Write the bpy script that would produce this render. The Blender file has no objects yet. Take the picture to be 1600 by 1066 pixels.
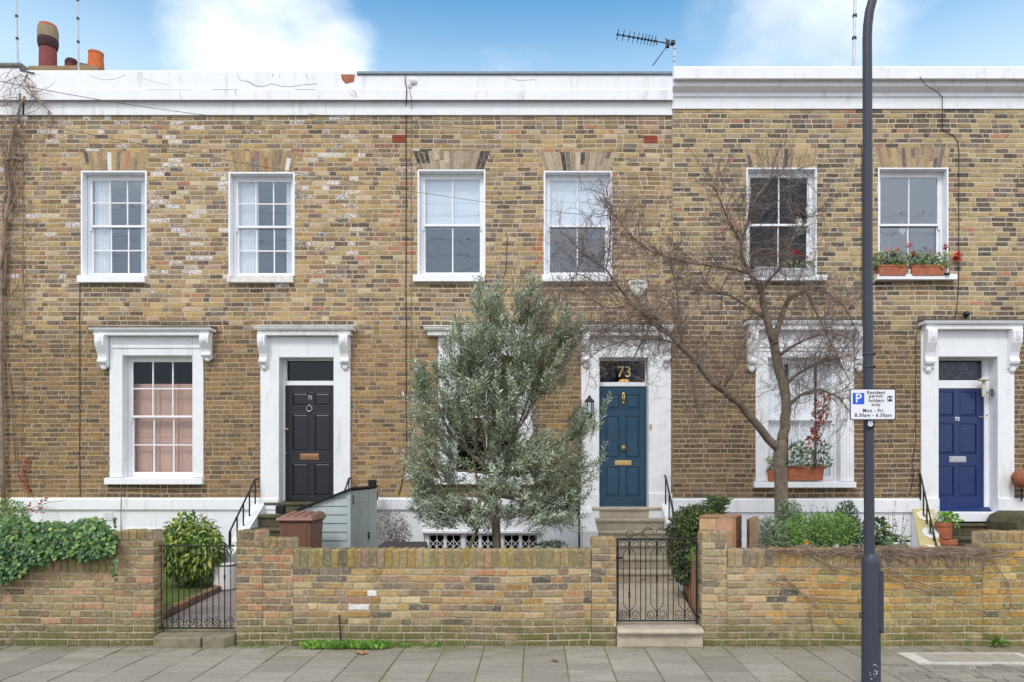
import bpy, bmesh, math, random
from mathutils import Vector, Matrix
R = math.radians
sc = bpy.context.scene
COL = sc.collection

# ------------------------------------------------------------------ camera, sky, sun, exposure
F, CX, CY, CAMH, CAMY = 1145.0, 838.0, 738.0, 1.84, -11.8
cam_d = bpy.data.cameras.new("camera")
cam = bpy.data.objects.new("camera", cam_d)
COL.objects.link(cam)
cam.location = (0, CAMY, CAMH)
cam.rotation_euler = (R(90), 0, 0)
cam_d.sensor_width = 36.0
cam_d.lens = F / 1600 * 36.0
cam_d.shift_x = -(CX - 800) / 1600
cam_d.shift_y = (CY - 533) / 1600
cam_d.clip_end = 2000
sc.camera = cam

SUN_EL, SUN_AZ = R(48), R(200)          # azimuth clockwise from +Y: behind the camera, a little to the left
world = bpy.data.worlds.new("World")
sc.world = world
world.use_nodes = True
wn, wl = world.node_tree.nodes, world.node_tree.links
wn.clear()
w_out = wn.new("ShaderNodeOutputWorld")
w_bg = wn.new("ShaderNodeBackground")
w_bg.inputs["Strength"].default_value = 0.15
sky = wn.new("ShaderNodeTexSky")
sky.sky_type = 'NISHITA'
sky.sun_disc = False
sky.sun_elevation = SUN_EL
sky.sun_rotation = SUN_AZ
sky.air_density = 1.6
sky.dust_density = 0.3
sky.ozone_density = 3.0
w_tc = wn.new("ShaderNodeTexCoord")

def wmath(op, a, b=None, c=None):
    n = wn.new("ShaderNodeMath"); n.operation = op
    for i, v in enumerate((a, b, c)):
        if v is None: continue
        if isinstance(v, (int, float)): n.inputs[i].default_value = v
        else: wl.new(v, n.inputs[i])
    return n.outputs[0]
def wramp(v, lo, hi):
    n = wn.new("ShaderNodeMapRange"); n.interpolation_type = 'SMOOTHSTEP'
    n.inputs["From Min"].default_value = lo; n.inputs["From Max"].default_value = hi
    wl.new(v, n.inputs["Value"]); return n.outputs["Result"]
def wdot(d):
    n = wn.new("ShaderNodeVectorMath"); n.operation = 'DOT_PRODUCT'
    wl.new(w_tc.outputs["Generated"], n.inputs[0]); n.inputs[1].default_value = Vector(d).normalized()
    return n.outputs["Value"]
def wnoise(scale, detail, off):
    m = wn.new("ShaderNodeMapping"); m.inputs["Location"].default_value = off
    m.inputs["Scale"].default_value = (1, 1, 1.5)
    wl.new(w_tc.outputs["Generated"], m.inputs["Vector"])
    n = wn.new("ShaderNodeTexNoise"); n.inputs["Scale"].default_value = scale
    n.inputs["Detail"].default_value = detail; n.inputs["Roughness"].default_value = 0.55
    wl.new(m.outputs["Vector"], n.inputs["Vector"]); return n.outputs["Fac"]
n_cloud = wmath('SUBTRACT', wnoise(3.2, 9, (0.3, 0.1, 0.7)), 0.5)
# cloud banks in directions of the sky: one big white bank, smaller wisps, and broad cover on the sun's side
def bank(d, r0, r1, amp):
    v = wmath('ADD', wramp(wdot(d), math.cos(r1), math.cos(r0)), wmath('MULTIPLY', n_cloud, amp))
    return v
b1 = wmath('MAXIMUM', bank((-0.42, 1, 0.60), 0.03, 0.17, 3.0), bank((-0.33, 1, 0.535), 0.01, 0.12, 3.0))
b2 = wmath('MULTIPLY', bank((0.36, 1, 0.56), 0.0, 0.15, 4.2), 0.50)
b2b = wmath('MULTIPLY', bank((0.24, 1, 0.62), 0.0, 0.06, 3.4), 0.34)
b2 = wmath('MAXIMUM', b2, b2b)
b3 = wmath('ADD', wramp(wdot((0, -1, 0.35)), -0.55, 0.35), wmath('MULTIPLY', n_cloud, 0.9))
b4 = wmath('MULTIPLY', wramp(n_cloud, 0.04, 0.25), 0.42)
cl = wmath('MAXIMUM', wmath('MAXIMUM', b1, b2), wmath('MAXIMUM', b3, b4))
cl_n = wn.new("ShaderNodeClamp"); wl.new(cl, cl_n.inputs[0])
soft = wmath('POWER', wramp(cl_n.outputs[0], 0.25, 1.0), 0.8)
w_mix = wn.new("ShaderNodeMixRGB")
wl.new(soft, w_mix.inputs["Fac"])
w_hsv = wn.new("ShaderNodeMixRGB"); w_hsv.blend_type = 'MULTIPLY'; w_hsv.inputs["Fac"].default_value = 1.0
wl.new(sky.outputs["Color"], w_hsv.inputs["Color1"]); w_hsv.inputs["Color2"].default_value = (0.41, 0.80, 0.93, 1)
# thin high veil, thicker towards the horizon
w_sep = wn.new("ShaderNodeSeparateXYZ"); wl.new(w_tc.outputs["Generated"], w_sep.inputs[0])
veil = wmath('ADD', wmath('MULTIPLY', wramp(w_sep.outputs["Z"], 0.56, 0.40), 0.58), 0.03)
w_veil = wn.new("ShaderNodeMixRGB"); wl.new(veil, w_veil.inputs["Fac"])
wl.new(w_hsv.outputs["Color"], w_veil.inputs["Color1"]); w_veil.inputs["Color2"].default_value = (4.5, 5.4, 6.0, 1)
wl.new(w_veil.outputs["Color"], w_mix.inputs["Color1"])
w_shade = wn.new("ShaderNodeMixRGB"); wl.new(wramp(wnoise(2.4, 7, (5.3, 2.1, 0.2)), 0.36, 0.62), w_shade.inputs["Fac"])
w_shade.inputs["Color1"].default_value = (5.0, 5.3, 5.9, 1); w_shade.inputs["Color2"].default_value = (7.6, 7.7, 7.9, 1)
wl.new(w_shade.outputs["Color"], w_mix.inputs["Color2"])
wl.new(w_mix.outputs["Color"], w_bg.inputs["Color"])
wl.new(w_bg.outputs["Background"], w_out.inputs["Surface"])

sun_d = bpy.data.lights.new("sun", 'SUN')
sun_d.energy = 1.1
sun_d.angle = R(14)
sun_d.color = (1.0, 0.975, 0.94)
sun = bpy.data.objects.new("sun", sun_d)
COL.objects.link(sun)
sd = Vector((math.sin(SUN_AZ) * math.cos(SUN_EL), math.cos(SUN_AZ) * math.cos(SUN_EL), math.sin(SUN_EL)))
sun.rotation_euler = sd.to_track_quat('Z', 'Y').to_euler()
sun.location = (0, -20, 20)

sc.view_settings.view_transform = 'Standard'
sc.view_settings.look = 'None'
sc.view_settings.exposure = 0.47
sc.view_settings.gamma = 1.0
sc.cycles.max_bounces = 8
sc.cycles.transparent_max_bounces = 12

# ------------------------------------------------------------------ helpers
rng = random.Random(7)
U = rng.uniform
def X(px, y=0.0): return (px - CX) / F * (y - CAMY)
def Z(py, y=0.0): return CAMH - (py - CY) / F * (y - CAMY)
def P(px, py, y=0.0): return Vector((X(px, y), y, Z(py, y)))
def lin(c):
    return tuple(((v / 255.0) / 12.92 if v <= 10.3 else ((v / 255.0 + 0.055) / 1.055) ** 2.4) for v in c[:3])
def jit(c, a, r=rng):
    k = 1 + r.uniform(-a, a)
    return tuple(max(0, min(255, v * k + r.uniform(-a, a) * 16)) for v in c)

def tag(o, label=None, cat=None, group=None, kind=None):
    if label: o["label"] = label
    if cat: o["category"] = cat
    if group: o["group"] = group
    if kind: o["kind"] = kind
    return o
def thing(name, loc, label, cat, group=None):
    o = bpy.data.objects.new(name, None)
    o.empty_display_size = 0.2
    COL.objects.link(o); o.location = loc
    return tag(o, label, cat, group)
def root_loc(o):
    while o.parent: o = o.parent
    return Vector(o.location)
def copy_tree(o, parent=None):
    c = o.copy(); COL.objects.link(c)
    if parent: c.parent = parent
    for ch in o.children: copy_tree(ch, c)
    return c

class MB:
    """collects shapes in world coordinates and links them as ONE mesh object"""
    def __init__(s): s.v, s.f, s.m, s.c, s.cur, s.col = [], [], [], [], 0, (1, 1, 1, 1)
    def mat(s, i): s.cur = i; return s
    def colour(s, c, a=1.0): s.col = (*lin(c), a); return s
    def face(s, idx): s.f.append(idx); s.m.append(s.cur); s.c.append(s.col)
    def add(s, vs, fs):
        b = len(s.v); s.v.extend(tuple(v) for v in vs)
        for f in fs: s.face(tuple(b + i for i in f))
        return s
    def quad(s, a, b, c, d): return s.add((a, b, c, d), ((0, 1, 2, 3),))
    def box(s, x0, x1, y0, y1, z0, z1):
        return s.add([(x0, y0, z0), (x1, y0, z0), (x1, y1, z0), (x0, y1, z0), (x0, y0, z1), (x1, y0, z1), (x1, y1, z1), (x0, y1, z1)],
                     [(0, 3, 2, 1), (4, 5, 6, 7), (0, 1, 5, 4), (1, 2, 6, 5), (2, 3, 7, 6), (3, 0, 4, 7)])
    def hexa(s, bot, top):
        return s.add(list(bot) + list(top), [(0, 3, 2, 1), (4, 5, 6, 7), (0, 1, 5, 4), (1, 2, 6, 5), (2, 3, 7, 6), (3, 0, 4, 7)])
    def prism(s, poly, plane, c0, c1):
        n = len(poly)
        mk = {'yz': lambda p, c: (c, p[0], p[1]), 'xz': lambda p, c: (p[0], c, p[1]), 'xy': lambda p, c: (p[0], p[1], c)}[plane]
        vs = [mk(p, c0) for p in poly] + [mk(p, c1) for p in poly]
        fs = [tuple(range(n - 1, -1, -1)), tuple(range(n, 2 * n))] + [(i, (i + 1) % n, n + (i + 1) % n, n + i) for i in range(n)]
        return s.add(vs, fs)
    def tube(s, pts, rad, sides=6, cap=True):
        pts = [Vector(p) for p in pts]; n = len(pts)
        if isinstance(rad, (int, float)): rad = [rad] * n
        b = len(s.v); up = None
        for i, p in enumerate(pts):
            t = (pts[min(i + 1, n - 1)] - pts[max(i - 1, 0)])
            t = t.normalized() if t.length > 1e-9 else Vector((0, 0, 1))
            if up is None:
                up = Vector((0, 0, 1)) if abs(t.z) < 0.9 else Vector((1, 0, 0))
            a = (up - t * up.dot(t))
            if a.length < 1e-6: a = t.orthogonal()
            a.normalize(); up = a; bb = t.cross(a)
            for k in range(sides):
                w = 2 * math.pi * k / sides
                s.v.append(tuple(p + (a * math.cos(w) + bb * math.sin(w)) * rad[i]))
        for i in range(n - 1):
            for k in range(sides):
                k2 = (k + 1) % sides
                s.face((b + i * sides + k, b + i * sides + k2, b + (i + 1) * sides + k2, b + (i + 1) * sides + k))
        if cap:
            s.face(tuple(b + k for k in range(sides - 1, -1, -1)))
            s.face(tuple(b + (n - 1) * sides + k for k in range(sides)))
        return s
    def lathe(s, c, prof, seg=20, axis='z'):
        """prof: list of (radius, height); revolved about an axis through c"""
        b = len(s.v); n = len(prof)
        for r, h in prof:
            for k in range(seg):
                w = 2 * math.pi * k / seg; a, d = r * math.cos(w), r * math.sin(w)
                s.v.append({'z': (c[0] + a, c[1] + d, c[2] + h), 'y': (c[0] + a, c[1] + h, c[2] + d), 'x': (c[0] + h, c[1] + a, c[2] + d)}[axis])
        for i in range(n - 1):
            for k in range(seg):
                k2 = (k + 1) % seg
                s.face((b + i * seg + k, b + i * seg + k2, b + (i + 1) * seg + k2, b + (i + 1) * seg + k))
        s.face(tuple(b + k for k in range(seg - 1, -1, -1)))
        s.face(tuple(b + (n - 1) * seg + k for k in range(seg)))
        return s
    def ell(s, c, r, seg=12, rings=7):
        prof = [(math.sin(math.pi * i / rings), -math.cos(math.pi * i / rings)) for i in range(rings + 1)]
        b = len(s.v)
        for q, h in prof:
            q = max(q, 0.01)
            for k in range(seg):
                w = 2 * math.pi * k / seg
                s.v.append((c[0] + r[0] * q * math.cos(w), c[1] + r[1] * q * math.sin(w), c[2] + r[2] * h))
        for i in range(rings):
            for k in range(seg):
                k2 = (k + 1) % seg
                s.face((b + i * seg + k, b + i * seg + k2, b + (i + 1) * seg + k2, b + (i + 1) * seg + k))
        return s
    def leaf(s, p, d, up, L, W, fold=0.25):
        d = d.normalized(); side = d.cross(up)
        if side.length < 1e-4: side = d.orthogonal()
        side.normalize(); nrm = side.cross(d)
        t = p + d * L; m = p + d * (L * 0.45)
        l = m + side * (W / 2) + nrm * (W * fold); r = m - side * (W / 2) + nrm * (W * fold)
        b = len(s.v); s.v.extend((tuple(p), tuple(r), tuple(t), tuple(l)))
        s.face((b, b + 1, b + 2)); s.face((b, b + 2, b + 3))
        return s
    def leaf6(s, p, d, up, L, W, droop=0.15):
        """broad leaf: six outline points about a folded midrib"""
        d = d.normalized(); side = d.cross(up)
        if side.length < 1e-4: side = d.orthogonal()
        side.normalize(); nrm = side.cross(d)
        q = lambda a, w, h: tuple(p + d * (L * a) + side * (L * W * w) + nrm * (L * h))
        vs = [q(0, 0, 0), q(.25, .38, .06), q(.6, .42, 0.02), q(1, 0, -droop), q(.6, -.42, 0.02), q(.25, -.38, .06), q(.5, 0, -.03)]
        b = len(s.v); s.v.extend(vs)
        for f in ((0, 1, 6), (1, 2, 6), (2, 3, 6), (3, 4, 6), (4, 5, 6), (5, 0, 6)): s.face(tuple(b + i for i in f))
        return s
    def build(s, name, mats, parent=None, smooth=False, bevel=0.0, recalc=True, loc=None, autosmooth=False):
        if not isinstance(mats, (list, tuple)): mats = [mats]
        o0 = root_loc(parent) if parent else Vector(loc or (0, 0, 0))
        me = bpy.data.meshes.new(name)
        me.from_pydata([(x - o0.x, y - o0.y, z - o0.z) for x, y, z in s.v], [], s.f)
        for m in mats: me.materials.append(m)
        me.polygons.foreach_set("material_index", s.m)
        at = me.attributes.new("Col", 'FLOAT_COLOR', 'FACE')
        at.data.foreach_set("color", [k for c in s.c for k in c])
        if recalc:
            bm = bmesh.new(); bm.from_mesh(me)
            bmesh.ops.recalc_face_normals(bm, faces=bm.faces)
            bm.to_mesh(me); bm.free()
        if smooth:
            me.polygons.foreach_set("use_smooth", [True] * len(me.polygons))
            if autosmooth: me.set_sharp_from_angle(angle=R(40))
        me.update()
        o = bpy.data.objects.new(name, me); COL.objects.link(o)
        if parent: o.parent = parent
        else: o.location = o0
        if bevel:
            b = o.modifiers.new("bevel", 'BEVEL'); b.width = bevel; b.segments = 2
            b.limit_method = 'ANGLE'; b.angle_limit = R(35)
        return o

def text(name, body, loc, size, m, parent, align='CENTER', extr=0.001, spacing=1.0, offset=0.0, sx=1.0):
    c = bpy.data.curves.new(name, 'FONT'); c.body = body; c.size = size
    c.align_x = align; c.align_y = 'CENTER'; c.extrude = extr; c.space_character = spacing; c.offset = offset
    tmp = bpy.data.objects.new(name + "_outline", c); COL.objects.link(tmp)
    dg = bpy.context.evaluated_depsgraph_get(); dg.update()
    me = bpy.data.meshes.new_from_object(tmp.evaluated_get(dg))
    bpy.data.objects.remove(tmp); bpy.data.curves.remove(c)
    me.materials.clear(); me.materials.append(m); me.name = name
    o = bpy.data.objects.new(name, me); COL.objects.link(o)
    o.parent = parent
    o.location = Vector(loc) - root_loc(parent)
    o.rotation_euler = (R(90), 0, 0); o.scale = (sx, 1, 1)
    return o

# ------------------------------------------------------------------ materials
class NT:
    def __init__(s, name):
        s.m = bpy.data.materials.new(name); s.m.use_nodes = True
        s.n, s.l = s.m.node_tree.nodes, s.m.node_tree.links
        s.b = s.n["Principled BSDF"]; s.out = s.n["Material Output"]
        s.tc = s.n.new("ShaderNodeTexCoord"); s.geo = s.n.new("ShaderNodeNewGeometry")
    def noise(s, scale, detail=4, rough=0.6, stretch=(1, 1, 1), world=True, off=(0, 0, 0)):
        mp = s.n.new("ShaderNodeMapping"); mp.inputs["Scale"].default_value = stretch; mp.inputs["Location"].default_value = off
        s.l.new(s.geo.outputs["Position"] if world else s.tc.outputs["Object"], mp.inputs["Vector"])
        t = s.n.new("ShaderNodeTexNoise"); t.inputs["Scale"].default_value = scale
        t.inputs["Detail"].default_value = detail; t.inputs["Roughness"].default_value = rough
        s.l.new(mp.outputs["Vector"], t.inputs["Vector"]); return t.outputs["Fac"]
    def ramp(s, v, lo, hi, a=0.0, b=1.0):
        n = s.n.new("ShaderNodeMapRange"); n.interpolation_type = 'SMOOTHSTEP'
        for k, q in (("From Min", lo), ("From Max", hi), ("To Min", a), ("To Max", b)): n.inputs[k].default_value = q
        s.l.new(v, n.inputs["Value"]); return n.outputs["Result"]
    def math(s, op, a, b):
        n = s.n.new("ShaderNodeMath"); n.operation = op
        for i, v in enumerate((a, b)):
            if isinstance(v, (int, float)): n.inputs[i].default_value = v
            else: s.l.new(v, n.inputs[i])
        return n.outputs[0]
    def mix(s, fac, a, b, mode='MIX'):
        n = s.n.new("ShaderNodeMixRGB"); n.blend_type = mode
        for k, v in (("Fac", fac), ("Color1", a), ("Color2", b)):
            if isinstance(v, (int, float)): n.inputs[k].default_value = v
            elif isinstance(v, tuple): n.inputs[k].default_value = (*v[:3], 1)
            else: s.l.new(v, n.inputs[k])
        return n.outputs["Color"]
    def z(s):
        n = s.n.new("ShaderNodeSeparateXYZ"); s.l.new(s.geo.outputs["Position"], n.inputs[0]); return n.outputs["Z"]
    def attr(s):
        n = s.n.new("ShaderNodeAttribute"); n.attribute_name = "Col"; return n
    def bump(s, h, strength=0.5, dist=0.01):
        n = s.n.new("ShaderNodeBump"); n.inputs["Strength"].default_value = strength; n.inputs["Distance"].default_value = dist
        s.l.new(h, n.inputs["Height"]); s.l.new(n.outputs["Normal"], s.b.inputs["Normal"])
    def done(s, col, rough=0.7, spec=0.3, metal=0.0):
        if isinstance(col, tuple): s.b.inputs["Base Color"].default_value = (*col, 1)
        else: s.l.new(col, s.b.inputs["Base Color"])
        if isinstance(rough, (int, float)): s.b.inputs["Roughness"].default_value = rough
        else: s.l.new(rough, s.b.inputs["Roughness"])
        s.b.inputs["Specular IOR Level"].default_value = spec; s.b.inputs["Metallic"].default_value = metal
        return s.m

def simple(name, c, rough=0.7, var=0.12, scale=8.0, spec=0.3, metal=0.0, bump=0.15, bscale=60, bdist=0.004, dirt=None, dirt_amt=0.4):
    t = NT(name); base = lin(c)
    nz = t.noise(scale, 6)
    lo = tuple(v * (1 - var) for v in base); hi = tuple(min(1, v * (1 + var)) for v in base)
    col = t.mix(t.ramp(nz, .3, .7), lo, hi)
    if dirt:
        dn = t.ramp(t.noise(3.0, 8, .7, (2.2, 2.2, .5)), .52, .78, 0, dirt_amt)
        col = t.mix(dn, col, lin(dirt))
    if bump: t.bump(t.noise(bscale, 4), bump, bdist)
    return t.done(col, rough, spec, metal)
def attr_mat(name, rough=0.85, var=0.25, scale=14, spec=0.25, bump=0.4, bscale=90, bdist=0.004, world=True):
    t = NT(name); a = t.attr()
    nz = t.ramp(t.noise(scale, 8, .7, world=world), .25, .75, 1 - var, 1 + var)
    g = t.n.new("ShaderNodeCombineXYZ")
    for i in range(3): t.l.new(nz, g.inputs[i])
    col = t.mix(1.0, a.outputs["Color"], g.outputs[0], 'MULTIPLY')
    if bump: t.bump(t.noise(bscale, 5, world=world), bump, bdist)
    return t.done(col, rough, spec)
def leaf_mat(name, rough=0.45, spec=0.4, trans=0.25):
    t = NT(name); a = t.attr()
    nz = t.ramp(t.noise(30, 3), .3, .7, .8, 1.2)
    g = t.n.new("ShaderNodeCombineXYZ")
    for i in range(3): t.l.new(nz, g.inputs[i])
    col = t.mix(1.0, a.outputs["Color"], g.outputs[0], 'MULTIPLY')
    m = t.done(col, rough, spec)
    tr = t.n.new("ShaderNodeBsdfTranslucent"); t.l.new(col, tr.inputs["Color"])
    mx = t.n.new("ShaderNodeMixShader"); mx.inputs["Fac"].default_value = trans
    t.l.new(t.b.outputs[0], mx.inputs[1]); t.l.new(tr.outputs[0], mx.inputs[2]); t.l.new(mx.outputs[0], t.out.inputs["Surface"])
    return m

def brick_mat(name, moss=0.0, soot=0.25, palev=.5):
    """per-brick colour from the mesh, mottled; alpha holds how much white paint splashes the brick"""
    t = NT(name); a = t.attr()
    fine = t.ramp(t.noise(30, 9, .8), .25, .75, .62, 1.34)
    g = t.n.new("ShaderNodeCombineXYZ")
    for i in range(3): t.l.new(fine, g.inputs[i])
    col = t.mix(1.0, a.outputs["Color"], g.outputs[0], 'MULTIPLY')
    sn = t.ramp(t.noise(0.9, 9, .7), .42, .75, 0, soot)
    col = t.mix(sn, col, lin((70, 62, 52)))
    pale = t.ramp(t.noise(26, 7, .75, off=(3, 1, 8)), .48, .70, 0, palev)
    col = t.mix(pale, col, lin((192, 176, 148)))
    pn = t.math('ADD', t.noise(30, 6, .7, (1, 1, 2.0), off=(9, 2, 1)), t.math('MULTIPLY', a.outputs["Alpha"], 0.42))
    pm = t.ramp(pn, .68, .76)
    col = t.mix(pm, col, lin((222, 220, 220)))
    if moss:
        zz = t.ramp(t.z(), 0.02, 0.42, 1, 0)
        mz = t.math('MULTIPLY', t.ramp(t.noise(4, 8, .75), .36, .58), zz)
        col = t.mix(t.math('MULTIPLY', mz, moss), col, lin((96, 100, 58)))
        m2 = t.ramp(t.noise(1.6, 8, .75, off=(4, 4, 1)), .55, .72, 0, moss * .6)
        col = t.mix(m2, col, lin((128, 122, 74)))
    t.bump(t.noise(70, 6, .7), .6, .006)
    return t.done(col, .92, .15)

M = {}
M['white'] = simple('white_stucco_paint', (236, 238, 241), .55, .03, 5, .35, bump=.2, bscale=28, dirt=(166, 164, 156), dirt_amt=.55)
M['gloss'] = simple('white_gloss_paint', (240, 242, 246), .35, .02, 9, .45, bump=.05, dirt=(205, 200, 190), dirt_amt=.25)
M['worn'] = simple('weathered_white_stone', (226, 226, 222), .75, .12, 14, .25, bump=.5, bscale=30, dirt=(120, 116, 106), dirt_amt=.75)
M['cap'] = simple('mossy_lead_capping', (108, 106, 100), .85, .3, 16, .2, bump=.6, bscale=40, dirt=(70, 68, 58), dirt_amt=.7)
M['lead'] = simple('grey_blue_lead', (128, 140, 155), .5, .1, 6, .4)
M['black'] = simple('black_iron_paint', (26, 28, 32), .42, .2, 20, .45, bump=.2)
M['sillstone'] = simple('worn_grey_stone', (132, 125, 106), .9, .2, 7, .15, bump=.5, dirt=(86, 88, 62), dirt_amt=.6)
M['cable'] = simple('dark_cable_rubber', (62, 56, 54), .7, .2, 10)
M['mortar_old'] = simple('pale_lime_mortar', (204, 190, 164), .95, .14, 22, .1, bump=.5, dirt=(150, 134, 112), dirt_amt=.5)
M['mortar_low'] = simple('tan_lime_mortar', (184, 164, 134), .95, .16, 22, .1, bump=.5, dirt=(136, 116, 92), dirt_amt=.5)
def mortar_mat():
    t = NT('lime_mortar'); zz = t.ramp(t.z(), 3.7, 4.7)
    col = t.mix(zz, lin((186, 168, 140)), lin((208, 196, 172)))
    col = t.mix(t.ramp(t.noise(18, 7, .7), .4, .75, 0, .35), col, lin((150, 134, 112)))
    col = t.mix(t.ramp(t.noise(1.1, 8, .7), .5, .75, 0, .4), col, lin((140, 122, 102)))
    t.bump(t.noise(60, 4), .5, .004); return t.done(col, .95, .1)
M['mortar'] = M['mortar_low'] = mortar_mat()
M['wire'] = simple('grey_phone_wire', (104, 96, 90), .7, .1, 10)
M['mortar_wall'] = simple('grey_garden_wall_mortar', (184, 172, 146), .95, .2, 18, .1, bump=.8, bscale=40, bdist=.01, dirt=(122, 114, 84), dirt_amt=.6)
M['brick'] = brick_mat('stock_brick', 0, .34, .6)
M['gbrick'] = brick_mat('garden_wall_brick', .9, .26, .75)
M['room'] = simple('dim_room_plaster', (84, 80, 80), .9, .08, 2)
M['navy'] = simple('black_door_paint', (29, 31, 40), .36, .10, 5, .5, bump=.06, dirt=(70, 68, 66), dirt_amt=.12)
M['teal'] = simple('teal_blue_door_paint', (33, 72, 96), .34, .09, 4, .5, bump=.06, dirt=(62, 84, 98), dirt_amt=.25)
M['blue'] = simple('royal_blue_door_paint', (28, 48, 100), .3, .06, 6, .5, bump=.04)
M['brass'] = simple('aged_brass', (206, 178, 118), .3, .12, 30, .5, .85)
M['copper'] = simple('brown_brass', (150, 112, 84), .35, .12, 30, .5, .6)
M['chrome'] = simple('brushed_chrome', (190, 192, 196), .3, .1, 30, .5, .9)
M['gold'] = simple('gold_leaf', (246, 220, 150), .4, .1, 30, .5, 0)
M['curtain'] = simple('white_curtain_cloth', (246, 246, 244), .9, .03, 6, .1)
M['blind'] = simple('white_roman_blind_cloth', (236, 240, 242), .9, .03, 6, .1)
M['shutter'] = simple('pink_shutter_paint', (200, 164, 144), .6, .05, 5, .2)
M['stone'] = simple('york_stone', (176, 166, 148), .85, .12, 7, .2, bump=.3, dirt=(120, 110, 92), dirt_amt=.55)
M['oldstone'] = simple('dark_mossy_stone', (92, 88, 70), .9, .25, 7, .15, bump=.5, dirt=(58, 60, 44), dirt_amt=.7)
M['terracotta'] = simple('terracotta', (176, 108, 80), .8, .14, 12, .2, bump=.2, dirt=(214, 170, 140), dirt_amt=.4)
M['bark'] = simple('grey_brown_bark', (124, 112, 99), .95, .25, 18, .1, bump=1.0, bscale=40, bdist=.015, dirt=(84, 84, 62), dirt_amt=.5)
M['olivebark'] = simple('olive_bark', (112, 108, 88), .95, .25, 18, .1, bump=1.0, bscale=40, bdist=.012)
M['twig'] = simple('mauve_grey_twig', (127, 113, 106), .9, .2, 6, .1, bump=0)
M['vine'] = simple('dry_brown_vine', (142, 123, 111), .95, .25, 10, .1, bump=.3)
M['leaf'] = leaf_mat('leaf')
M['oleaf'] = leaf_mat('olive_leaf', .45, .45, .34)
M['petal'] = leaf_mat('petal', .6, .2, .35)
M['soil'] = simple('dark_soil', (74, 62, 48), 1.0, .3, 12, .1, bump=.8, bscale=30, bdist=.02)
M['shed'] = simple('grey_green_shed_paint', (176, 188, 187), .6, .05, 5, .25, bump=.1, dirt=(112, 118, 114), dirt_amt=.35)
M['felt'] = simple('black_roof_felt', (40, 42, 44), .8, .15, 20, .2)
M['brownbin'] = simple('brown_bin_plastic', (116, 82, 63), .5, .06, 7, .4, bump=.1)
M['binlid'] = simple('pinkish_brown_lid_plastic', (134, 97, 83), .5, .06, 7, .4, bump=.1)
M['darklid'] = simple('dark_navy_plastic', (52, 54, 66), .45, .1, 10, .4)
M['post'] = simple('dark_grey_post_paint', (58, 62, 74), .45, .06, 3, .4, bump=.15, bscale=25, dirt=(40, 42, 48), dirt_amt=.4)
M['timber'] = simple('orange_cedar', (158, 120, 94), .8, .18, 5, .2, bump=.3, dirt=(132, 84, 56), dirt_amt=.6)
M['oldwood'] = simple('grey_split_wood', (140, 118, 98), .95, .2, 9, .1, bump=.8, bscale=30, bdist=.01)
M['signwhite'] = simple('sign_white', (232, 233, 238), .4, .02, 4, .4, bump=0)
M['signblue'] = simple('sign_blue', (28, 92, 214), .4, .02, 4, .4, bump=0)
M['signblack'] = simple('sign_black', (28, 28, 32), .45, .05, 4, .4, bump=0)
M['beige'] = simple('painted_beige_board', (190, 176, 128), .8, .1, 8, .2, dirt=(140, 124, 84), dirt_amt=.5)
M['attr'] = attr_mat('coloured_surface', .8, .15)
M['attr_s'] = attr_mat('coloured_paint', .55, .05, bump=0)
M['alu'] = simple('pale_aluminium', (188, 190, 196), .4, .08, 10, .5, .3, bump=0)

def glass(name, fac, fres=.3, tint=(.97, .98, 1)):
    t = NT(name)
    for n in (t.b,): t.n.remove(n)
    tr = t.n.new("ShaderNodeBsdfTransparent"); tr.inputs[0].default_value = (*tint, 1)
    gl = t.n.new("ShaderNodeBsdfGlossy"); gl.inputs["Roughness"].default_value = 0.02; gl.inputs["Color"].default_value = (.80, .90, 1.0, 1)
    lw = t.n.new("ShaderNodeLayerWeight"); lw.inputs["Blend"].default_value = 0.35
    ad = t.math('ADD', t.math('MULTIPLY', lw.outputs["Fresnel"], fres), fac)
    wob = t.noise(2.2, 2); bp = t.n.new("ShaderNodeBump"); bp.inputs["Strength"].default_value = .06; bp.inputs["Distance"].default_value = .05
    t.l.new(wob, bp.inputs["Height"]); t.l.new(bp.outputs[0], gl.inputs["Normal"])
    mx = t.n.new("ShaderNodeMixShader"); t.l.new(ad, mx.inputs[0]); t.l.new(tr.outputs[0], mx.inputs[1]); t.l.new(gl.outputs[0], mx.inputs[2])
    t.l.new(mx.outputs[0], t.out.inputs["Surface"]); return t.m
M['glass'] = glass('window_glass', .105)
M['lowglass'] = glass('street_level_glass', .012, .12)

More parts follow.
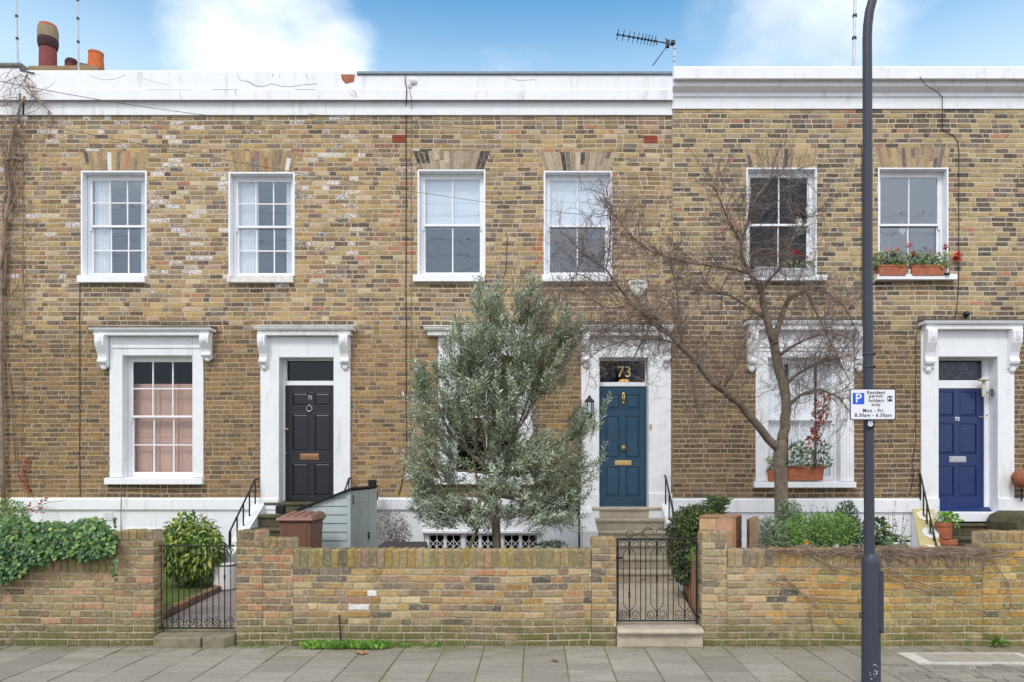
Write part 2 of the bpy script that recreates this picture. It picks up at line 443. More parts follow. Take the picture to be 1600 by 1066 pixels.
# ------------------------------------------------------------------ brickwork
def brick_face(mb, u0, u1, z0, z1, place, colfn, holes=(), arches=(), h=.0752, Ls=.211, Lh=.1005, j=.0125, jv=.009,
               proud=.005, pj=.003, cham=.003, jt=.002, tooth=(0, 0), r=rng, wav=.004):
    n = max(1, int(round((z1 - z0) / h))); h = (z1 - z0) / n
    ph1, ph2 = r.uniform(0, 6), r.uniform(0, 6)
    for i in range(n):
        zb, zt = z0 + i * h + j / 2, z0 + (i + 1) * h - j / 2
        zm = (zb + zt) / 2
        a0 = u0 + (tooth[0] if i % 2 else 0); a1 = u1 + (tooth[1] if i % 2 else 0)
        rect = [q for q in holes if q[2] < zt and q[3] > zb]
        for (xc, b0, t0, hb, ht) in arches:
            if b0 < zm < t0:
                w = hb + (ht - hb) * (zm - b0) / (t0 - b0) + .004
                rect.append((xc - w, xc + w, b0 - 1, t0 + 1))
        u = a0 - (i % 2) * (Ls + Lh + 2 * jv) / 2 - r.uniform(0, .06); k = i % 2
        mode = r.random() < .25
        while u < a1:
            L = (Ls if (k % 2 == 0 or (mode and r.random() < .5)) else Lh) * r.uniform(.95, 1.05)
            s0, s1 = max(u, a0), min(u + L, a1); u += L + jv * r.uniform(.6, 1.4); k += 1
            if s1 - s0 < .02: continue
            cuts = sorted({s0, s1, *[x for q in rect for x in (q[0], q[1]) if s0 < x < s1]})
            for c0, c1 in zip(cuts, cuts[1:]):
                if c1 - c0 < .012: continue
                cm = (c0 + c1) / 2; lo, hi = zb, zt
                for q in rect:
                    if q[0] < cm < q[1]:
                        if q[3] - q[2] > 0 and q[2] > lo + .015 and q[2] < hi: hi = min(hi, q[2] - .003)
                        elif q[3] < hi - .015 and q[3] > lo: lo = max(lo, q[3] + .003)
                        else: lo = hi
                if hi - lo < .012: continue
                c, al = colfn(cm, zm)
                mb.colour(c, al)
                d = proud + r.uniform(-pj, pj)
                w = lambda uu: wav * math.sin(uu * 1.7 + ph1) + wav * .6 * math.sin(uu * 4.1 + ph2 + zm * 2)
                g = lambda: r.uniform(-jt, jt)
                q0 = [(c0, lo), (c1, lo), (c1, hi), (c0, hi)]
                base = [place(a, -.004, b + w(a)) for a, b in q0]
                q1 = [(c0 + cham + g(), lo + cham + g()), (c1 - cham + g(), lo + cham + g()), (c1 - cham + g(), hi - cham + g()), (c0 + cham + g(), hi - cham + g())]
                top = [place(a, d, b + w(a)) for a, b in q1]
                mb.add(base + top, [(4, 5, 6, 7), (0, 1, 5, 4), (1, 2, 6, 5), (2, 3, 7, 6), (3, 0, 4, 7)])

def wall_cells(mb, x0, x1, z0, z1, y, holes, depth=.3):
    xs = sorted({x0, x1, *[min(max(v, x0), x1) for q in holes for v in q[:2]]})
    zs = sorted({z0, z1, *[min(max(v, z0), z1) for q in holes for v in q[2:4]]})
    for a, b in zip(xs, xs[1:]):
        for c, d in zip(zs, zs[1:]):
            if any(q[0] < (a + b) / 2 < q[1] and q[2] < (c + d) / 2 < q[3] for q in holes): continue
            mb.quad((a, y, c), (b, y, c), (b, y, d), (a, y, d))
    for q in holes:
        a, b, c, d = max(q[0], x0), min(q[1], x1), max(q[2], z0), min(q[3], z1)
        if c >= d: continue
        mb.quad((a, y, c), (a, y + depth, c), (a, y + depth, d), (a, y, d))
        mb.quad((b, y, c), (b, y, d), (b, y + depth, d), (b, y + depth, c))
        if q[3] < z1: mb.quad((a, y, d), (a, y + depth, d), (b, y + depth, d), (b, y, d))
        if q[2] > z0: mb.quad((a, y, c), (b, y, c), (b, y + depth, c), (a, y + depth, c))

def wchoice(pal, r=rng):
    t = r.uniform(0, sum(w for w, _ in pal))
    for w, c in pal:
        t -= w
        if t <= 0: return c
    return pal[-1][1]
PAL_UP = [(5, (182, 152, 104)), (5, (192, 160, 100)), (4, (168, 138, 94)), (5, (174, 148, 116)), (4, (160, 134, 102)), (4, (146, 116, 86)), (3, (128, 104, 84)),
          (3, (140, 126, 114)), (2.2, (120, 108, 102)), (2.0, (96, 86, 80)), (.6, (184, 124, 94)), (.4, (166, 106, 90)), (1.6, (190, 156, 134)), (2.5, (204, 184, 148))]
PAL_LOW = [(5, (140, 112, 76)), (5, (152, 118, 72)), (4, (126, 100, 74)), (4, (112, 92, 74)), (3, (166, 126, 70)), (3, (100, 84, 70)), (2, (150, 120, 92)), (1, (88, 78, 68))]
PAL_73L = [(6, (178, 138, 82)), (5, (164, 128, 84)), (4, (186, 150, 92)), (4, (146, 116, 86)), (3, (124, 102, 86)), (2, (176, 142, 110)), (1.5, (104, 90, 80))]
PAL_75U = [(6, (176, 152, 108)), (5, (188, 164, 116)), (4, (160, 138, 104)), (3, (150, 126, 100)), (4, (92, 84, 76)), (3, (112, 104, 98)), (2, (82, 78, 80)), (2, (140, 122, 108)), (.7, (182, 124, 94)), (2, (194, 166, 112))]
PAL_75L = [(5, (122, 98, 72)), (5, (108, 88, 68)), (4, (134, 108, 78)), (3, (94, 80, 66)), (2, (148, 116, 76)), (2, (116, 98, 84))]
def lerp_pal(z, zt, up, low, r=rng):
    return up if z > zt + r.uniform(-.45, .35) else low
def wx(c, g=.25, tint=(1.02, .985, 1.0), k=1.0):
    l = .3 * c[0] + .59 * c[1] + .11 * c[2]
    return tuple((v * (1 - g) + l * g) * q * k for v, q in zip(c, tint))
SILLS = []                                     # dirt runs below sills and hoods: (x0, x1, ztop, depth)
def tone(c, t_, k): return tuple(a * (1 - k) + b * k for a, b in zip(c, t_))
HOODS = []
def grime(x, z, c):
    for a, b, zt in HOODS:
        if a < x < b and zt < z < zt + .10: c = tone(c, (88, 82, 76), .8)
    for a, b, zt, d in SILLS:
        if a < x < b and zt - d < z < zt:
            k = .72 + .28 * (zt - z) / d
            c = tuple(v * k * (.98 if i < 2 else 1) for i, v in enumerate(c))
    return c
def col71(x, z):
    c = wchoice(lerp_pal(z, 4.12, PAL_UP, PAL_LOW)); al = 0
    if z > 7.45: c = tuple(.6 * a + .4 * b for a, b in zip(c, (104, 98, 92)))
    if z > 4.75 and x < -2.6:
        core = (-6.3 < x < -4.75 and 5.0 < z < 6.9) or (-4.0 < x < -2.7 and 5.4 < z < 7.1)
        if rng.random() < (.34 if core else .10): al = U(.25, .62)
    if z > 5 and -2.9 < x < -1.9 and 5.2 < z < 6.0 and rng.random() < .22: c = (190, 122, 92)
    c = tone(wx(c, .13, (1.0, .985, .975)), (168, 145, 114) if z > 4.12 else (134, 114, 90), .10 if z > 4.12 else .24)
    return jit(grime(x, z, c), .06), al
def col73(x, z):
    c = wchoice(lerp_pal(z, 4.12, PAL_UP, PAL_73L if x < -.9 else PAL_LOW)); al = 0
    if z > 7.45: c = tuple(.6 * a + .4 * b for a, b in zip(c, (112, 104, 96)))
    if -2.6 < x < -1.8 and 5.2 < z < 6.1 and rng.random() < .22: c = (190, 120, 90)
    if -.1 < x < .2 and 5.2 < z < 5.8: c = wchoice([(2, (190, 112, 70)), (2, (182, 140, 88))])
    if z > 4.75 and x < -1.9 and rng.random() < .07: al = U(.2, .55)
    elif z > 6.6 and rng.random() < .03: al = U(.2, .5)
    c = tone(wx(c, .13, (1.0, .985, .975)), (168, 147, 118) if z > 4.12 else (148, 125, 96), .10 if z > 4.12 else .22)
    return jit(grime(x, z, c), .06), al
def col75(x, z):
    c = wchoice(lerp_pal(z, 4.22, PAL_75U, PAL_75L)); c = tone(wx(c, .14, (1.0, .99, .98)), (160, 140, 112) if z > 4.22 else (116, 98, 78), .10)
    return jit(grime(x, z, c), .06), 0

# ------------------------------------------------------------------ house parts
def flat_arch(house, xc, zb, zt, hb, ht, yf, n, pal, drip=None):
    mb = MB()
    mb.mat(0)
    mb.hexa([(xc - hb, yf - .002, zb), (xc + hb, yf - .002, zb), (xc + hb, yf + .05, zb), (xc - hb, yf + .05, zb)],
            [(xc - ht, yf - .002, zt), (xc + ht, yf - .002, zt), (xc + ht, yf + .05, zt), (xc - ht, yf + .05, zt)])
    mb.mat(1)
    for i in range(n):
        parts = [(0, 1)] if rng.random() < .45 else [(0, sp := rng.choice((.33, .5, .66)), ), (sp, 1)]
        for p0, p1 in parts:
            c = wx(jit(wchoice(pal), .08), .22, (.98, .97, .98))
            white = drip is not None and i == drip and p0 == 0
            mb.colour((238, 238, 238) if white else c, .9 if white else 0)
            def pt(f, e, d):
                hw = hb + (ht - hb) * f
                return (xc - hw + 2 * hw * e, yf - d, zb + (zt - zb) * f)
            e0, e1 = (i + .07) / n, (i + .93) / n
            f0, f1 = p0 + .015, p1 - .015
            d = .007 + U(-.002, .003)
            q = [(f0, e0), (f0, e1), (f1, e1), (f1, e0)]
            base = [pt(a, b, -.002) for a, b in q]; top = [pt(a, b, d) for a, b in q]
            mb.add(base + top, [(4, 5, 6, 7), (0, 1, 5, 4), (1, 2, 6, 5), (2, 3, 7, 6), (3, 0, 4, 7)])
    return mb.build('flat_arch', [M['mortar'], M['brick']], house)

def rect_frame(mb, x0, x1, z0, z1, y0, y1, l, r, t, b):
    mb.box(x0, x0 + l, y0, y1, z0, z1); mb.box(x1 - r, x1, y0, y1, z0, z1)
    mb.box(x0 + l, x1 - r, y0, y1, z1 - t, z1); mb.box(x0 + l, x1 - r, y0, y1, z0, z0 + b)

def sash_window(house, o, yf, cols, rows, sill, gl='glass', lip=.03, rev=.12, surround=False, sill_mat='gloss', zm=None):
    x0, x1, z0, z1 = o
    mb = MB()
    y1 = yf + rev
    p = .012 if not surround else .034
    if not surround:
        mb.box(x0 - lip, x0, yf - p, y1, z0, z1 + lip); mb.box(x1, x1 + lip, yf - p, y1, z0, z1 + lip)
        mb.box(x0, x1, yf - p, y1, z1, z1 + lip)
    # box frame behind the reveal
    mb.box(x0 - .001, x0 + .035, y1, y1 + .08, z0, z1); mb.box(x1 - .035, x1 + .001, y1, y1 + .08, z0, z1)
    mb.box(x0 + .035, x1 - .035, y1, y1 + .08, z1 - .03, z1 + .001)
    w = mb.build('window', M['gloss'], house, bevel=.004)
    ax0, ax1 = x0 + .035, x1 - .035
    zm = zm if zm is not None else (z0 + z1) / 2 + .01
    for which, (b, t, yy) in enumerate(((zm - .018, z1 - .03, y1 + .006), (z0, zm + .018, y1 + .04))):
        sm = MB(); yb = yy + .03
        bt = .036 if which == 0 else .085
        tt = .05 if which == 0 else .036
        rect_frame(sm, ax0, ax1, b, t, yy, yb, .042, .042, tt, bt)
        gx0, gx1, gz0, gz1 = ax0 + .042, ax1 - .042, b + bt, t - tt
        for i in range(1, cols):
            c = gx0 + (gx1 - gx0) * i / cols; sm.box(c - .010, c + .010, yy + .003, yb - .003, gz0, gz1)
        for k in range(1, rows):
            c = gz0 + (gz1 - gz0) * k / rows
            for i in range(cols):
                e0 = gx0 + (gx1 - gx0) * i / cols + (.010 if i else 0); e1 = gx0 + (gx1 - gx0) * (i + 1) / cols - (.010 if i < cols - 1 else 0)
                sm.box(e0, e1, yy + .004, yb - .004, c - .010, c + .010)
        if which == 0:
            for e in (ax0, ax1 - .03): sm.box(e, e + .03, yy + .002, yb - .002, b - .06, b)
        sm.build('sash', M['gloss'], w, bevel=.003)
        g = MB(); g.box(gx0 - .005, gx1 + .005, yy + .013, yy + .017, gz0 - .005, gz1 + .005)
        g.build('pane', M[gl], w)
    s = MB(); sx0, sx1, sz0, sz1, sd = sill
    s.prism([(yf - sd, sz0), (yf - sd, sz1 - .012), (yf + .16, sz1 + .012), (yf + .16, sz0)], 'yz', sx0, sx1)
    s.build('sill', M[sill_mat], w, bevel=.006)
    SILLS.append((sx0, sx1, sz0, .32))
    return w

def console(parent, x0, x1, yf, zt, zb, d=.17):
    h = zt - zb
    pts = [(0, 0), (.95, 0), (1, -.06), (1, -.22), (.92, -.34), (.72, -.46), (.52, -.58), (.44, -.68), (.46, -.74), (.58, -.76), (.62, -.82), (.52, -.88), (.34, -.9), (.3, -.96), (.16, -1), (0, -1)]
    poly = [(yf - .03 - d * a, zt + h * b) for a, b in pts]
    mb = MB(); mb.prism(poly, 'yz', x0, x1)
    xm = (x0 + x1) / 2; w = (x1 - x0)
    poly2 = [(yf - .03 - d * a * 1.05 - .008, zt - .02 + h * .72 * b) for a, b in pts[1:9]] + [(yf - .05, zt - h * .5), (yf - .05, zt - .03)]
    mb.prism(poly2, 'yz', xm - w * .2, xm + w * .2)
    mb.ell((xm, yf - .05, zb + .005), (w * .36, .04, h * .1))
    return mb.build('console', M['white'], parent, bevel=.006)

def hood(parent, xl, xr, yf, zb, zt, d=.2, worn=False):
    mb = MB()
    h = zt - zb
    mb.mat(0)
    mb.prism([(yf, zb), (yf - d + .05, zb), (yf - d + .05, zb + h * .55), (yf, zb + h * .55)], 'yz', xl + .05, xr - .05)
    mb.prism([(yf, zb + h * .5505), (yf - d + .02, zb + h * .551), (yf - d, zb + h * .8), (yf - d, zt - .006), (yf, zt)], 'yz', xl, xr)
    mb.mat(1)
    mb.prism([(yf, zt + .001), (yf - d - .012, zt - .004), (yf - d - .012, zt + .008), (yf, zt + .055)], 'yz', xl - .012, xr + .012)
    HOODS.append((xl, xr, zt + .03))
    return mb.build('hood', [M['worn' if worn else 'white'], M['cap' if not worn else 'worn']], parent, bevel=.005)

def panel_door(house, x0, x1, z0, z1, y, paint, rows, cols=2):
    """rows: list of (zb, zt) panel rows"""
    mb = MB()
    mb.box(x0, x1, y + .012, y + .045, z0, z1)
    W = x1 - x0; st = .105; mid = .09
    rows = sorted(rows)
    zs = [z0] + [v for r_ in rows for v in r_] + [z1]
    mb.box(x0, x0 + st, y, y + .0125, z0, z1); mb.box(x1 - st, x1, y, y + .0125, z0, z1)
    xm = (x0 + x1) / 2
    for a, b in zip(zs[::2], zs[1::2]): mb.box(x0 + st, x1 - st, y, y + .0125, a, b)
    for a, b in rows:
        mb.box(xm - mid / 2, xm + mid / 2, y, y + .0125, a, b)
        for p0, p1 in ((x0 + st, xm - mid / 2), (xm + mid / 2, x1 - st)):
            rect_frame(mb, p0, p1, a, b, y - .004, y + .0122, .014, .014, .014, .014)
            i = .04
            if b - a > .1 and p1 - p0 > .1:
                mb.hexa([(p0 + .016, y + .0121, a + .016), (p1 - .016, y + .0121, a + .016), (p1 - .016, y + .0121, b - .016), (p0 + .016, y + .0121, b - .016)],
                        [(p0 + i, y + .004, a + i), (p1 - i, y + .004, a + i), (p1 - i, y + .004, b - i), (p0 + i, y + .004, b - i)])
    return mb.build('door', M[paint], house, bevel=.003)

def letterbox(door, x0, x1, z0, z1, y, m):
    mb = MB(); mb.box(x0, x1, y - .012, y + .003, z0, z1); mb.box(x0 + .03, x1 - .03, y - .02, y - .0121, z0 + .02, z1 - .02)
    return mb.build('letterbox', M[m], door, bevel=.003)
def knob(door, c, r, m, name='knob'):
    mb = MB(); mb.lathe(c, [(r * .9, 0), (r * .9, -.008), (r * .4, -.012), (r * .4, -.03), (r * .9, -.035), (r, -.05), (r * .7, -.066), (.002, -.07)], 16, 'y')
    return mb.build(name, M[m], door, smooth=True, autosmooth=True)

def door_case(house, outer, op, zsill, zfr, hd, yf, cons, worn=False, extra=0, pl=None):
    """painted surround: pilasters, head, hood and two consoles.  op=(x0,x1,ztop)"""
    mb = MB(); xl, xr = outer; o0, o1, zt = op
    y0, y1 = yf - .035, yf + .21
    mb.box(xl, o0, y0, y1, zsill, zfr); mb.box(o1, xr, y0, y1, zsill, zfr); mb.box(o0, o1, y0, y1, zt, zfr)
    if pl:                                        # plinth blocks of the pilasters
        mb.box(xl - .015, o0, y0 - .026, y0 + .001, zsill, pl); mb.box(o1, xr + .015, y0 - .026, y0 + .001, zsill, pl)
    s = mb.build('door_surround', M['white'], house, bevel=.006)
    hood(s, hd[0], hd[1], yf, hd[2], hd[3], .2, worn)
    for c0, c1, cb in cons: console(s, c0, c1, yf, hd[2] + .0, cb)
    return s

def transom(house, x0, x1, zd, zb, zt, y, m='gloss', gl='lowglass', jamb=.0):
    """bar above the door, glazed light over it, thin frame; zd = door head"""
    mb = MB()
    mb.box(x0, x1, y - .02, y + .06, zd, zb)
    mb.box(x0, x0 + .02, y, y + .05, zb, zt); mb.box(x1 - .02, x1, y, y + .05, zb, zt); mb.box(x0 + .02, x1 - .02, y, y + .05, zt - .02, zt)
    t = mb.build('transom_window', M[m], house, bevel=.003)
    g = MB(); g.box(x0 + .015, x1 - .015, y + .02, y + .024, zb - .004, zt - .015); g.build('pane', M[gl], t)
    return t

def jambs(house, x0, x1, d0, d1, z0, z1, y):
    mb = MB()
    if d0 - x0 > .01: mb.box(x0 - .005, d0, y - .02, y + .06, z0, z1)
    if x1 - d1 > .01: mb.box(d1, x1 + .005, y - .02, y + .06, z0, z1)
    return mb.build('door_frame', M['gloss'], house, bevel=.004)

def interior(house, x0, x1, y0, z1):
    mb = MB(); yb = 5.0
    mb.box(x0, x1, yb, yb + .1, .0, z1)
    mb.box(x0, x0 + .05, y0, yb, 0, z1); mb.box(x1 - .05, x1, y0, yb, 0, z1)
    for z in (0.0, 1.2, 4.35, z1 - .1): mb.box(x0 + .051, x1 - .051, y0, yb - .001, z, z + .09)
    xm = (x0 + x1) / 2
    mb.box(xm + .3, xm + .36, y0 + .02, yb - .002, 4.45, z1 - .11)
    return mb.build('interior', M['room'], house)

def folds(mb, x0, x1, z0, z1, y, amp=.03, n=6, flare=0.0):
    """hanging cloth with folds, real thickness"""
    N = n * 8; ph = U(0, 6)
    rows = 8
    for side in (0, 1):
        b = len(mb.v)
        for k in range(rows + 1):
            f = k / rows; z = z1 + (z0 - z1) * f
            for i in range(N + 1):
                e = i / N; x = x0 + (x1 - x0) * e
                x += flare * f * (e - .5)
                mb.v.append((x, y + side * .004 + amp * (.6 + .4 * f) * math.sin(e * n * 2 * math.pi + ph + .5 * math.sin(f * 3 + e * 9)), z))
        for k in range(rows):
            for i in range(N):
                a = b + k * (N + 1) + i
                mb.face((a, a + 1, a + N + 2, a + N + 1))
def curtain(o, x0, x1, z0, z1, y, label, group, n=6, amp=.03, mat='curtain', cat='curtain'):
    mb = MB(); folds(mb, x0, x1, z0, z1, y, amp, n)
    ob = mb.build('curtain', M[mat], None, smooth=True, recalc=False, loc=((x0 + x1) / 2, y, z0))
    return tag(ob, label, cat, group)

# ================================================================== HOUSE 71 (black door)
ZP = Z(778)                                     # top of the plinth band
ZT = Z(181)
def rectpx(l, r, t, b, y=0): return (X(l, y), X(r, y), Z(b, y), Z(t, y))
def grow(o, d=.02): return (o[0] - d, o[1] + d, o[2] - d, o[3] + d)

def facade(house, x0, x1, z0, z1, yf, holes, arches, colfn, tooth=(0, 0), h=.0752, j=.013, mort=('mortar', 'mortar_low')):
    zs = 4.15
    mb = MB(); mb.mat(0)
    wall_cells(mb, x0, x1, zs, z1, yf, [q for q in holes if q[3] > zs])
    mb.mat(1)
    wall_cells(mb, x0, x1, z0, zs, yf, [q for q in holes if q[2] < zs])
    mb.mat(2)
    brick_face(mb, x0 + .003, x1 - .003, z0, z1, lambda u, d, z: (u, yf - d, z), colfn, holes, arches, h=h, j=j, tooth=tooth)
    return mb.build('brick_wall', [M[mort[0]], M[mort[1]], M['brick']], house, recalc=False)

def plinth(house, x0, x1, yf, holes, band=(778, 796), vents=()):
    zt, zb = Z(band[0]), Z(band[1])
    mb = MB()
    wall_cells(mb, x0, x1, 0, zb, yf - .012, holes, .25)
    for a, b in [(x0, x1)]:
        segs = [(a, b)]
        for q in holes:
            if q[3] > zb:
                segs = [s for (c, d) in segs for s in ((c, min(d, q[0])), (max(c, q[1]), d)) if s[1] - s[0] > .02]
        for c, d in segs:
            mb.prism([(yf, zb), (yf - .05, zb), (yf - .05, zt - .025), (yf - .035, zt), (yf, zt + .004)], 'yz', c, d)
    return mb.build('plinth', M['white'], house, recalc=False)

h71 = thing('terraced_house', (X(300), 0, 0), 'yellow brick terraced house with a black front door and pink window shutters', 'house')
x71a, x71b = X(40), X(560)
w71 = [rectpx(129.5, 227, 270, 431), rectpx(360, 458, 272, 431)]
g71 = rectpx(193, 302, 556, 746)
d71 = (X(437), X(522), Z(783), Z(559))
SILL71 = []
for k, (o, pl, pr) in enumerate(zip(w71, (124, 357), (229, 459.5))):
    sash_window(h71, o, 0, 3, 2, (X(pl), X(pr), Z(443), o[2], .07), lip=.028, sill_mat='worn' if k else 'gloss')
w = sash_window(h71, g71, 0, 3, 2, (X(167.5), X(319.5), Z(757), g71[2], .09), 'lowglass', surround=True, rev=.13)
mb = MB(); xl, xr = X(173), X(319)
mb.box(xl, g71[0], -.035, .13, g71[2] + .001, Z(527)); mb.box(g71[1], xr, -.035, .13, g71[2] + .001, Z(527)); mb.box(g71[0], g71[1], -.035, .13, g71[3], Z(527))
mb.box(xl + .03, xr - .03, -.05, -.0345, Z(545), Z(541))
mb.build('surround', M['white'], w, bevel=.006)
hood(w, X(150), X(338), 0, Z(526.5), Z(515), .21)
console(w, X(158.5), X(172.6), 0, Z(526.7), Z(575)); console(w, X(319.5), X(333.5), 0, Z(526.7), Z(563))
mb = MB()                                       # folding shutters inside the lower window
c0, c1, s0, s1 = g71[0] + .01, g71[1] - .01, g71[2] + .02, Z(600, .28)
nsh = 3
for i in range(nsh):
    a, b = c0 + (c1 - c0) * i / nsh + .003, c0 + (c1 - c0) * (i + 1) / nsh - .003
    mb.box(a, b, .285, .305, s0, s1)
    for f0, f1 in ((.03, .36), (.42, .60), (.64, .96)):
        rect_frame(mb, a + .05, b - .05, s0 + (s1 - s0) * f0, s0 + (s1 - s0) * f1, .277, .2855, .016, .016, .016, .016)
mb.build('shutter', M['shutter'], w, bevel=.003)
door_case(h71, (X(408), X(548)), (d71[0], d71[1], d71[3]), .35, Z(527), (X(402), X(556), Z(526.5), Z(513)), 0,
          ((X(408.5), X(420.5), Z(575)), (X(534), X(547.5), Z(575))), worn=True)
yd = .2
dx0, dx1 = X(446, yd), d71[1] - .004
jambs(h71, d71[0], d71[1], dx0, dx1, Z(783, yd), d71[3], yd)
transom(h71, dx0, dx1, Z(602.5, yd), Z(595.5, yd), d71[3], yd)
ZZ = lambda p: Z(p, yd)
XX = lambda p: X(p, yd)
dr = panel_door(h71, dx0, dx1, ZZ(783), ZZ(602.5), yd, 'navy', [(ZZ(635), ZZ(613)), (ZZ(706), ZZ(646)), (ZZ(776), ZZ(723))])
letterbox(dr, XX(469), XX(499), ZZ(719), ZZ(709), yd, 'copper')
mb = MB(); ring = [(XX(484) + .045 * math.sin(t * math.pi / 12), yd - .02, ZZ(639) + .045 * math.cos(t * math.pi / 12)) for t in range(25)]
mb.tube(ring, .008, 6); mb.ell((XX(484), yd - .02, ZZ(634)), (.02, .02, .018)); mb.build('knocker', M['chrome'], dr, smooth=True)
knob(dr, (XX(449), yd, ZZ(671)), .02, 'brass'); knob(dr, (XX(448.5), yd, ZZ(709)), .014, 'copper', 'lock')
text('house_number', '71', (XX(484.5), yd - .002, ZZ(622)), .1, M['signwhite'], dr, sx=.8)
holes71 = [grow(o) for o in w71] + [grow(g71), (d71[0] - .02, d71[1] + .02, 0, d71[3] + .02)]
ar71 = [((w71[0][0] + w71[0][1]) / 2 - .0, w71[0][3] + .03, Z(236), .5, .58), ((w71[1][0] + w71[1][1]) / 2 + .0, w71[1][3] + .03, Z(236), .5, .58)]
PAL_ARCH = [(6, (188, 158, 104)), (4, (176, 146, 98)), (2, (158, 130, 104)), (1.2, (140, 118, 108)), (1, (190, 122, 88)), (.8, (96, 86, 84))]
for k, a in enumerate(ar71): flat_arch(h71, *a, 0, 15, PAL_ARCH, drip=6 if k == 0 else 13)
facade(h71, x71a, x71b, ZP, ZT, 0, holes71, ar71, col71, (.11, .11))
plinth(h71, x71a, x71b, 0, [(d71[0] - .02, d71[1] + .02, 0.3, 3), (X(196), X(255), .2, Z(826))])
mb = MB()                                       # basement light under a shallow arch
bx0, bx1 = X(196), X(255)
mb.mat(0); mb.box(bx0 - .02, bx1 + .02, .1, .14, .2, Z(826)); mb.mat(1); mb.box(bx0, bx1, -.03, .06, Z(829), Z(826) + .002)
mb.build('basement_window', [M['darklid'], M['white']], h71)
mb = MB(); vx, vz = X(161), Z(797)
for i in range(6): mb.box(vx, vx + .17, -.03, -.012, Z(800) - .022 * i - .015, Z(800) - .022 * i)
mb.build('vent_grille', M['gloss'], h71)
def par71(x0, x1, cap, name='parapet', tops=None):
    zt = Z(tops or 114)
    mb = MB(); mb.mat(0)
    mb.prism([(.0, ZT), (-.03, ZT), (-.03, Z(157.5)), (.0, Z(157.5) + .01)], 'yz', x0, x1)
    mb.prism([(.35, Z(157.5) - .1), (.0, Z(157.5) - .004), (-.10, Z(156, -.1)), (-.10, Z(140, -.1)), (-.082, Z(139, -.08)), (-.082, zt - .03), (-.07, zt), (.35, zt)], 'yz', x0, x1)
    return mb
mb = par71(x71a, x71b, False)
mb.mat(1)                                       # hairline cracks, a drawn shadow line and a lost corner showing the brick
def crack_or_shade(pts, w=.006, y=-.0835):
    w *= .62
    for (a, b), (c, d) in zip(pts, pts[1:]):
        A, B = Vector((X(a, y), y, Z(b, y))), Vector((X(c, y), y, Z(d, y)))
        n = Vector((-(B - A).z, 0, (B - A).x)); n.normalize(); n *= w / 2
        mb.hexa([A - n, B - n, B - n + Vector((0, .003, 0)), A - n + Vector((0, .003, 0))], [A + n, B + n, B + n + Vector((0, .003, 0)), A + n + Vector((0, .003, 0))])
crack_or_shade([(385, 126), (396, 133), (410, 136), (424, 131), (440, 135), (456, 136), (470, 133), (484, 132), (496, 131)], .009)
crack_or_shade([(140, 117), (150, 122), (162, 125), (178, 124), (190, 120), (195, 116)], .005)
crack_or_shade([(222, 122), (240, 128), (262, 133)], .004); crack_or_shade([(370, 116), (376, 126), (390, 128), (402, 136)], .006)
crack_or_shade([(425, 116), (427, 120)], .012); crack_or_shade([(478, 116), (479, 121)], .01); crack_or_shade([(437, 116), (437, 122)], .006)
crack_or_shade([(551, 140), (556, 146), (558, 153)], .01, -.1015); crack_or_shade([(368, 140), (369, 150)], .01, -.1015)
crack_or_shade([(230, 140), (300, 140.4)], .006, -.1015); crack_or_shade([(330, 140), (372, 140)], .009, -.1015); crack_or_shade([(460, 139.8), (492, 139.6)], .009, -.1015)
crack_or_shade([(40, 157.2), (180, 157), (300, 157.4), (420, 156.6), (556, 156.6)], .012, -.1015)  # overhang's shadow drawn as a dark strip along its lower edge
mb.mat(2); mb.colour((178, 108, 84), 0)
mb.prism([(X(533, -.08), Z(116.5, -.08)), (X(534, -.08), Z(124, -.08)), (X(540, -.08), Z(131, -.08)), (X(553, -.08), Z(128, -.08)), (X(555, -.08), Z(117, -.08))], 'xz', -.088, -.0)
mb.mat(3)
mb.prism([(X(544, -.1), Z(140, -.1)), (X(546, -.1), Z(147, -.1)), (X(554, -.1), Z(152, -.1)), (X(556, -.1), Z(141, -.1))], 'xz', -.106, -.0)
mb.build('parapet', [M['white'], M['cable'], M['brick'], M['worn']], h71)
interior(h71, x71a, x71b, .33, 7.6)
mb = MB(); mb.box(x71a, x71b, .34, 5.1, 7.6, 7.7); mb.build('roof', M['felt'], h71)
# chimney behind the parapet
mb = MB(); yc = 3.0
zs_ = Z(113, yc)
mb.colour((150, 128, 100))
mb.box(X(56, yc), X(166, yc), yc - .25, yc + .25, 7.7, zs_)
mb.colour((104, 98, 86))
mb.hexa([(X(124, yc), yc - .2, zs_), (X(154, yc), yc - .2, zs_), (X(154, yc), yc + .2, zs_), (X(124, yc), yc + .2, zs_)],
        [(X(128, yc), yc - .1, Z(101, yc)), (X(142, yc), yc - .1, Z(104, yc)), (X(142, yc), yc + .1, Z(104, yc)), (X(128, yc), yc + .1, Z(101, yc))])
ch = mb.build('chimney', M['attr'], h71, bevel=.02)
def pot(px, rows, cap=None):
    mb = MB(); c = (X(px, yc), yc, zs_)
    px_m = (yc - CAMY) / F
    for (c_, prof) in rows:
        mb.colour(c_); mb.lathe(c, [(r_ * px_m, (113 - py) * px_m) for r_, py in prof], 20)
    return mb.build('chimney_pot', M['attr'], ch, smooth=True, autosmooth=True)
pot(75, [((134, 74, 72), [(12.5, 114), (12, 80), (11.5, 76)]), ((70, 52, 56), [(13, 76), (14.3, 70), (14.5, 64), (13.5, 62)]),
         ((150, 134, 112), [(14.2, 62), (14.5, 50), (13.8, 45)]), ((168, 92, 78), [(13.8, 45), (12, 40), (9, 38.5), (.5, 38)])])
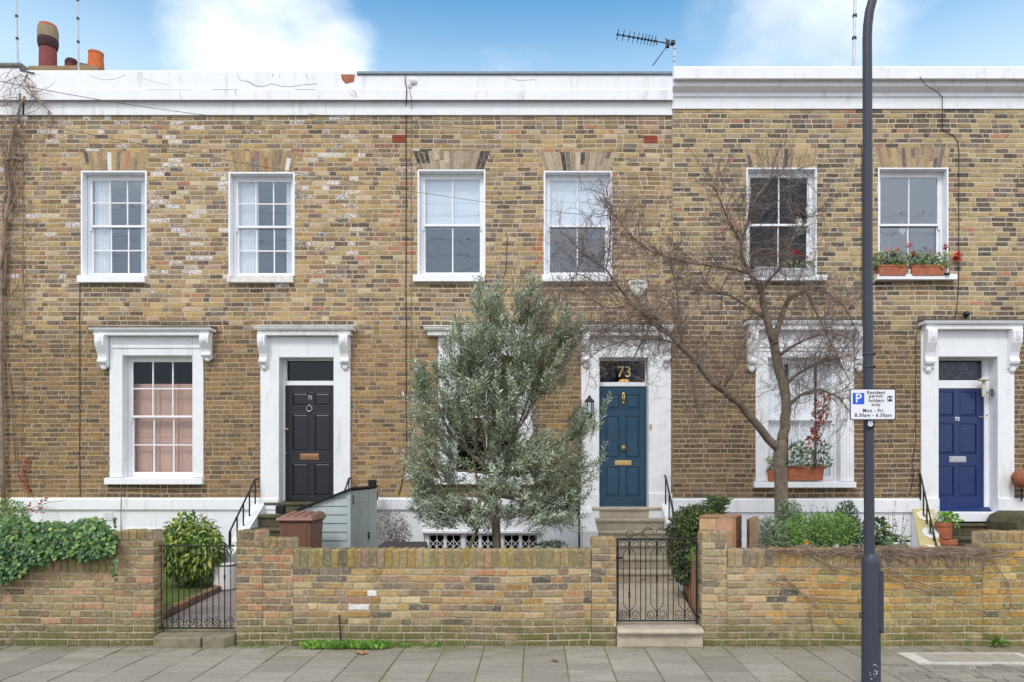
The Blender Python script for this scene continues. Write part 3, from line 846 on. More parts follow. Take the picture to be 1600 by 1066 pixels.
pot(112, [((150, 96, 80), [(10.5, 114), (9.5, 109)]), ((120, 56, 54), [(9.6, 109), (9.4, 103)]), ((72, 40, 46), [(9.5, 103), (9.3, 97), (7, 93.5), (3, 92.3), (.4, 92)])])
pot(150, [((206, 110, 62), [(12, 114), (11, 96), (10.4, 86)]), ((198, 116, 76), [(10.9, 86), (11, 83), (9.2, 82.5), (8.6, 84), (8.4, 95)])])

# ================================================================== HOUSE 73 (teal door)
h73 = thing('terraced_house', (X(800), 0, 0), 'brick terraced house with a teal front door behind the olive tree', 'house')
x73a, x73b = X(560), X(1050)
w73 = [rectpx(655, 756, 268, 430), rectpx(852, 954, 270, 430)]
g73 = rectpx(704, 814, 556, 746)
d73 = (X(936), X(1013), Z(793), Z(559))
for k, (o, pl, pr) in enumerate(zip(w73, (646, 846.5), (757.5, 957))):
    sash_window(h73, o, 0, 2, 1, (X(pl), X(pr), Z(441.5), o[2], .07), lip=.026)
w = sash_window(h73, g73, 0, 2, 1, (X(679), X(836), Z(757), g73[2], .09), 'lowglass', surround=True, rev=.13)
mb = MB(); xl, xr = X(685), X(832)
mb.box(xl, g73[0], -.035, .13, g73[2] + .001, Z(527)); mb.box(g73[1], xr, -.035, .13, g73[2] + .001, Z(527)); mb.box(g73[0], g73[1], -.035, .13, g73[3], Z(527))
mb.build('surround', M['white'], w, bevel=.006)
hood(w, X(665), X(852), 0, Z(527), Z(514), .21, worn=True)
door_case(h73, (X(908), X(1048)), (d73[0], d73[1], d73[3]), .9, Z(527), (X(904), X(1049.5), Z(527), Z(513.5)), 0,
          ((X(909), X(920), Z(572)), (X(1034), X(1046), Z(572))), worn=True, pl=1.5)
dx0, dx1 = d73[0] + .012, d73[1] - .004
jambs(h73, d73[0], d73[1], dx0, dx1, Z(793), d73[3], yd)
t73 = transom(h73, dx0, dx1, ZZ(604), ZZ(597.5), d73[3], yd)
text('house_number', '73', (XX(975.5), yd - .012, ZZ(582)), .25, M['gold'], t73, sx=.95, offset=.001)
dr = panel_door(h73, dx0, dx1, Z(793) + .0, ZZ(604), yd, 'teal', [(ZZ(640), ZZ(616)), (ZZ(716), ZZ(650)), (ZZ(776), ZZ(729))])
letterbox(dr, XX(960.5), XX(986.5), ZZ(727), ZZ(719.5), yd, 'brass')
knob(dr, (XX(973.5), yd, ZZ(699.5)), .04, 'brass')
mb = MB(); kx = XX(974)
mb.ell((kx, yd - .02, ZZ(616.5)), (.032, .02, .035)); mb.ell((kx, yd - .02, ZZ(630)), (.03, .02, .022))
mb.tube([(kx - .02, yd - .03, ZZ(616)), (kx - .012, yd - .04, ZZ(624)), (kx - .018, yd - .03, ZZ(630))], .009, 6)
mb.tube([(kx + .02, yd - .03, ZZ(616)), (kx + .012, yd - .04, ZZ(624)), (kx + .018, yd - .03, ZZ(630))], .009, 6)
mb.build('knocker', M['brass'], dr, smooth=True)
mb = MB(); mb.box(dx0, dx1, yd - .03, yd - .001, Z(793) + .001, Z(791) + .01); mb.build('weather_bar', M['teal'], dr)
mb = MB(); mb.box(X(1014.5), X(1017.5), -.05, -.034, Z(671), Z(663)); mb.ell((X(1016), -.052, Z(667)), (.009, .006, .009)); mb.build('bell_push', M['brass'], h73)
mb = MB(); mb.lathe((X(917), -.035, Z(570)), [(.06, 0), (.055, -.02), (.03, -.03), (.002, -.032)], 16, 'y'); mb.box(X(910), X(922), -.06, -.0355, Z(566.5), Z(565.4)); mb.build('rosette', M['white'], h73, smooth=True, autosmooth=True)
ar73 = [((w73[0][0] + w73[0][1]) / 2, w73[0][3] + .028, Z(236), .515, .63), ((w73[1][0] + w73[1][1]) / 2, w73[1][3] + .028, Z(238), .515, .63)]
PAL_AR73 = [(6, (186, 170, 138)), (4, (168, 150, 120)), (3, (196, 182, 150)), (2, (80, 74, 74)), (1.2, (128, 116, 104))]
for a in ar73: flat_arch(h73, *a, 0, 15, PAL_AR73)
BW = [(X(670), X(720)), (X(727), X(773)), (X(787), X(839))]
bwt = Z(835)
holes73 = [grow(o) for o in w73] + [grow(g73), (d73[0] - .02, d73[1] + .02, 0, d73[3] + .02)]
facade(h73, x73a, x73b, ZP, ZT, 0, holes73, ar73, col73, (.11, 0))
plinth(h73, x73a, x73b, 0, [(d73[0] - .02, d73[1] + .02, .9, 3), (BW[0][0] - .08, BW[2][1] + .08, .2, bwt + .02)])
mb = MB()
mb.box(BW[0][0] - .1, BW[2][1] + .1, -.05, .02, bwt + .02, bwt + .06)
mb.box(BW[0][0] - .08, BW[0][0], .03, .1, .2, bwt + .02); mb.box(BW[2][1], BW[2][1] + .08, .03, .1, .2, bwt + .02)
for (a, b), (c, d) in zip(BW, BW[1:]): mb.box(b, c, .03, .1, .2, bwt + .02)
for a, b in BW:
    m_ = (a + b) / 2
    mb.box(a, b, .035, .095, bwt - .02, bwt + .019); mb.box(a, b, .035, .095, .2, .26); mb.box(m_ - .02, m_ + .02, .036, .094, .26, bwt - .02)
bw = mb.build('basement_window', M['gloss'], h73, bevel=.003)
g = MB()
for a, b in BW: g.box(a + .001, b - .001, .064, .068, .25, bwt - .01)
g.build('pane', M['lowglass'], bw)
g = MB()                                        # folding security grille
for a, b in BW:
    for s0, s1 in ((a + .01, (a + b) / 2 - .022), ((a + b) / 2 + .022, b - .01)):
        n = 2; wd = (s1 - s0) / n; ys = .05
        for i in range(n + 1):
            xx = s0 + wd * i; g.box(max(s0, xx - .006), min(s1, xx + .006), ys - .004, ys + .004, .26, bwt - .02)
        for i in range(n):
            zz = bwt - .09
            while zz > .3:
                for e0, e1 in ((0, 1), (1, 0)):
                    g.tube([(s0 + wd * (i + e0), ys - .006, zz), (s0 + wd * (i + e1), ys - .006, zz - .13)], .0055, 4)
                zz -= .13
g.build('security_grille', M['gloss'], bw)
for px, py in ((624, 217), (1017, 218)):
    mb = MB(); x0, x1, z0, z1 = rectpx(px - 11, px + 10, py - 5.5, py + 5.5)
    rect_frame(mb, x0, x1, z0, z1, -.014, .02, .012, .012, .012, .012)
    for i in range(1, 9): xx = x0 + (x1 - x0) * i / 9; mb.box(xx - .005, xx + .005, -.013, .01, z0 + .012, z1 - .012)
    for i in range(1, 4): zz = z0 + (z1 - z0) * i / 4; mb.box(x0 + .012, x1 - .012, -.0125, .01, zz - .006, zz + .006)
    mb.box(x0 + .002, x1 - .002, -.004, .015, z0 + .002, z1 - .002)
    mb.colour((178, 84, 66)); mb.c = [(*lin((158, 76, 62)), 1)] * len(mb.f); mb.build('air_brick', M['attr'], h73)
mb = par71(x73a, x73b, True, tops=121)
mb.mat(1); mb.box(x73a + .0, x73b - .0, -.11, .36, Z(121) + .001, Z(117.3)); mb.mat(2)
mb.mat(3); crack_or_shade([(800, 124), (812, 126), (832, 124.8), (836, 123.4)], .006); crack_or_shade([(560, 156.4), (700, 157), (820, 156.4), (940, 157), (1048, 157.4)], .012, -.1015)  # the long strip is the overhang's shadow, drawn in dark colour
mb.mat(4); mb.ell((X(645, -.1), -.10, Z(127, -.1)), (.07, .03, .05)); mb.ell((X(640, -.1), -.1, Z(133, -.1)), (.03, .03, .06))
mb.build('parapet', [M['white'], M['lead'], M['white'], M['cable'], M['worn']], h73)
interior(h73, x73a, x73b, .33, 7.6)
mb = MB(); mb.box(x73a, x73b, .37, 5.1, 7.6, 7.7); mb.build('roof', M['felt'], h73)

# ================================================================== HOUSE 75 (blue door)
YF = -.03
def r75(l, r, t, b): return rectpx(l, r, t, b, YF)
A = lambda p: X(p, YF)
B = lambda p: Z(p, YF)
h75 = thing('terraced_house', (A(1350), 0, 0), 'brick terraced house with a royal blue front door and geraniums on an upper sill', 'house')
x75a, x75b = A(1051), A(2150)
w75 = [r75(1168.5, 1273.5, 265, 431), r75(1374, 1479, 265, 430)]
g75 = r75(1199, 1312, 559, 752)
d75 = (A(1465), A(1557), B(800), B(558))
for k, (o, pl, pr) in enumerate(zip(w75, (1176 - 14, 1366), (1288, 1490))):
    sash_window(h75, o, YF, 2, 1, (A(pl), A(pr), B(441 if k == 0 else 439.5), o[2], .11), 'lowglass' if k == 0 else 'glass', lip=.026, zm=B(347.5))
w = sash_window(h75, g75, YF, 2, 1, (A(1176), A(1334), B(762), g75[2], .1), 'lowglass', surround=True, rev=.13)
mb = MB(); xl, xr = A(1180), A(1333)
yy0, yy1 = YF - .035, YF + .13
mb.box(xl, g75[0], yy0, yy1, g75[2] + .001, B(518)); mb.box(g75[1], xr, yy0, yy1, g75[2] + .001, B(518)); mb.box(g75[0], g75[1], yy0, yy1, g75[3], B(518))
for a, b in ((xl + .02, g75[0] - .02), (g75[1] + .02, xr - .02)):
    for f in (.2, .5, .8): mb.box(a + (b - a) * f - .016, a + (b - a) * f + .016, yy0 - .01, yy0 + .001, g75[2] + .002, B(560))
mb.box(xl + .02, xr - .02, yy0 - .012, yy0 + .001, B(550), B(546)); mb.box(xl + .02, xr - .02, yy0 - .02, yy0 + .001, B(544), B(541))
mb.build('surround', M['white'], w, bevel=.005)
hood(w, A(1162), A(1351), YF, B(518), B(504), .22)
console(w, A(1166), A(1180), YF, B(518), B(577)); console(w, A(1334), A(1347.5), YF, B(518), B(577))
door_case(h75, (A(1438), A(1583)), (d75[0], d75[1], d75[3]), .4, B(517), (A(1434.5), A(1594), B(517), B(504)), YF,
          ((A(1440), A(1455), B(578)), (A(1571), A(1586), B(578))), pl=1.42)
y5 = YF + .22
dx0, dx1 = d75[0] + .003, X(1537, y5)
ZZ = lambda p: Z(p, y5)
XX = lambda p: X(p, y5)
jambs(h75, d75[0], d75[1], dx0, dx1, B(799), d75[3], y5)
t75 = transom(h75, dx0, dx1, ZZ(607), ZZ(594.5), d75[3], y5)
mb = MB()                                       # coloured leaded lights behind the glass
nx, nz = 22, 9
ax, bx, az, bz = dx0 + .03, dx1 - .03, ZZ(592), ZZ(568)
for i in range(nx):
    for k in range(nz):
        c = wchoice([(5, (40, 44, 58)), (3, (62, 70, 96)), (3, (58, 58, 60)), (1, (110, 74, 60)), (1.5, (92, 96, 88)), (1, (48, 62, 112))])
        mb.colour(jit(c, .15)); mb.box(ax + (bx - ax) * (i + .06) / nx, ax + (bx - ax) * (i + .94) / nx, y5 + .028, y5 + .031, az + (bz - az) * (k + .08) / nz, az + (bz - az) * (k + .92) / nz)
mb.build('leaded_lights', M['attr_s'], t75)
dr = panel_door(h75, dx0, dx1, ZZ(796), ZZ(607), y5, 'blue', [(ZZ(651), ZZ(611)), (ZZ(710), ZZ(661)), (ZZ(776), ZZ(728))])
letterbox(dr, XX(1482.5), XX(1509), ZZ(722.5), ZZ(713), y5, 'chrome')
text('house_number', '75', (XX(1495.5), y5 - .003, ZZ(655)), .085, M['signwhite'], dr, offset=.002)
mb = MB(); mb.prism([(y5 - .09, ZZ(799.5)), (y5 - .09, ZZ(797)), (y5 - .002, ZZ(791)), (y5 - .002, ZZ(799.5))], 'yz', dx0, X(1546, y5)); mb.build('weather_bar', M['blue'], dr)
knob(dr, (XX(1531), y5, ZZ(652)), .014, 'brass', 'lock')
mb = MB(); mb.lathe((X(1542, y5 - .02), y5 - .02, Z(649, y5)), [(.018, 0), (.014, -.012), (.004, -.014)], 12, 'y'); mb.build('bell_push', M['chrome'], h75, smooth=True)
mb = MB(); mb.box(d75[0], d75[1], YF - .07, y5 + .05, B(815), B(800) - .002); mb.build('door_sill', M['white'], h75, bevel=.01)
ar75 = [((w75[0][0] + w75[0][1]) / 2, w75[0][3] + .028, B(232), .52, .60), ((w75[1][0] + w75[1][1]) / 2, w75[1][3] + .028, B(231), .52, .60)]
PAL_AR75 = [(6, (190, 160, 110)), (4, (176, 148, 108)), (3, (172, 138, 116)), (2, (130, 112, 104)), (1, (104, 98, 100))]
for a in ar75: flat_arch(h75, *a, YF, 15, PAL_AR75)
holes75 = [grow(o) for o in w75] + [grow(g75), (d75[0] - .02, d75[1] + .02, 0, d75[3] + .02)]
facade(h75, x75a, x75b, B(778), B(170), YF, holes75, ar75, col75, h=.0795, j=.016)
mb = MB(); mb.box(x75a - .0, x75a + .02, YF + .001, .02, .0, B(170)); mb.build('return_wall', M['mortar_low'], h75)
plinth(h75, x75a, x75b, YF, [(d75[0] - .02, d75[1] + .02, .3, 3)], band=(779, 800))
mb = MB()
pf = [(0, 170), (-.02, 170), (-.02, 151.5), (-.04, 151), (-.04, 145.5), (-.06, 143), (-.10, 139), (-.13, 135.5), (-.14, 134.5), (-.14, 128), (-.15, 127.6), (-.15, 126.2), (-.19, 124), (-.23, 122.5), (-.23, 105), (-.21, 104)]
poly = [(YF + a, Z(p, YF + a)) for a, p in pf] + [(.3, Z(104, -.3) + .01), (.3, B(170))]
mb.prism(poly, 'yz', x75a - .02, x75b)
mb.build('cornice', M['white'], h75, recalc=True)
interior(h75, x75a, x75b, .33, 7.7)
mb = MB(); mb.box(x75a, x75b, .34, 5.1, 7.72, 7.82); mb.build('roof', M['felt'], h75)

# ================================================================== HOUSE 69 (left edge)
h69 = thing('terraced_house', (X(-10), 0, 0), 'brick terraced house at the far left edge, overgrown with bare climber stems', 'house')
x69a, x69b = X(-620), X(40)
facade(h69, x69a, x69b, ZP, ZT, 0, [], [], col71, (0, .11))
plinth(h69, x69a, x69b, 0, [])
mb = par71(x69a, X(36), False, tops=108)
mb.mat(1); mb.prism([(-.1, Z(110)), (-.11, Z(107)), (-.09, Z(103)), (.36, Z(102.5)), (.36, Z(110))], 'yz', x69a, X(32, -.1))
mb.prism([(X(32, -.1), Z(110, -.1)), (X(31.8, -.1), Z(103.5, -.1)), (X(39, -.1), Z(110, -.1)), (X(54, -.1), Z(113.5, -.1)), (X(50, -.1), Z(115, -.1))], 'xz', -.1, .3)
mb.mat(0); mb.box(X(36), x69b, -.08, .3, Z(150), Z(116) + .0)
mb.build('parapet', [M['white'], M['cap']], h69)
interior(h69, x69a, x69b, .33, 7.6)

# ================================================================== GROUND
mb = MB(); mb.quad((-90, -90, -.16), (90, -90, -.16), (90, 90, -.16), (-90, 90, -.16))
tag(mb.build('ground', M['soil'], None, recalc=False), kind='structure')
def structure(mb, name, mats, **k): return tag(mb.build(name, mats, None, **k), kind='structure')
asphalt = simple('asphalt', (74, 74, 76), .95, .25, 12, .2, bump=.6, bscale=120)
M['slabjoint'] = simple('mossy_joint_sand', (122, 120, 92), 1.0, .3, 14, .1, bump=.6, dirt=(84, 98, 48), dirt_amt=.8)
def slab_mat():
    t = NT('worn_concrete_slab'); a = t.attr()
    nz = t.ramp(t.noise(26, 8, .75), .25, .75, .84, 1.16); g = t.n.new("ShaderNodeCombineXYZ")
    for i in range(3): t.l.new(nz, g.inputs[i])
    col = t.mix(1.0, a.outputs["Color"], g.outputs[0], 'MULTIPLY')
    st = t.ramp(t.noise(2.6, 9, .75, (.45, 2.4, 1)), .40, .68, 0, .62); col = t.mix(st, col, lin((122, 118, 108)))
    sep = t.n.new("ShaderNodeSeparateXYZ"); t.l.new(t.geo.outputs["Position"], sep.inputs[0])
    near = t.ramp(sep.outputs["Y"], -4.75, -4.05, 0, 1)
    ms = t.math('MULTIPLY', t.ramp(t.noise(3.5, 8, .7, off=(2, 6, 1)), .40, .64), near)
    col = t.mix(t.math('MULTIPLY', ms, .75), col, lin((112, 108, 74)))
    mo = t.ramp(t.noise(1.3, 8, .7, off=(7, 1, 4)), .56, .72, 0, .4); col = t.mix(mo, col, lin((122, 122, 92)))
    gum = t.ramp(t.noise(16, 2, .4, off=(3, 9, 2)), .70, .74, 0, .55); col = t.mix(gum, col, lin((104, 100, 94)))
    sp = t.ramp(t.noise(55, 2, .5, off=(1, 5, 2)), .70, .76, 0, .8); col = t.mix(sp, col, lin((196, 192, 184)))
    t.bump(t.noise(60, 6, .7), .4, .004)
    return t.done(col, .9, .25)
M['slab'] = slab_mat()
mb = MB(); mb.mat(0); mb.box(-17, 17, -7.3, -3.5, -.14, -.008)
mb.mat(1)
PX0 = X(882, -4.2)                                    # a straight joint that runs to the vanishing point
cw = .418
def slab(x0, x1, y0, y1, c, j=.0055, dz=.004, ch=.005):
    z = U(-dz, dz); t0, t1 = U(-.002, .002), U(-.002, .002)
    k_ = U(.94, 1.06); mb.colour(tuple(v * k_ for v in c))
    a = [(x0 + j / 2, y0 + j / 2, -.02), (x1 - j / 2, y0 + j / 2, -.02), (x1 - j / 2, y1 - j / 2, -.02), (x0 + j / 2, y1 - j / 2, -.02)]
    b = [(x0 + j / 2 + ch, y0 + j / 2 + ch, z + t0), (x1 - j / 2 - ch, y0 + j / 2 + ch, z + t1), (x1 - j / 2 - ch, y1 - j / 2 - ch, z + t1), (x0 + j / 2 + ch, y1 - j / 2 - ch, z + t0)]
    mb.add(a + b, [(4, 5, 6, 7), (0, 1, 5, 4), (1, 2, 6, 5), (2, 3, 7, 6), (3, 0, 4, 7)])
SC = (150, 146, 138)
XBLK = 3.25
k0 = int((-16 - PX0) / cw); 
for k in range(k0, 60):
    xa = PX0 + k * cw; xb = xa + cw
    if xa > 16: break
    y = -4.03
    # a row of narrow cut setts against the garden walls
    n = 2; wd = cw / n; sc_ = U(-7, 7); SC = (146 + sc_, 142 + sc_, 132 + sc_)
    for i in range(n): slab(xa + wd * i, xa + wd * (i + 1), y - .12, y, (146, 140, 124))
    y -= .12
    first = .3 if k % 2 else .6
    while y > -7.2:
        L = first or .6; first = None
        y0 = max(y - L, -7.2)
        cutx = xb
        if xa >= XBLK - .05 and y0 < -4.6: y0 = max(y0, -4.75)
        if rng.random() < .16:
            q_ = y0 + (y - y0) * U(.3, .7); slab(xa, xb, y0, q_, SC); slab(xa, xb, q_, y, SC)
        else: slab(xa, xb, y0, y, SC)
        y = y0
        if xa >= XBLK - .05 and y <= -4.7:
            break
    if xa >= XBLK - .05:
        while y > -7.2:                                # small block paving
            y0 = y - .1
            o = U(0, .05)
            xs_ = [xa, xa + cw / 2 + (.1 if int(y * 10) % 2 else -.1), xb]
            for a, b in zip(xs_, xs_[1:]): slab(a, b, y0, y, wchoice([(4, (140, 136, 128)), (2, (150, 144, 132)), (2, (128, 125, 120))]), .007)
            y = y0
structure(mb, 'pavement', [M['slabjoint'], M['slab']], recalc=False)
mb = MB(); mb.box(-30, 30, -7.45, -7.305, -.15, .0); structure(mb, 'kerb', M['stone'])
mb = MB(); mb.quad((-60, -17, -.12), (60, -17, -.12), (60, -7.45, -.12), (-60, -7.45, -.12)); structure(mb, 'road', asphalt, recalc=False)
mb = MB(); mb.box(-18, 28, -3.5, .0, -.15, .12); structure(mb, 'garden_soil', M['soil'])
# cover with a pale frame let into the pavement
u = thing('utility_cover', (X(1500, -4.6), -4.6, 0), 'flat concrete access cover with a white border set in the pavement', 'access cover')
c = [P(1400, 1021.5), P(1600, 1021.5)]
yn, yfr = -11.8 + F * 1.84 / (1038 - 738), -11.8 + F * 1.84 / (1021.5 - 738)
cx0, cx1 = X(1402, yfr), X(1592, yfr)
mb = MB(); rect_frame_xy = lambda x0, x1, y0, y1, w: (mb.box(x0, x0 + w * 2, y0, y1, -.01, .0105), mb.box(x1 - w, x1, y0, y1, -.01, .0105), mb.box(x0 + w * 2, x1 - w, y0, y0 + w * .5, -.01, .0105), mb.box(x0 + w * 2, x1 - w, y1 - w * .35, y1, -.01, .0105))
rect_frame_xy(cx0, cx1, yn, yfr, .075); mb.build('cover_frame', simple('pale_frame', (196, 192, 184), .85, .1, 12, .2, dirt=(140, 134, 120), dirt_amt=.5), u)
mb = MB(); mb.box(cx0 + .15, cx1 - .075, yn + .038, yfr - .027, -.01, .008); mb.build('cover_slab', simple('cover_concrete', (158, 152, 142), .9, .12, 9, .2, bump=.4, dirt=(120, 116, 104), dirt_amt=.5), u)

# ================================================================== GARDEN WALLS
YW0, YW1 = -4.0, -3.78
PAL_GW = [(5, (180, 148, 100)), (4, (192, 156, 98)), (4, (168, 142, 108)), (4, (160, 136, 116)), (3, (142, 122, 106)), (2.5, (118, 108, 104)), (2, (188, 132, 90)), (1.5, (176, 128, 104)), (1.2, (94, 88, 90)), (2, (198, 176, 136)), (2, (170, 128, 64))]
PAL_GL = [(5, (160, 140, 104)), (4, (150, 130, 98)), (3, (168, 144, 112)), (1.2, (180, 130, 104)), (1.2, (184, 138, 114)), (2, (140, 122, 100)), (1, (124, 108, 92)), (.5, (170, 110, 88))]
PAL_GP = [(4, (150, 124, 96)), (3, (138, 116, 98)), (3, (176, 128, 94)), (1.5, (184, 132, 100)), (2, (124, 108, 96)), (.7, (186, 122, 84)), (1.5, (172, 142, 96)), (1, (106, 94, 88))]
PAL_GR = [(5, (186, 152, 94)), (4, (198, 152, 84)), (4, (172, 140, 92)), (3, (190, 140, 80)), (3, (166, 142, 106)), (1.5, (150, 128, 100)), (1, (104, 100, 98)), (2, (196, 170, 124))]
PAL_GRL = [(5, (184, 166, 134)), (4, (172, 150, 122)), (3, (194, 160, 118)), (3, (158, 138, 116)), (1.5, (120, 110, 104)), (2, (200, 156, 112))]
def gcol(pal, paint=()):
    def f(x, z):
        c = wchoice(pal(x) if callable(pal) else pal); al = 0
        for px, pz in paint:
            if abs(x - px) < .1 and abs(z - pz) < .038: c = (236, 234, 230); al = .6
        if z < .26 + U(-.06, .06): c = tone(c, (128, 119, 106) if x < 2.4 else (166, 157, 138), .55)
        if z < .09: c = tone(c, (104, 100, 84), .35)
        c = tone(wx(c, .18, (1.0, .98, .93)), (150, 130, 96), .12) if x < 3.0 else wx(c, .12, (.95, .94, .80))
        if x > 3.0 and rng.random() < .3: c = tone(c, (150, 138, 84), .5)
        return jit(c, .10), al
    return f
def coping(mb, x0, x1, ztop, hgt, palf, y0=YW0 - .004, y1=YW1 + .004, w=.072):
    mb.mat(0); mb.box(x0 + .004, x1 - .004, y0 + .012, y1 - .012, ztop - hgt + .001, ztop - .014)
    mb.mat(1); n = max(1, int(round((x1 - x0) / (w + .009)))); st = (x1 - x0) / n
    for i in range(n):
        a, b = x0 + st * i + .0045 + U(-.002, .002), x0 + st * (i + 1) - .0045 + U(-.002, .002)
        zt = ztop + U(-.008, .006); f = y0 - U(-.004, .004); c_ = .014
        c = wchoice(palf((a + b) / 2) if callable(palf) else palf); c = jit(c, .08)
        c = tone(c, (112, 112, 66) if x0 < -2.3 and rng.random() < .6 else (128, 116, 92), .48); mb.colour(c, 0)
        zb = ztop - hgt + .005
        bot = [(a, f + c_ * .4, zb), (b, f + c_ * .4, zb), (b, y1, zb), (a, y1, zb)]
        mid = [(a, f, zb + .01), (b, f, zb + .01), (b, y1 + .003, zb + .01), (a, y1 + .003, zb + .01)]
        tp0 = [(a, f, zt - c_), (b, f, zt - c_), (b, y1, zt - c_), (a, y1, zt - c_)]
        tp1 = [(a + c_, f + c_, zt), (b - c_, f + c_, zt), (b - c_, y1 - c_, zt), (a + c_, y1 - c_, zt)]
        for A_, B_ in ((mid, tp0), (tp0, tp1)):
            mb.add(A_ + B_, [(0, 1, 5, 4), (1, 2, 6, 5), (2, 3, 7, 6), (3, 0, 4, 7)] + ([(4, 5, 6, 7)] if B_ is tp1 else []))
def garden_wall(label, segs, pal, z0=-.02, h=.0775, paint=(), side_l=True, side_r=True, j=.015):
    """segs: (x0, x1, ztop, coping height)"""
    xa, xb = segs[0][0], segs[-1][1]
    w_ = thing('garden_wall', ((xa + xb) / 2, YW0, 0), label, 'wall')
    mb = MB(); cp = MB()
    for i, (x0, x1, zt, ch) in enumerate(segs):
        zc = zt - ch
        mb.mat(0); mb.box(x0, x1 - (.0 if i == len(segs) - 1 else .001), YW0 + .012, YW1 - .012, -.15, zc); mb.mat(1)
        cf = gcol(pal, paint)
        kw = dict(h=h, j=j, proud=.001, pj=.005, cham=.007, jt=.006, wav=.007)
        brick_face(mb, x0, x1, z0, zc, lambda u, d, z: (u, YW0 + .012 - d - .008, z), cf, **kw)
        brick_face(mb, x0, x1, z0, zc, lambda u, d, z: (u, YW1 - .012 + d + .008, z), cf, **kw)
        if i == len(segs) - 1 or segs[i + 1][2] < zt - .02: brick_face(mb, YW0 + .01, YW1 - .01, (z0 if i == len(segs) - 1 else segs[i + 1][2]), zc, lambda u, d, z, x1=x1: (x1 + d + .004, u, z), cf, **kw)
        if i == 0 or segs[i - 1][2] < zt - .02: brick_face(mb, YW0 + .01, YW1 - .01, (z0 if i == 0 else segs[i - 1][2]), zc, lambda u, d, z, x0=x0: (x0 - d - .004, u, z), cf, **kw)
        coping(cp, x0, x1, zt, ch, pal)
    mb.build('brickwork', [M['mortar_wall'], M['gbrick']], w_, recalc=False)
    cp.build('coping', [M['mortar_wall'], M['gbrick']], w_, recalc=False)
    return w_
W = lambda p: X(p, YW0)
V = lambda p: Z(p, YW0)
wl_ = garden_wall('low brick garden wall with ivy spilling over its top, left of the black gate', [(W(-700), W(178), V(868), .2), (W(178), W(239), V(829), .11)], PAL_GL)
wm_ = garden_wall('long low yellow brick garden wall in front of the olive tree', [(W(369), W(410), V(829), .11), (W(410.5), W(457), V(841), .11), (W(457.5), W(924), V(858.5), .205), (W(924.5), W(962.5), V(840), .11)],
                  lambda x: PAL_GP if x < W(450) else (PAL_GW if x < W(850) else PAL_GW), paint=((W(557), V(945)), (W(588), V(923))))
wr_ = garden_wall('mossy ochre brick garden wall with dry creeper stems, right of the teal door gate', [(W(1097), W(1136), V(831), .11), (W(1136.5), W(1536), V(858), .2), (W(1536.5), W(2400), V(831), .12)],
                  lambda x: PAL_GRL if x < W(1200) else PAL_GR)
# iron peg in the middle wall
mb = MB(); mb.tube([P(530, 964, -4.03), P(531, 980, -4.035), P(533, 1003, -4.03)], [.006, .007, .009], 6); mb.ell(P(530, 963, -4.03), (.013, .01, .012))
tag(mb.build('iron_spike', M['black'], None, loc=P(533, 1003, -4.03)), 'rusty black iron spike fixed to the base of the brick wall', 'iron spike')

# ================================================================== STEPS AND PATHS
def stone_step(parent, x0, x1, yn, yf_, zt, zb, m, nose=.03):
    mb = MB(); mb.prism([(yn + nose, zb), (yn + nose, zt - .055), (yn + .004, zt - .05), (yn, zt - .03), (yn + .004, zt - .008), (yn + .02, zt), (yf_, zt), (yf_, zb)], 'yz', x0, x1)
    return mb.build('step', M[m], parent, bevel=.006)
def cheek(parent, x0, x1, ya, za, yb, zb, zbot, mat_='white', flare=0.0):
    mb = MB(); mb.hexa([(x0 + flare, yb, zbot), (x1 + flare, yb, zbot), (x1, ya, zbot), (x0, ya, zbot)], [(x0 + flare, yb, zb), (x1 + flare, yb, zb), (x1, ya, za), (x0, ya, za)])
    return mb.build('cheek_wall', M[mat_], parent, bevel=.008)
# 73: six stone steps between white cheeks, path, gate step
s73 = thing('entrance_steps', (1.45, -.7, .2), 'flight of pale stone steps with white side walls climbing to the teal door', 'steps')
zs73 = 1.28; rise = .17
for i in range(6):
    zt = zs73 - i * rise
    yn = -.05 - .27 * i if i else -.08
    yback = 0.0 if i == 0 else (-.05 - .27 * (i - 1) + .034 if i > 1 else -.046)
    stone_step(s73, .885, 2.0 - .0 * i, yn - .0, yback if i else .3, zt, zt - rise + (.0005 if i < 5 else -.06), 'stone')
cheek(s73, .66, .88, -.04, 1.30, -1.35, 1.0, .15); cheek(s73, 2.004, 2.12, -.04, 1.36, -1.45, .46, .15)
mb = MB(); mb.hexa([(.84, -3.55, .05), (1.79, -3.55, .05), (2.0, -1.33, .05), (.84, -1.33, .05)], [(.84, -3.55, .203), (1.79, -3.55, .203), (2.0, -1.33, .262), (.84, -1.33, .262)])
structure(mb, 'path', M['stone'])
gs = thing('gate_step', (W(1029), -4.05, 0), 'broad stone step with a rounded nose under the right hand scrolled gate', 'step')
mb = MB(); x0, x1 = W(963.5), W(1096.5)
mb.prism([(-4.06, -.02), (-4.06, .12), (-4.10, .13), (-4.115, .155), (-4.10, .18), (-4.07, .19), (-3.78, .20), (-3.78, -.02)], 'yz', x0 + .001, x1 - .001); mb.build('tread', M['stone'], gs, bevel=.006)
mb = MB(); mb.box(x0 + .002, x1 - .002, -3.779, -3.551, .0, .203); mb.build('landing', M['stone'], gs, bevel=.006)
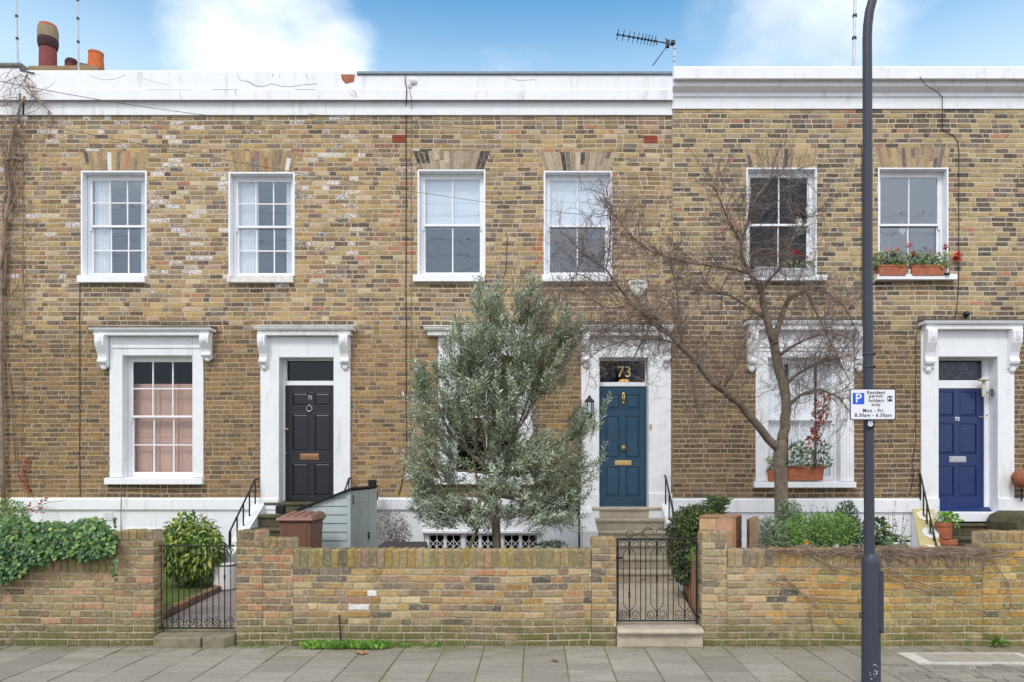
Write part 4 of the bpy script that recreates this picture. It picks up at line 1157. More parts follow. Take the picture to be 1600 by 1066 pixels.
# 71: dark steps, white cheek
s71 = thing('entrance_steps', (X(480), -.7, .15), 'flight of dark weathered steps with a white side wall climbing to the black door', 'steps')
xa, xb = X(414), X(540)
for i in range(6):
    zt = 1.36 - i * .19; yn = -.06 - .25 * i
    stone_step(s71, xa, xb, yn, .2 if i == 0 else -.06 - .25 * (i - 1) + .034, zt, zt - .1895, 'oldstone')
cheek(s71, X(400), xa - .003, -.04, Z(790), -1.25, .62, .1); cheek(s71, xb + .003, X(552), -.04, Z(790), -1.25, .62, .1)
mb = MB(); mb.prism([(-.04, Z(790) + .002), (-1.25, .622), (-1.25, .66), (-.04, Z(790) + .04)], 'yz', X(398.5), xa + .012); mb.build('coping_slab', M['white'], s71, bevel=.005)
# garden of 71: grass, edging, path and the gate sill stones
t = NT('lawn_earth'); nz = t.ramp(t.noise(7, 8, .7), .4, .62); g1 = t.mix(nz, lin((96, 92, 56)), lin((86, 118, 50))); t.bump(t.noise(60, 6), 1, .02); M['lawn'] = t.done(g1, 1, .1)
GZ = .2
mb = MB(); mb.prism([(-16.0, -.3), (-16.0, -3.7), (X(250, -3.7), -3.7), (X(352, -1.3), -1.0), (X(352, -1.3), -.3)], 'xy', .12, GZ + .03)
structure(mb, 'lawn', M['lawn'])
mb = MB(); mb.prism([(X(252, -3.75), -3.77), (X(375, -3.75), -3.77), (X(420, -1.3), -1.3), (X(354, -1.3), -1.0)], 'xy', .1, GZ)
structure(mb, 'path_71', simple('wet_grey_path', (134, 126, 122), .8, .12, 8, .3, dirt=(104, 96, 86), dirt_amt=.5))
bpy.data.objects['path_71'].name = 'garden_path'
mb = MB(); ed0, ed1 = Vector((X(247, -3.65), -3.65, GZ)), Vector((X(352, -1.3), -1.05, GZ))
n = 16
for i in range(n):
    a, b = ed0.lerp(ed1, i / n), ed0.lerp(ed1, (i + .92) / n); o = Vector((.05, .02, 0))
    mb.colour(jit(wchoice([(3, (128, 104, 84)), (2, (150, 108, 84)), (2, (108, 98, 82))]), .1)); h_ = Vector((0, 0, .085 + U(-.01, .01)))
    mb.hexa([a - o, b - o, b + o, a + o], [a - o + h_, b - o + h_, b + o + h_, a + o + h_])
tag(mb.build('path_edging', M['attr'], None, bevel=.008, loc=ed0), 'row of old bricks edging the garden path behind the left gate', 'edging')
sl = thing('gate_sill', (W(305), -4.02, 0), 'two worn York stone slabs laid as a sill under the left gate', 'stone sill')
mb = MB()
mb.prism([(W(243), -4.03), (W(250), -4.14), (W(322), -4.14), (W(330), -3.78), (W(241), -3.78)], 'xy', -.02, .11); mb.build('slab', M['sillstone'], sl, bevel=.012)
mb = MB(); mb.prism([(W(325), -4.14), (W(358), -4.13), (W(367), -4.02), (W(367), -3.78), (W(331.5), -3.78)], 'xy', -.02, .115); mb.build('slab', M['sillstone'], sl, bevel=.012)
mb = MB(); mb.box(W(239), W(369), -3.779, -3.765, -.02, .19); mb.build('slab', M['stone'], sl, bevel=.01)
# 75: steps and painted cheek
s75 = thing('entrance_steps', (X(1515), -.7, .2), 'mossy stone steps below the royal blue door with a painted side wall', 'steps')
xa, xb = X(1462), X(1590)
z75 = Z(815, -.1)
for i in range(5):
    zt = z75 - .03 - i * .2; yn = -.14 - .26 * i
    stone_step(s75, xa - .02 * i, xb + .3, yn, .1 if i == 0 else -.14 - .26 * (i - 1) + .034, zt, zt - .1995, 'oldstone')
q = [P(1425, 797, -.09), P(1458, 797, -.09), P(1470, 858, -.8), P(1437, 858, -.8)]
q[2] += (q[2] - q[1]) * .6; q[3] += (q[3] - q[0]) * .6
mb = MB(); mb.mat(0)
bt = [Vector((v.x, v.y, .1)) for v in (q[3], q[2], q[1], q[0])]
mb.hexa(bt, [q[3], q[2], q[1], q[0]]); ck = mb.build('cheek_wall', M['white'], s75, bevel=.004)
mb = MB(); nrm = (q[1] - q[0]).cross(q[3] - q[0]).normalized(); nrm = nrm if nrm.z > 0 else -nrm
mb.hexa([v + nrm * .003 for v in (q[3], q[2], q[1], q[0])], [v + nrm * .025 for v in (q[3], q[2], q[1], q[0])])
board = mb.build('painted_board', M['beige'], s75, bevel=.003)
def daisy(t_, s_, r_, pet, cen):
    c_ = (q[0].lerp(q[3], t_)).lerp(q[1].lerp(q[2], t_), s_) + nrm * .028
    e1 = (q[1] - q[0]).normalized(); e2 = nrm.cross(e1).normalized(); mb = MB()
    for i in range(18):
        a = 2 * math.pi * i / 18; d = e1 * math.cos(a) + e2 * math.sin(a); sd_ = nrm.cross(d) * (r_ * .13)
        mb.colour(jit(pet, .05)); p0 = c_ + d * r_ * .25; p1 = c_ + d * r_ * U(.92, 1.05); pm = c_ + d * r_ * .8
        up_ = nrm * .004
        mb.add([p0 - sd_ * .5 + up_, p0 + sd_ * .5 + up_, pm + sd_ + up_, p1 + up_, pm - sd_ + up_], [(0, 1, 2, 3, 4)])
    mb.colour(cen); mb.lathe(c_, [(r_ * .3, 0), (r_ * .3, .006), (.002, .008)], 14)
    return mb.build('painted_flower', M['attr_s'], board, recalc=False)
daisy(.12, .5, .13, (232, 226, 206), (170, 176, 190)); daisy(.40, .62, .14, (226, 228, 224), (130, 190, 210)); daisy(.66, .55, .13, (232, 210, 196), (214, 170, 150))
mb = MB(); yy = -.45
mb.prism([(X(1560, yy), .1), (X(1640, yy), .1), (X(1640, yy), Z(800, yy)), (X(1580, yy), Z(799, yy)), (X(1566, yy), Z(805, yy)), (X(1560, yy), Z(815, yy))], 'xz', -.9, -.12)
mb.build('cheek_wall', M['oldstone'], s75, bevel=.03)

# ================================================================== RAILINGS AND GATES
def railing(label, pts, bars, r=.014, zdown=.5, extra=()):
    """pts: handrail polyline; bars: fractions along the sloping part"""
    root = thing('handrail', tuple(pts[-1]), label, 'handrail', 'black iron stair handrails')
    mb = MB(); mb.tube(pts, r, 8); mb.build('rail', M['black'], root, smooth=True, autosmooth=True)
    for (p0, l) in bars:
        mb = MB(); mb.box(p0.x - .009, p0.x + .009, p0.y - .009, p0.y + .009, p0.z - l, p0.z); mb.build('baluster', M['black'], root)
    for (a, b) in extra:
        mb = MB(); mb.tube([a, b], .012, 6); mb.build('bracket', M['black'], root)
    return root
def rail_slope(label, A_, B_, n, first_len, wall_pt=None, tail=None, last=None):
    pts = ([wall_pt] if wall_pt else []) + [A_, B_] + ([tail] if tail else [])
    bars = []
    for i in range(n):
        f = i / max(1, n - 1); bars.append((A_.lerp(B_, f * .96), first_len))
    return railing(label, pts, bars)
xr = X(404)
A_, B_ = Vector((xr, -.14, Z(749, -.14))), Vector((xr + .0, -1.12, Z(832, -1.12)))
rail_slope('black iron handrail on the white side wall left of the black door', A_, B_, 5, .40, Vector((xr, .0, Z(748))), B_ + Vector((0, 0, -.32)))
xr = X(548)
rail_slope('black iron handrail behind the roof of the grey green shed', Vector((xr, -.12, Z(748, -.12))), Vector((xr, -1.0, Z(820, -1.0))), 5, .40, Vector((xr, .0, Z(747))))
xr = 2.06
rail_slope('black iron handrail descending right of the teal door', Vector((xr, -.12, Z(744, -.12))), Vector((xr, -1.1, Z(830, -1.1))), 4, .45, Vector((xr, .0, Z(743))))
xr = X(905, -1.3)
rail_slope('black iron handrail half hidden by the olive tree, left of the teal door', Vector((xr, -.12, 1.82)), Vector((xr, -1.3, Z(772, -1.3))), 4, .5, None, Vector((xr, -1.3, .2)))
A_, B_ = P(1438, 740, -.08), P(1460, 838, -.72)
B2 = A_.lerp(B_, 1.25)
rail_slope('black iron handrail over the painted daisies, left of the royal blue door', A_, B2, 6, .42, A_ + Vector((0, .1, 0)))
xr = X(1590)
rail_slope('black iron handrail at the far right edge, right of the royal blue door', Vector((xr, -.1, Z(738, -.1))), Vector((xr + .05, -.9, Z(840, -.9))), 4, .46)

def spiral(c, r0, r1, a0, turns, n=22, y=0):
    return [(c[0] + (r0 + (r1 - r0) * i / n) * math.cos(a0 + turns * 2 * math.pi * i / n), y, c[1] + (r0 + (r1 - r0) * i / n) * math.sin(a0 + turns * 2 * math.pi * i / n)) for i in range(n + 1)]
YG = -3.9
gx = lambda p: X(p, YG)
gz = lambda p: Z(p, YG)
k1 = (YG - CAMY) / F                                    # metres per pixel of the photograph at the gates
gate = thing('garden_gate', (gx(1027), YG, gz(971)), 'black wrought iron gate with a double scroll crest, in front of the stone steps', 'gate', 'black scrolled iron gates')
L_, R_, T_, Bm = gx(965), gx(1088.5), gz(842.5), gz(970)
mb = MB()
mb.box(L_ - .011, L_ + .011, YG - .011, YG + .011, Bm - .008, T_ + .004); mb.box(R_ - .011, R_ + .011, YG - .011, YG + .011, Bm - .03, T_ - .03)
mb.box(L_ - .011, R_ + .011, YG - .0105, YG + .0105, T_ - .010, T_ + .010); mb.box(L_, R_, YG - .009, YG + .009, Bm - .008, Bm + .008)
mb.build('frame', M['black'], gate, bevel=.003)
for c in (983.5, 1026.5, 1070):
    mb = MB(); cx_ = gx(c)
    mb.tube([(cx_, YG, Bm), (cx_, YG, T_)], .0065, 6)
    for z_ in (gz(862), gz(930) if c != 1026.5 else gz(905)): mb.tube([(cx_, YG, z_ - .035), (cx_, YG, z_ + .035)], .0105, 6)
    mb.build('bar', M['black'], gate, smooth=True, autosmooth=True)
    for s in (-1, 1):
        mb = MB(); e = cx_ + s * 9.7 * k1
        pts = [(cx_ + s * 1 * k1, YG, gz(850)), (cx_ + s * 4 * k1, YG, gz(858)), (e, YG, gz(865)), (e, YG, gz(945)), (cx_ + s * 3 * k1, YG, gz(953)), (cx_ + s * .8 * k1, YG, gz(957)), (cx_ + s * .8 * k1, YG, gz(962))]
        mb.tube(pts, .0042, 5)
        cc = (cx_ + s * 9 * k1, gz(960))
        mb.tube(spiral(cc, 8.0 * k1, 2.0 * k1, math.pi if s > 0 else 0, -1.6 * -s * -1 if False else (1.6 if s > 0 else -1.6), 30, YG), .0042, 5)
        mb.tube(spiral((cx_ + s * 9 * k1, gz(851)), 8.0 * k1, 2.0 * k1, math.pi if s > 0 else 0, (-1.35 if s > 0 else 1.35), 30, YG), .0042, 5)
        mb.build('scroll', M['black'], gate, smooth=True, autosmooth=True)
for a, b in ((1001, 1009), (1044, 1052)):
    mb = MB()
    for p in (a, b): mb.tube([(gx(p), YG, Bm), (gx(p), YG, T_)], .0052, 6)
    mb.tube([(gx(a), YG, gz(906)), (gx(b), YG, gz(906))], .0052, 6)
    mb.build('bar', M['black'], gate, smooth=True, autosmooth=True)
mb = MB()
for (ca, cb, r_, a0, tn) in ((1012, 833, 9, 0, .75), (1034, 833, 9, math.pi, -.75)):
    mb.tube(spiral((gx(ca), gz(cb)), r_ * k1, r_ * k1 * .7, a0, tn, 20, YG), .0042, 5)
for s, c in ((-1, 990), (1, 1060)):
    mb.tube([(gx(1024 + s * 6), YG, gz(828)), (gx(1024 + s * 14), YG, gz(829)), (gx(c), YG, gz(837)), (gx(c + s * 6), YG, gz(842))], .0042, 5)
    mb.tube(spiral((gx(983 if s < 0 else 1040 + 8), gz(835.5)), 7 * k1, 2.5 * k1, 0 if s < 0 else math.pi, -1.0 * s, 18, YG), .0042, 5)
mb.build('crest', M['black'], gate, smooth=True, autosmooth=True)
mb = MB(); mb.box(gx(962), gx(972.5), YG - .02, YG + .02, gz(873.5), gz(870)); mb.build('latch', M['black'], gate)
mb = MB(); mb.tube([(gx(1089), YG, gz(963)), (gx(1096), YG, gz(965))], .01, 6); mb.build('hinge', M['black'], gate)

YG = -3.88
gate = thing('garden_gate', (gx(306), YG, gz(983)), 'black wrought iron gate with plain bars and scrolls along the bottom, beside the variegated bush', 'gate', 'black scrolled iron gates')
L_, R_, T_, Bm = gx(243.5), gx(367), gz(853), gz(981.5)
mb = MB()
mb.box(L_ - .012, L_ + .012, YG - .012, YG + .012, Bm - .03, T_ + .004); mb.box(L_ - .0, R_, YG - .0105, YG + .0105, T_ - .008, T_ + .008); mb.box(L_, R_, YG - .009, YG + .009, Bm - .008, Bm + .008)
mb.build('frame', M['black'], gate, bevel=.003)
BP = (252, 260.5, 269.5, 279, 287.5, 296.5, 306.5, 315, 323.5, 332.7, 342, 351, 360.5)
for i, p in enumerate(BP):
    mb = MB(); mb.tube([(gx(p), YG, Bm), (gx(p), YG, T_)], .0062 if i % 2 else .0048, 6)
    if i in (7, 9, 11): mb.tube([(gx(p), YG, gz(898)), (gx(p), YG, gz(905))], .010, 6)
    mb.build('bar', M['black'], gate, smooth=True, autosmooth=True)
for i, p in enumerate((265, 282, 296, 310, 325, 340, 358)):
    mb = MB(); s = 1 if i % 2 else -1
    mb.tube(spiral((gx(p), gz(972)), 8 * k1, 2 * k1, math.pi / 2, 1.5 * s, 26, YG), .0045, 5)
    mb.build('scroll', M['black'], gate, smooth=True, autosmooth=True)
mb = MB(); mb.tube(spiral((gx(359), gz(862)), 6 * k1, 2 * k1, 0, 1.3, 20, YG), .0045, 5); mb.build('scroll', M['black'], gate, smooth=True, autosmooth=True)

# ================================================================== STREET LAMP AND SIGN
YL = -5.6
lx = X(1361, YL)
lp = thing('street_lamp', (lx, YL, 0), 'dark grey steel street lamp post with a wider base, standing on the pavement', 'street lamp')
pm = (YL - CAMY) / F
mb = MB()
zc = Z(880, YL)
mb.lathe((lx, YL, 0), [(14.0 * pm, -.05), (14.0 * pm, zc), (13.2 * pm, Z(872, YL)), (9.5 * pm, Z(866, YL)), (8.4 * pm, Z(865, YL))], 28)
mb.build('base', M['post'], lp, smooth=True, autosmooth=True)
cl_ = [(1358.5, 867, 7.8), (1357.5, 700, 7.7), (1356.5, 560, 7.6), (1355.7, 420, 7.3), (1355.5, 250, 7.2), (1355.3, 120, 7.1), (1355, 62, 7.0), (1355.8, 40, 7.0), (1358.6, 18, 6.9), (1363.4, 0, 6.8), (1372, -22, 6.6), (1390, -52, 6.3), (1425, -85, 6.0), (1480, -104, 5.8), (1560, -112, 5.5)]
pts = [P(a, b, YL) for a, b, _ in cl_]
mb = MB(); mb.tube(pts, [r_ * pm for *_, r_ in cl_], 20); mb.build('pole', M['post'], lp, smooth=True, autosmooth=True)
for py in (553.5, 573.5):
    mb = MB(); mb.lathe((X(1357, YL), YL, Z(py, YL)), [(8.2 * pm, -.012), (8.6 * pm, -.006), (8.6 * pm, .006), (8.2 * pm, .012)], 20)
    mb.ell((X(1364.5, YL), YL - .02, Z(py, YL)), (.009, .02, .014)); mb.build('band', M['post'], lp, smooth=True, autosmooth=True)
mb = MB(); a, b = X(1369, YL), X(1375.6, YL); mb.prism([(a, Z(893, YL)), (a + .012, Z(893, YL) + .012), (b, Z(891, YL)), (b, Z(988, YL)), (b - .01, Z(988, YL)), (a, Z(983, YL))], 'xz', YL - .064, YL - .02)
mb.build('hatch_door', M['post'], lp, bevel=.004)
mb = MB(); hp = P(1580, -112, YL); mb.ell((hp.x + .25, hp.y, hp.z), (.36, .14, .07)); mb.build('lantern_head', M['alu'], lp, smooth=True)
mb = MB()
for _ in range(16):
    a = U(-1.9, -1.25) if rng.random() < .5 else U(-2.1, -1.2); z_ = U(.06, .24); r_ = 14.05 * pm; s_ = U(.003, .007)
    mb.box(lx + r_ * math.cos(a) - s_, lx + r_ * math.cos(a) + s_, YL + r_ * math.sin(a) - .001, YL + r_ * math.sin(a) + .002, z_ - s_ * .7, z_ + s_ * .7)
mb.build('paint_chips', M['alu'], lp)
mb = MB(); pl_ = P(1360, 661, YL - .055); mb.box(pl_.x - .036, pl_.x + .036, pl_.y, pl_.y + .012, pl_.z - .045, pl_.z + .045); npl = mb.build('number_plate', M['signblack'], lp, bevel=.003)
text('number', '8', (pl_.x, pl_.y - .001, pl_.z), .085, M['signwhite'], npl, offset=.003)
YS = YL - .075
px0, px1, pz0, pz1 = X(1328, YS), X(1399.5, YS), Z(656.5, YS), Z(607.5, YS)
sg = thing('parking_sign', ((px0 + px1) / 2, YS, pz0), 'white resident permit parking sign with a blue P, fixed to the lamp post', 'parking sign')
def rrect(x0, x1, z0, z1, r_, n=5):
    pts = []
    for cx_, cz_, a0 in ((x1 - r_, z1 - r_, 0), (x0 + r_, z1 - r_, 90), (x0 + r_, z0 + r_, 180), (x1 - r_, z0 + r_, 270)):
        pts += [(cx_ + r_ * math.cos(R(a0 + 90 * i / n)), cz_ + r_ * math.sin(R(a0 + 90 * i / n))) for i in range(n + 1)]
    return pts
mb = MB(); mb.prism(rrect(px0, px1, pz0, pz1, .014), 'xz', YS, YS + .006); mb.build('plate', M['signblack'], sg)
mb = MB(); i_ = .0075; mb.prism(rrect(px0 + i_, px1 - i_, pz0 + i_, pz1 - i_, .009), 'xz', YS - .0012, YS + .001); mb.build('sign_face', M['signwhite'], sg)
mb = MB(); mb.box(X(1332.2, YS), X(1350.3, YS), YS - .0024, YS - .0005, Z(631.8, YS), Z(614.2, YS)); mb.build('blue_panel', M['signblue'], sg)
def st(s, px, py, size, m='signblack', off=.00035, sx=1.0, sp=1.12): return text('lettering', s, (X(px, YS), YS - .003, Z(py, YS)), size * pm, M[m], sg, extr=.0005, spacing=sp, offset=off, sx=sx)
st('P', 1341, 623, 19.5, 'signwhite', .0015)
for s_, px, py, sz, sx in (('Resident', 1368.5, 613.5, 7.2, 1.0), ('permit', 1368.5, 619, 7.2, 1.0), ('holders', 1369, 626, 7.2, .98), ('only', 1368.6, 632.2, 7.2, 1.0), ('Mon - Fri', 1364, 641.8, 7.4, 1.0), ('8.30am - 6.30pm', 1364.2, 649, 7.4, 1.02)):
    st(s_, px, py, sz, sx=sx)
mb = MB(); mb.box(X(1386.6, YS), X(1394.2, YS), YS - .0024, YS - .0005, Z(627.4, YS), Z(618.7, YS)); mb.build('permit_badge', M['signblack'], sg)
st('H', 1390.4, 623.05, 8.6, 'signwhite', .0004)
mb = MB()
for py in (617, 648): mb.box(X(1349, YS), X(1367, YS), YS + .0061, YL + .0, Z(py + 2, YS), Z(py - 2, YS))
mb.build('clamp', M['alu'], sg)

# ================================================================== CURTAINS, BLINDS, ORNAMENTS
def cur(h, o, f0, f1, yf, label, n=5, amp=.02, z0=None, z1=None, mat='curtain', y=.222):
    x0, x1 = o[0] + (o[1] - o[0]) * f0, o[0] + (o[1] - o[0]) * f1
    return curtain(None, x0, x1, z0 if z0 is not None else o[2] + .02, z1 if z1 is not None else o[3] - .01, yf + y, label, 'white curtains hung inside the windows', n, amp, mat)
cur(h71, w71[0], .06, .33, 0, 'gathered white curtain at the left side of the leftmost upper window')
cur(h71, w71[0], .82, .98, 0, 'narrow white curtain at the right side of the leftmost upper window', 3)
cur(h71, w71[1], .04, .36, 0, 'gathered white curtain at the left side of the window above the black door', 7)
cur(h71, w71[1], .82, .99, 0, 'narrow white curtain at the right side of the window above the black door', 3)
cur(h75, w75[1], .0, .10, YF, 'thin pale curtain edge in the window behind the geraniums', 2)
cur(h75, g75, .0, .30, YF, 'white net curtain at the left of the window behind the bare tree trunk', 4, .012)
cur(h75, g75, .36, .72, YF, 'white net curtain in the middle of the window behind the bare tree', 4, .012)
cur(h75, g75, .76, .99, YF, 'grey white curtain at the right of the window behind the terracotta window box', 4, .02)
for k, (o, zb) in enumerate(((w73[0], Z(351)), (w73[1], Z(345)))):
    mb = MB(); a, b = o[0] + .05, o[1] - .05; zt = o[3] - .03
    n = 4
    for i in range(n):
        z1, z0 = zt - (zt - zb) * i / n, zt - (zt - zb) * (i + 1) / n
        mb.prism([(.212, z1), (.208, z1), (.204, (z0 + z1) / 2), (.200, z0 + .012), (.204, z0), (.214, z0), (.214, z0 + .01), (.209, (z0 + z1) / 2)], 'yz', a, b)
    ob = mb.build('roman_blind', M['blind'], None, loc=((a + b) / 2, .23, zb))
    tag(ob, ('white roman blind half drawn in the window left of the olive tree top', 'white roman blind half drawn in the window right of the olive tree top')[k], 'blind', 'white roman blinds')
# ornaments of the upper right windows
def heart(px, py, y):
    t_ = thing('hanging_heart', tuple(P(px, py, y)), 'small cream heart hanging inside the window above the geraniums', 'ornament')
    mb = MB(); pts = []
    for i in range(28):
        a = 2 * math.pi * i / 28
        pts.append((X(px, y) + .0042 * 16 * math.sin(a) ** 3 * .8, Z(py, y) + .0042 * (13 * math.cos(a) - 5 * math.cos(2 * a) - 2 * math.cos(3 * a) - math.cos(4 * a))))
    mb.colour((232, 222, 196)); mb.prism(pts, 'xz', y - .012, y + .012); mb.build('heart', M['attr_s'], t_, bevel=.005)
    mb = MB(); mb.tube([P(px, py - 4, y), P(px, 345, y)], .0025, 4); mb.build('string', M['curtain'], t_)
heart(1410, 361, .2)
mb = MB(); mb.tube([P(1247, 342, .2), P(1245, 338, .2)], .004, 5); mb.colour((226, 224, 214)); mb.lathe(P(1248, 362, .2), [(.05, 0), (.058, .03), (.06, .12), (.045, .2), (.02, .21)], 14); mb.colour((60, 120, 96)); mb.lathe(P(1250, 366, .2), [(.06, -.02), (.066, .0), (.06, .03), (.02, .035)], 14)
tag(mb.build('hanging_lantern', M['attr_s'], None, smooth=True, autosmooth=True, loc=P(1248, 362, .2)), 'white paper lantern with green base inside the window behind the bare tree', 'lantern')
mb = MB(); c_ = P(1267, 328, -.06)
mb.tube([(c_.x + .075 * math.cos(a * math.pi / 12), c_.y, c_.z + .075 * math.sin(a * math.pi / 12)) for a in range(25)], .008, 6)
for a in range(6): mb.tube([(c_.x, c_.y, c_.z), (c_.x + .072 * math.cos(a * math.pi / 3), c_.y, c_.z + .072 * math.sin(a * math.pi / 3))], .004, 5)
mb.tube([(c_.x, c_.y, c_.z + .075), (c_.x, c_.y + .03, c_.z + .16)], .003, 4)
tag(mb.build('metal_disc', M['alu'], None, loc=c_), 'round openwork metal disc hanging at the right jamb of the window behind the bare tree', 'ornament')
# lamp glimmering behind the transom of the teal door
hl = thing('hall_lantern', tuple(P(975, 590, .9)), 'small amber lantern glowing in the hall behind the gilt number', 'lamp')
t = NT('amber_glow'); t.b.inputs["Emission Color"].default_value = (1, .55, .12, 1); t.b.inputs["Emission Strength"].default_value = .55; t.done(lin((230, 170, 70)), .6); M['amber'] = t.m
mb = MB(); c_ = P(975, 605, .9); mb.lathe(c_, [(.06, -.02), (.1, 0), (.1, .1), (.07, .13)], 8); mb.build('shade', M['amber'], hl)
mb = MB()
for a in range(8): mb.tube([(c_.x + .102 * math.cos(a * math.pi / 4), c_.y + .102 * math.sin(a * math.pi / 4), c_.z), (c_.x + .102 * math.cos(a * math.pi / 4), c_.y + .102 * math.sin(a * math.pi / 4), c_.z + .1)], .006, 4)
mb.tube([c_ + Vector((0, 0, .13)), c_ + Vector((0, 0, .9))], .006, 5); mb.build('cage', M['black'], hl)

# ================================================================== WALL FITTINGS
ab = thing('alarm_box', tuple(P(998, 463, -.02)), 'white shield shaped alarm box on the brick wall below the right hand blind', 'alarm box')
sh = [(982.5, 441), (985, 438.2), (990, 436.8), (998, 436.2), (1005, 437), (1009.5, 439), (1011.5, 442), (1010.5, 450), (1006, 457), (1000, 463), (997.5, 464), (994, 462), (988, 455), (984, 448)]
mb = MB(); mb.colour((222, 224, 214)); mb.prism([(X(a, -.08), Z(b, -.08)) for a, b in sh], 'xz', -.08, .0); mb.build('cover', M['attr_s'], ab, bevel=.012)
text('lettering', 'BANHAM', (X(997.3, -.083), -.0835, Z(442.8, -.083)), .075, M['darklid'], ab, sx=.75)
# wall lantern by the teal door
yl = -.14
wl2 = thing('wall_lantern', tuple(P(921, 640, -.04)), 'black glazed coach lantern on the white pilaster left of the teal door', 'wall lantern')
mb = MB(); c_ = P(921, 648, yl); px_ = 1 / 97.0
hx = lambda r_, h: (r_ * px_, h * px_)
mb.lathe(c_, [hx(3.4, -6), hx(4.2, -3), hx(5.2, 0), hx(7.5, 1.2), hx(7.5, 2.2), hx(6, 2.4)], 6)
mb.lathe(c_, [hx(7.4, 19), hx(8.2, 20.2), hx(7.4, 21), hx(4.5, 24.5), hx(2, 26.5), hx(2.4, 28), hx(.6, 30)], 6)
for i in range(6):
    a = i * math.pi / 3; mb.tube([(c_.x + 5.6 * px_ * math.cos(a), c_.y + 5.6 * px_ * math.sin(a), c_.z + 2 * px_), (c_.x + 6.8 * px_ * math.cos(a), c_.y + 6.8 * px_ * math.sin(a), c_.z + 20 * px_)], .006, 5)
mb.tube([(c_.x, c_.y, c_.z - 5 * px_), (c_.x, c_.y + .03, c_.z - 10 * px_), (c_.x, -.04, c_.z - 8 * px_)], .012, 6)
mb.build('cage', M['black'], wl2)
mb = MB(); mb.lathe(c_, [hx(5.0, 2.2), hx(6.2, 19.5)], 6); mb.build('pane', M['glass'], wl2)
mb = MB(); mb.lathe(c_, [hx(1.4, 2.3), hx(1.6, 10), hx(.6, 12)], 10); mb.build('bulb', M['curtain'], wl2, smooth=True)
# lamp and bracket in the porch of 75
pl5 = thing('porch_lamp', tuple(P(1545, 612, .1)), 'pale porch lamp with disc shade on the right jamb of the blue door', 'porch lamp')
y_ = .03
mb = MB(); mb.colour((206, 200, 180)); mb.lathe(P(1537, 594, y_), [(.085, -.01), (.09, .0), (.07, .015), (.03, .03)], 18); mb.lathe(P(1537, 620, y_), [(.026, 0), (.03, .06), (.028, .24), (.02, .26)], 14); mb.build('lamp', M['attr_s'], pl5, smooth=True, autosmooth=True)
mb = MB(); mb.tube([P(1539, 613, y_), P(1551, 613, y_ + .05)], .012, 6); mb.lathe(P(1551, 613, y_ + .02), [(.06, -.02), (.06, .03)], 14, 'x')
for k in range(5): mb.box(X(1550, y_) - .04, X(1550, y_) - .03, y_ - .01, y_ + .01, Z(606 + 4 * k, y_) - .012, Z(606 + 4 * k, y_) + .012)
mb.build('bracket', M['chrome'], pl5)
mb = MB(); mb.ell(P(1510, 491, -.12), (.05, .05, .05)); mb.tube([P(1510, 494, -.10), P(1509, 500, -.07), P(1508, 503, -.03)], .012, 6); mb.lathe(P(1508, 502.5, -.05), [(.04, 0), (.04, .015)], 12)
tag(mb.build('security_light', M['black'], None, smooth=True, autosmooth=True, loc=P(1508, 503, -.05)), 'round black lamp head on the hood above the royal blue door', 'outdoor light')

# cables: each is a thing of its own
def cable(label, pts, r=.006, m='cable', group='thin cables on the fronts of the houses', sides=5, cat='cable'):
    mb = MB(); mb.tube(pts, r, sides)
    return tag(mb.build('cable', M[m], None, smooth=True, loc=pts[-1]), label, cat, group)
def wob(x, p0, p1, n, y, a=1.0):
    return [P(x + U(-a, a) * .5, p0 + (p1 - p0) * i / n, y) for i in range(n + 1)]
cable('black cable clipped straight down the brick front between the black door and the olive tree', [P(633, 117, -.115), P(633, 128, -.115), P(635.5, 140, -.115), P(634.6, 156, -.115), P(634.5, 160, -.045)] + wob(634.5, 170, 640, 14, -.014, .8) + wob(635, 660, 720, 3, -.014) + [P(631, 735, -.014), P(627, 758, -.02), P(623, 774, -.02)], .0075)
cable('thin brown cable running beside the black one, between the black door and the olive tree', [P(640, 140, -.115), P(643, 156, -.115), P(643.5, 162, -.045)] + wob(643, 180, 520, 9, -.014, .8) + wob(641, 545, 700, 4, -.014), .005, 'vine')
cable('thin dark cable down the brick left of the pink shuttered window', [P(124.5, 444, -.02)] + wob(124.5, 460, 735, 8, -.014, .6) + [P(125, 776, -.014)], .006)
cable('thin white edged cable running down the plinth left of the left gate', [P(189.5, 778, -.055), P(189, 797, -.055), P(189, 830, -.02)], .005)
cable('black cable dropping right of the geranium window to the hood of the royal blue door', [P(1437, 120, -.38), P(1445, 132, -.3), P(1458, 140, -.24), P(1466, 145, -.09), P(1472.5, 152, -.07), P(1472.5, 170, -.07), P(1472.5, 203, -.045), P(1483, 209, -.045), P(1490, 212, -.045), P(1497, 222, -.045), P(1498.5, 240, -.045)] + wob(1498, 260, 440, 6, -.045, .6) + [P(1497, 460, -.045), P(1494, 490, -.045), P(1493, 503, -.06)], .006)
cable('black cable running down the brick immediately left of the royal blue door surround', [P(1345, 228, -.045)] * 1 + [P(1436, 505, -.06), P(1432, 520, -.045)] + wob(1431, 540, 680, 6, -.045, .6) + [P(1430, 700, -.045), P(1425, 725, -.045), P(1428, 736, -.05), P(1433, 740, -.05)], .006) if False else \
    cable('black cable running down the brick immediately left of the royal blue door surround', [P(1436, 512, -.06), P(1432, 522, -.045)] + wob(1431, 540, 680, 6, -.045, .6) + [P(1430, 700, -.045), P(1425, 725, -.045), P(1428, 736, -.05), P(1426, 752, -.06), P(1421, 772, -.06)], .006)
cable('black cable on the brick partly hidden behind the street lamp post', [P(1342, 227, -.045), P(1346, 230, -.045), P(1347, 240, -.045)] + wob(1347, 260, 500, 6, -.045, .5), .006)
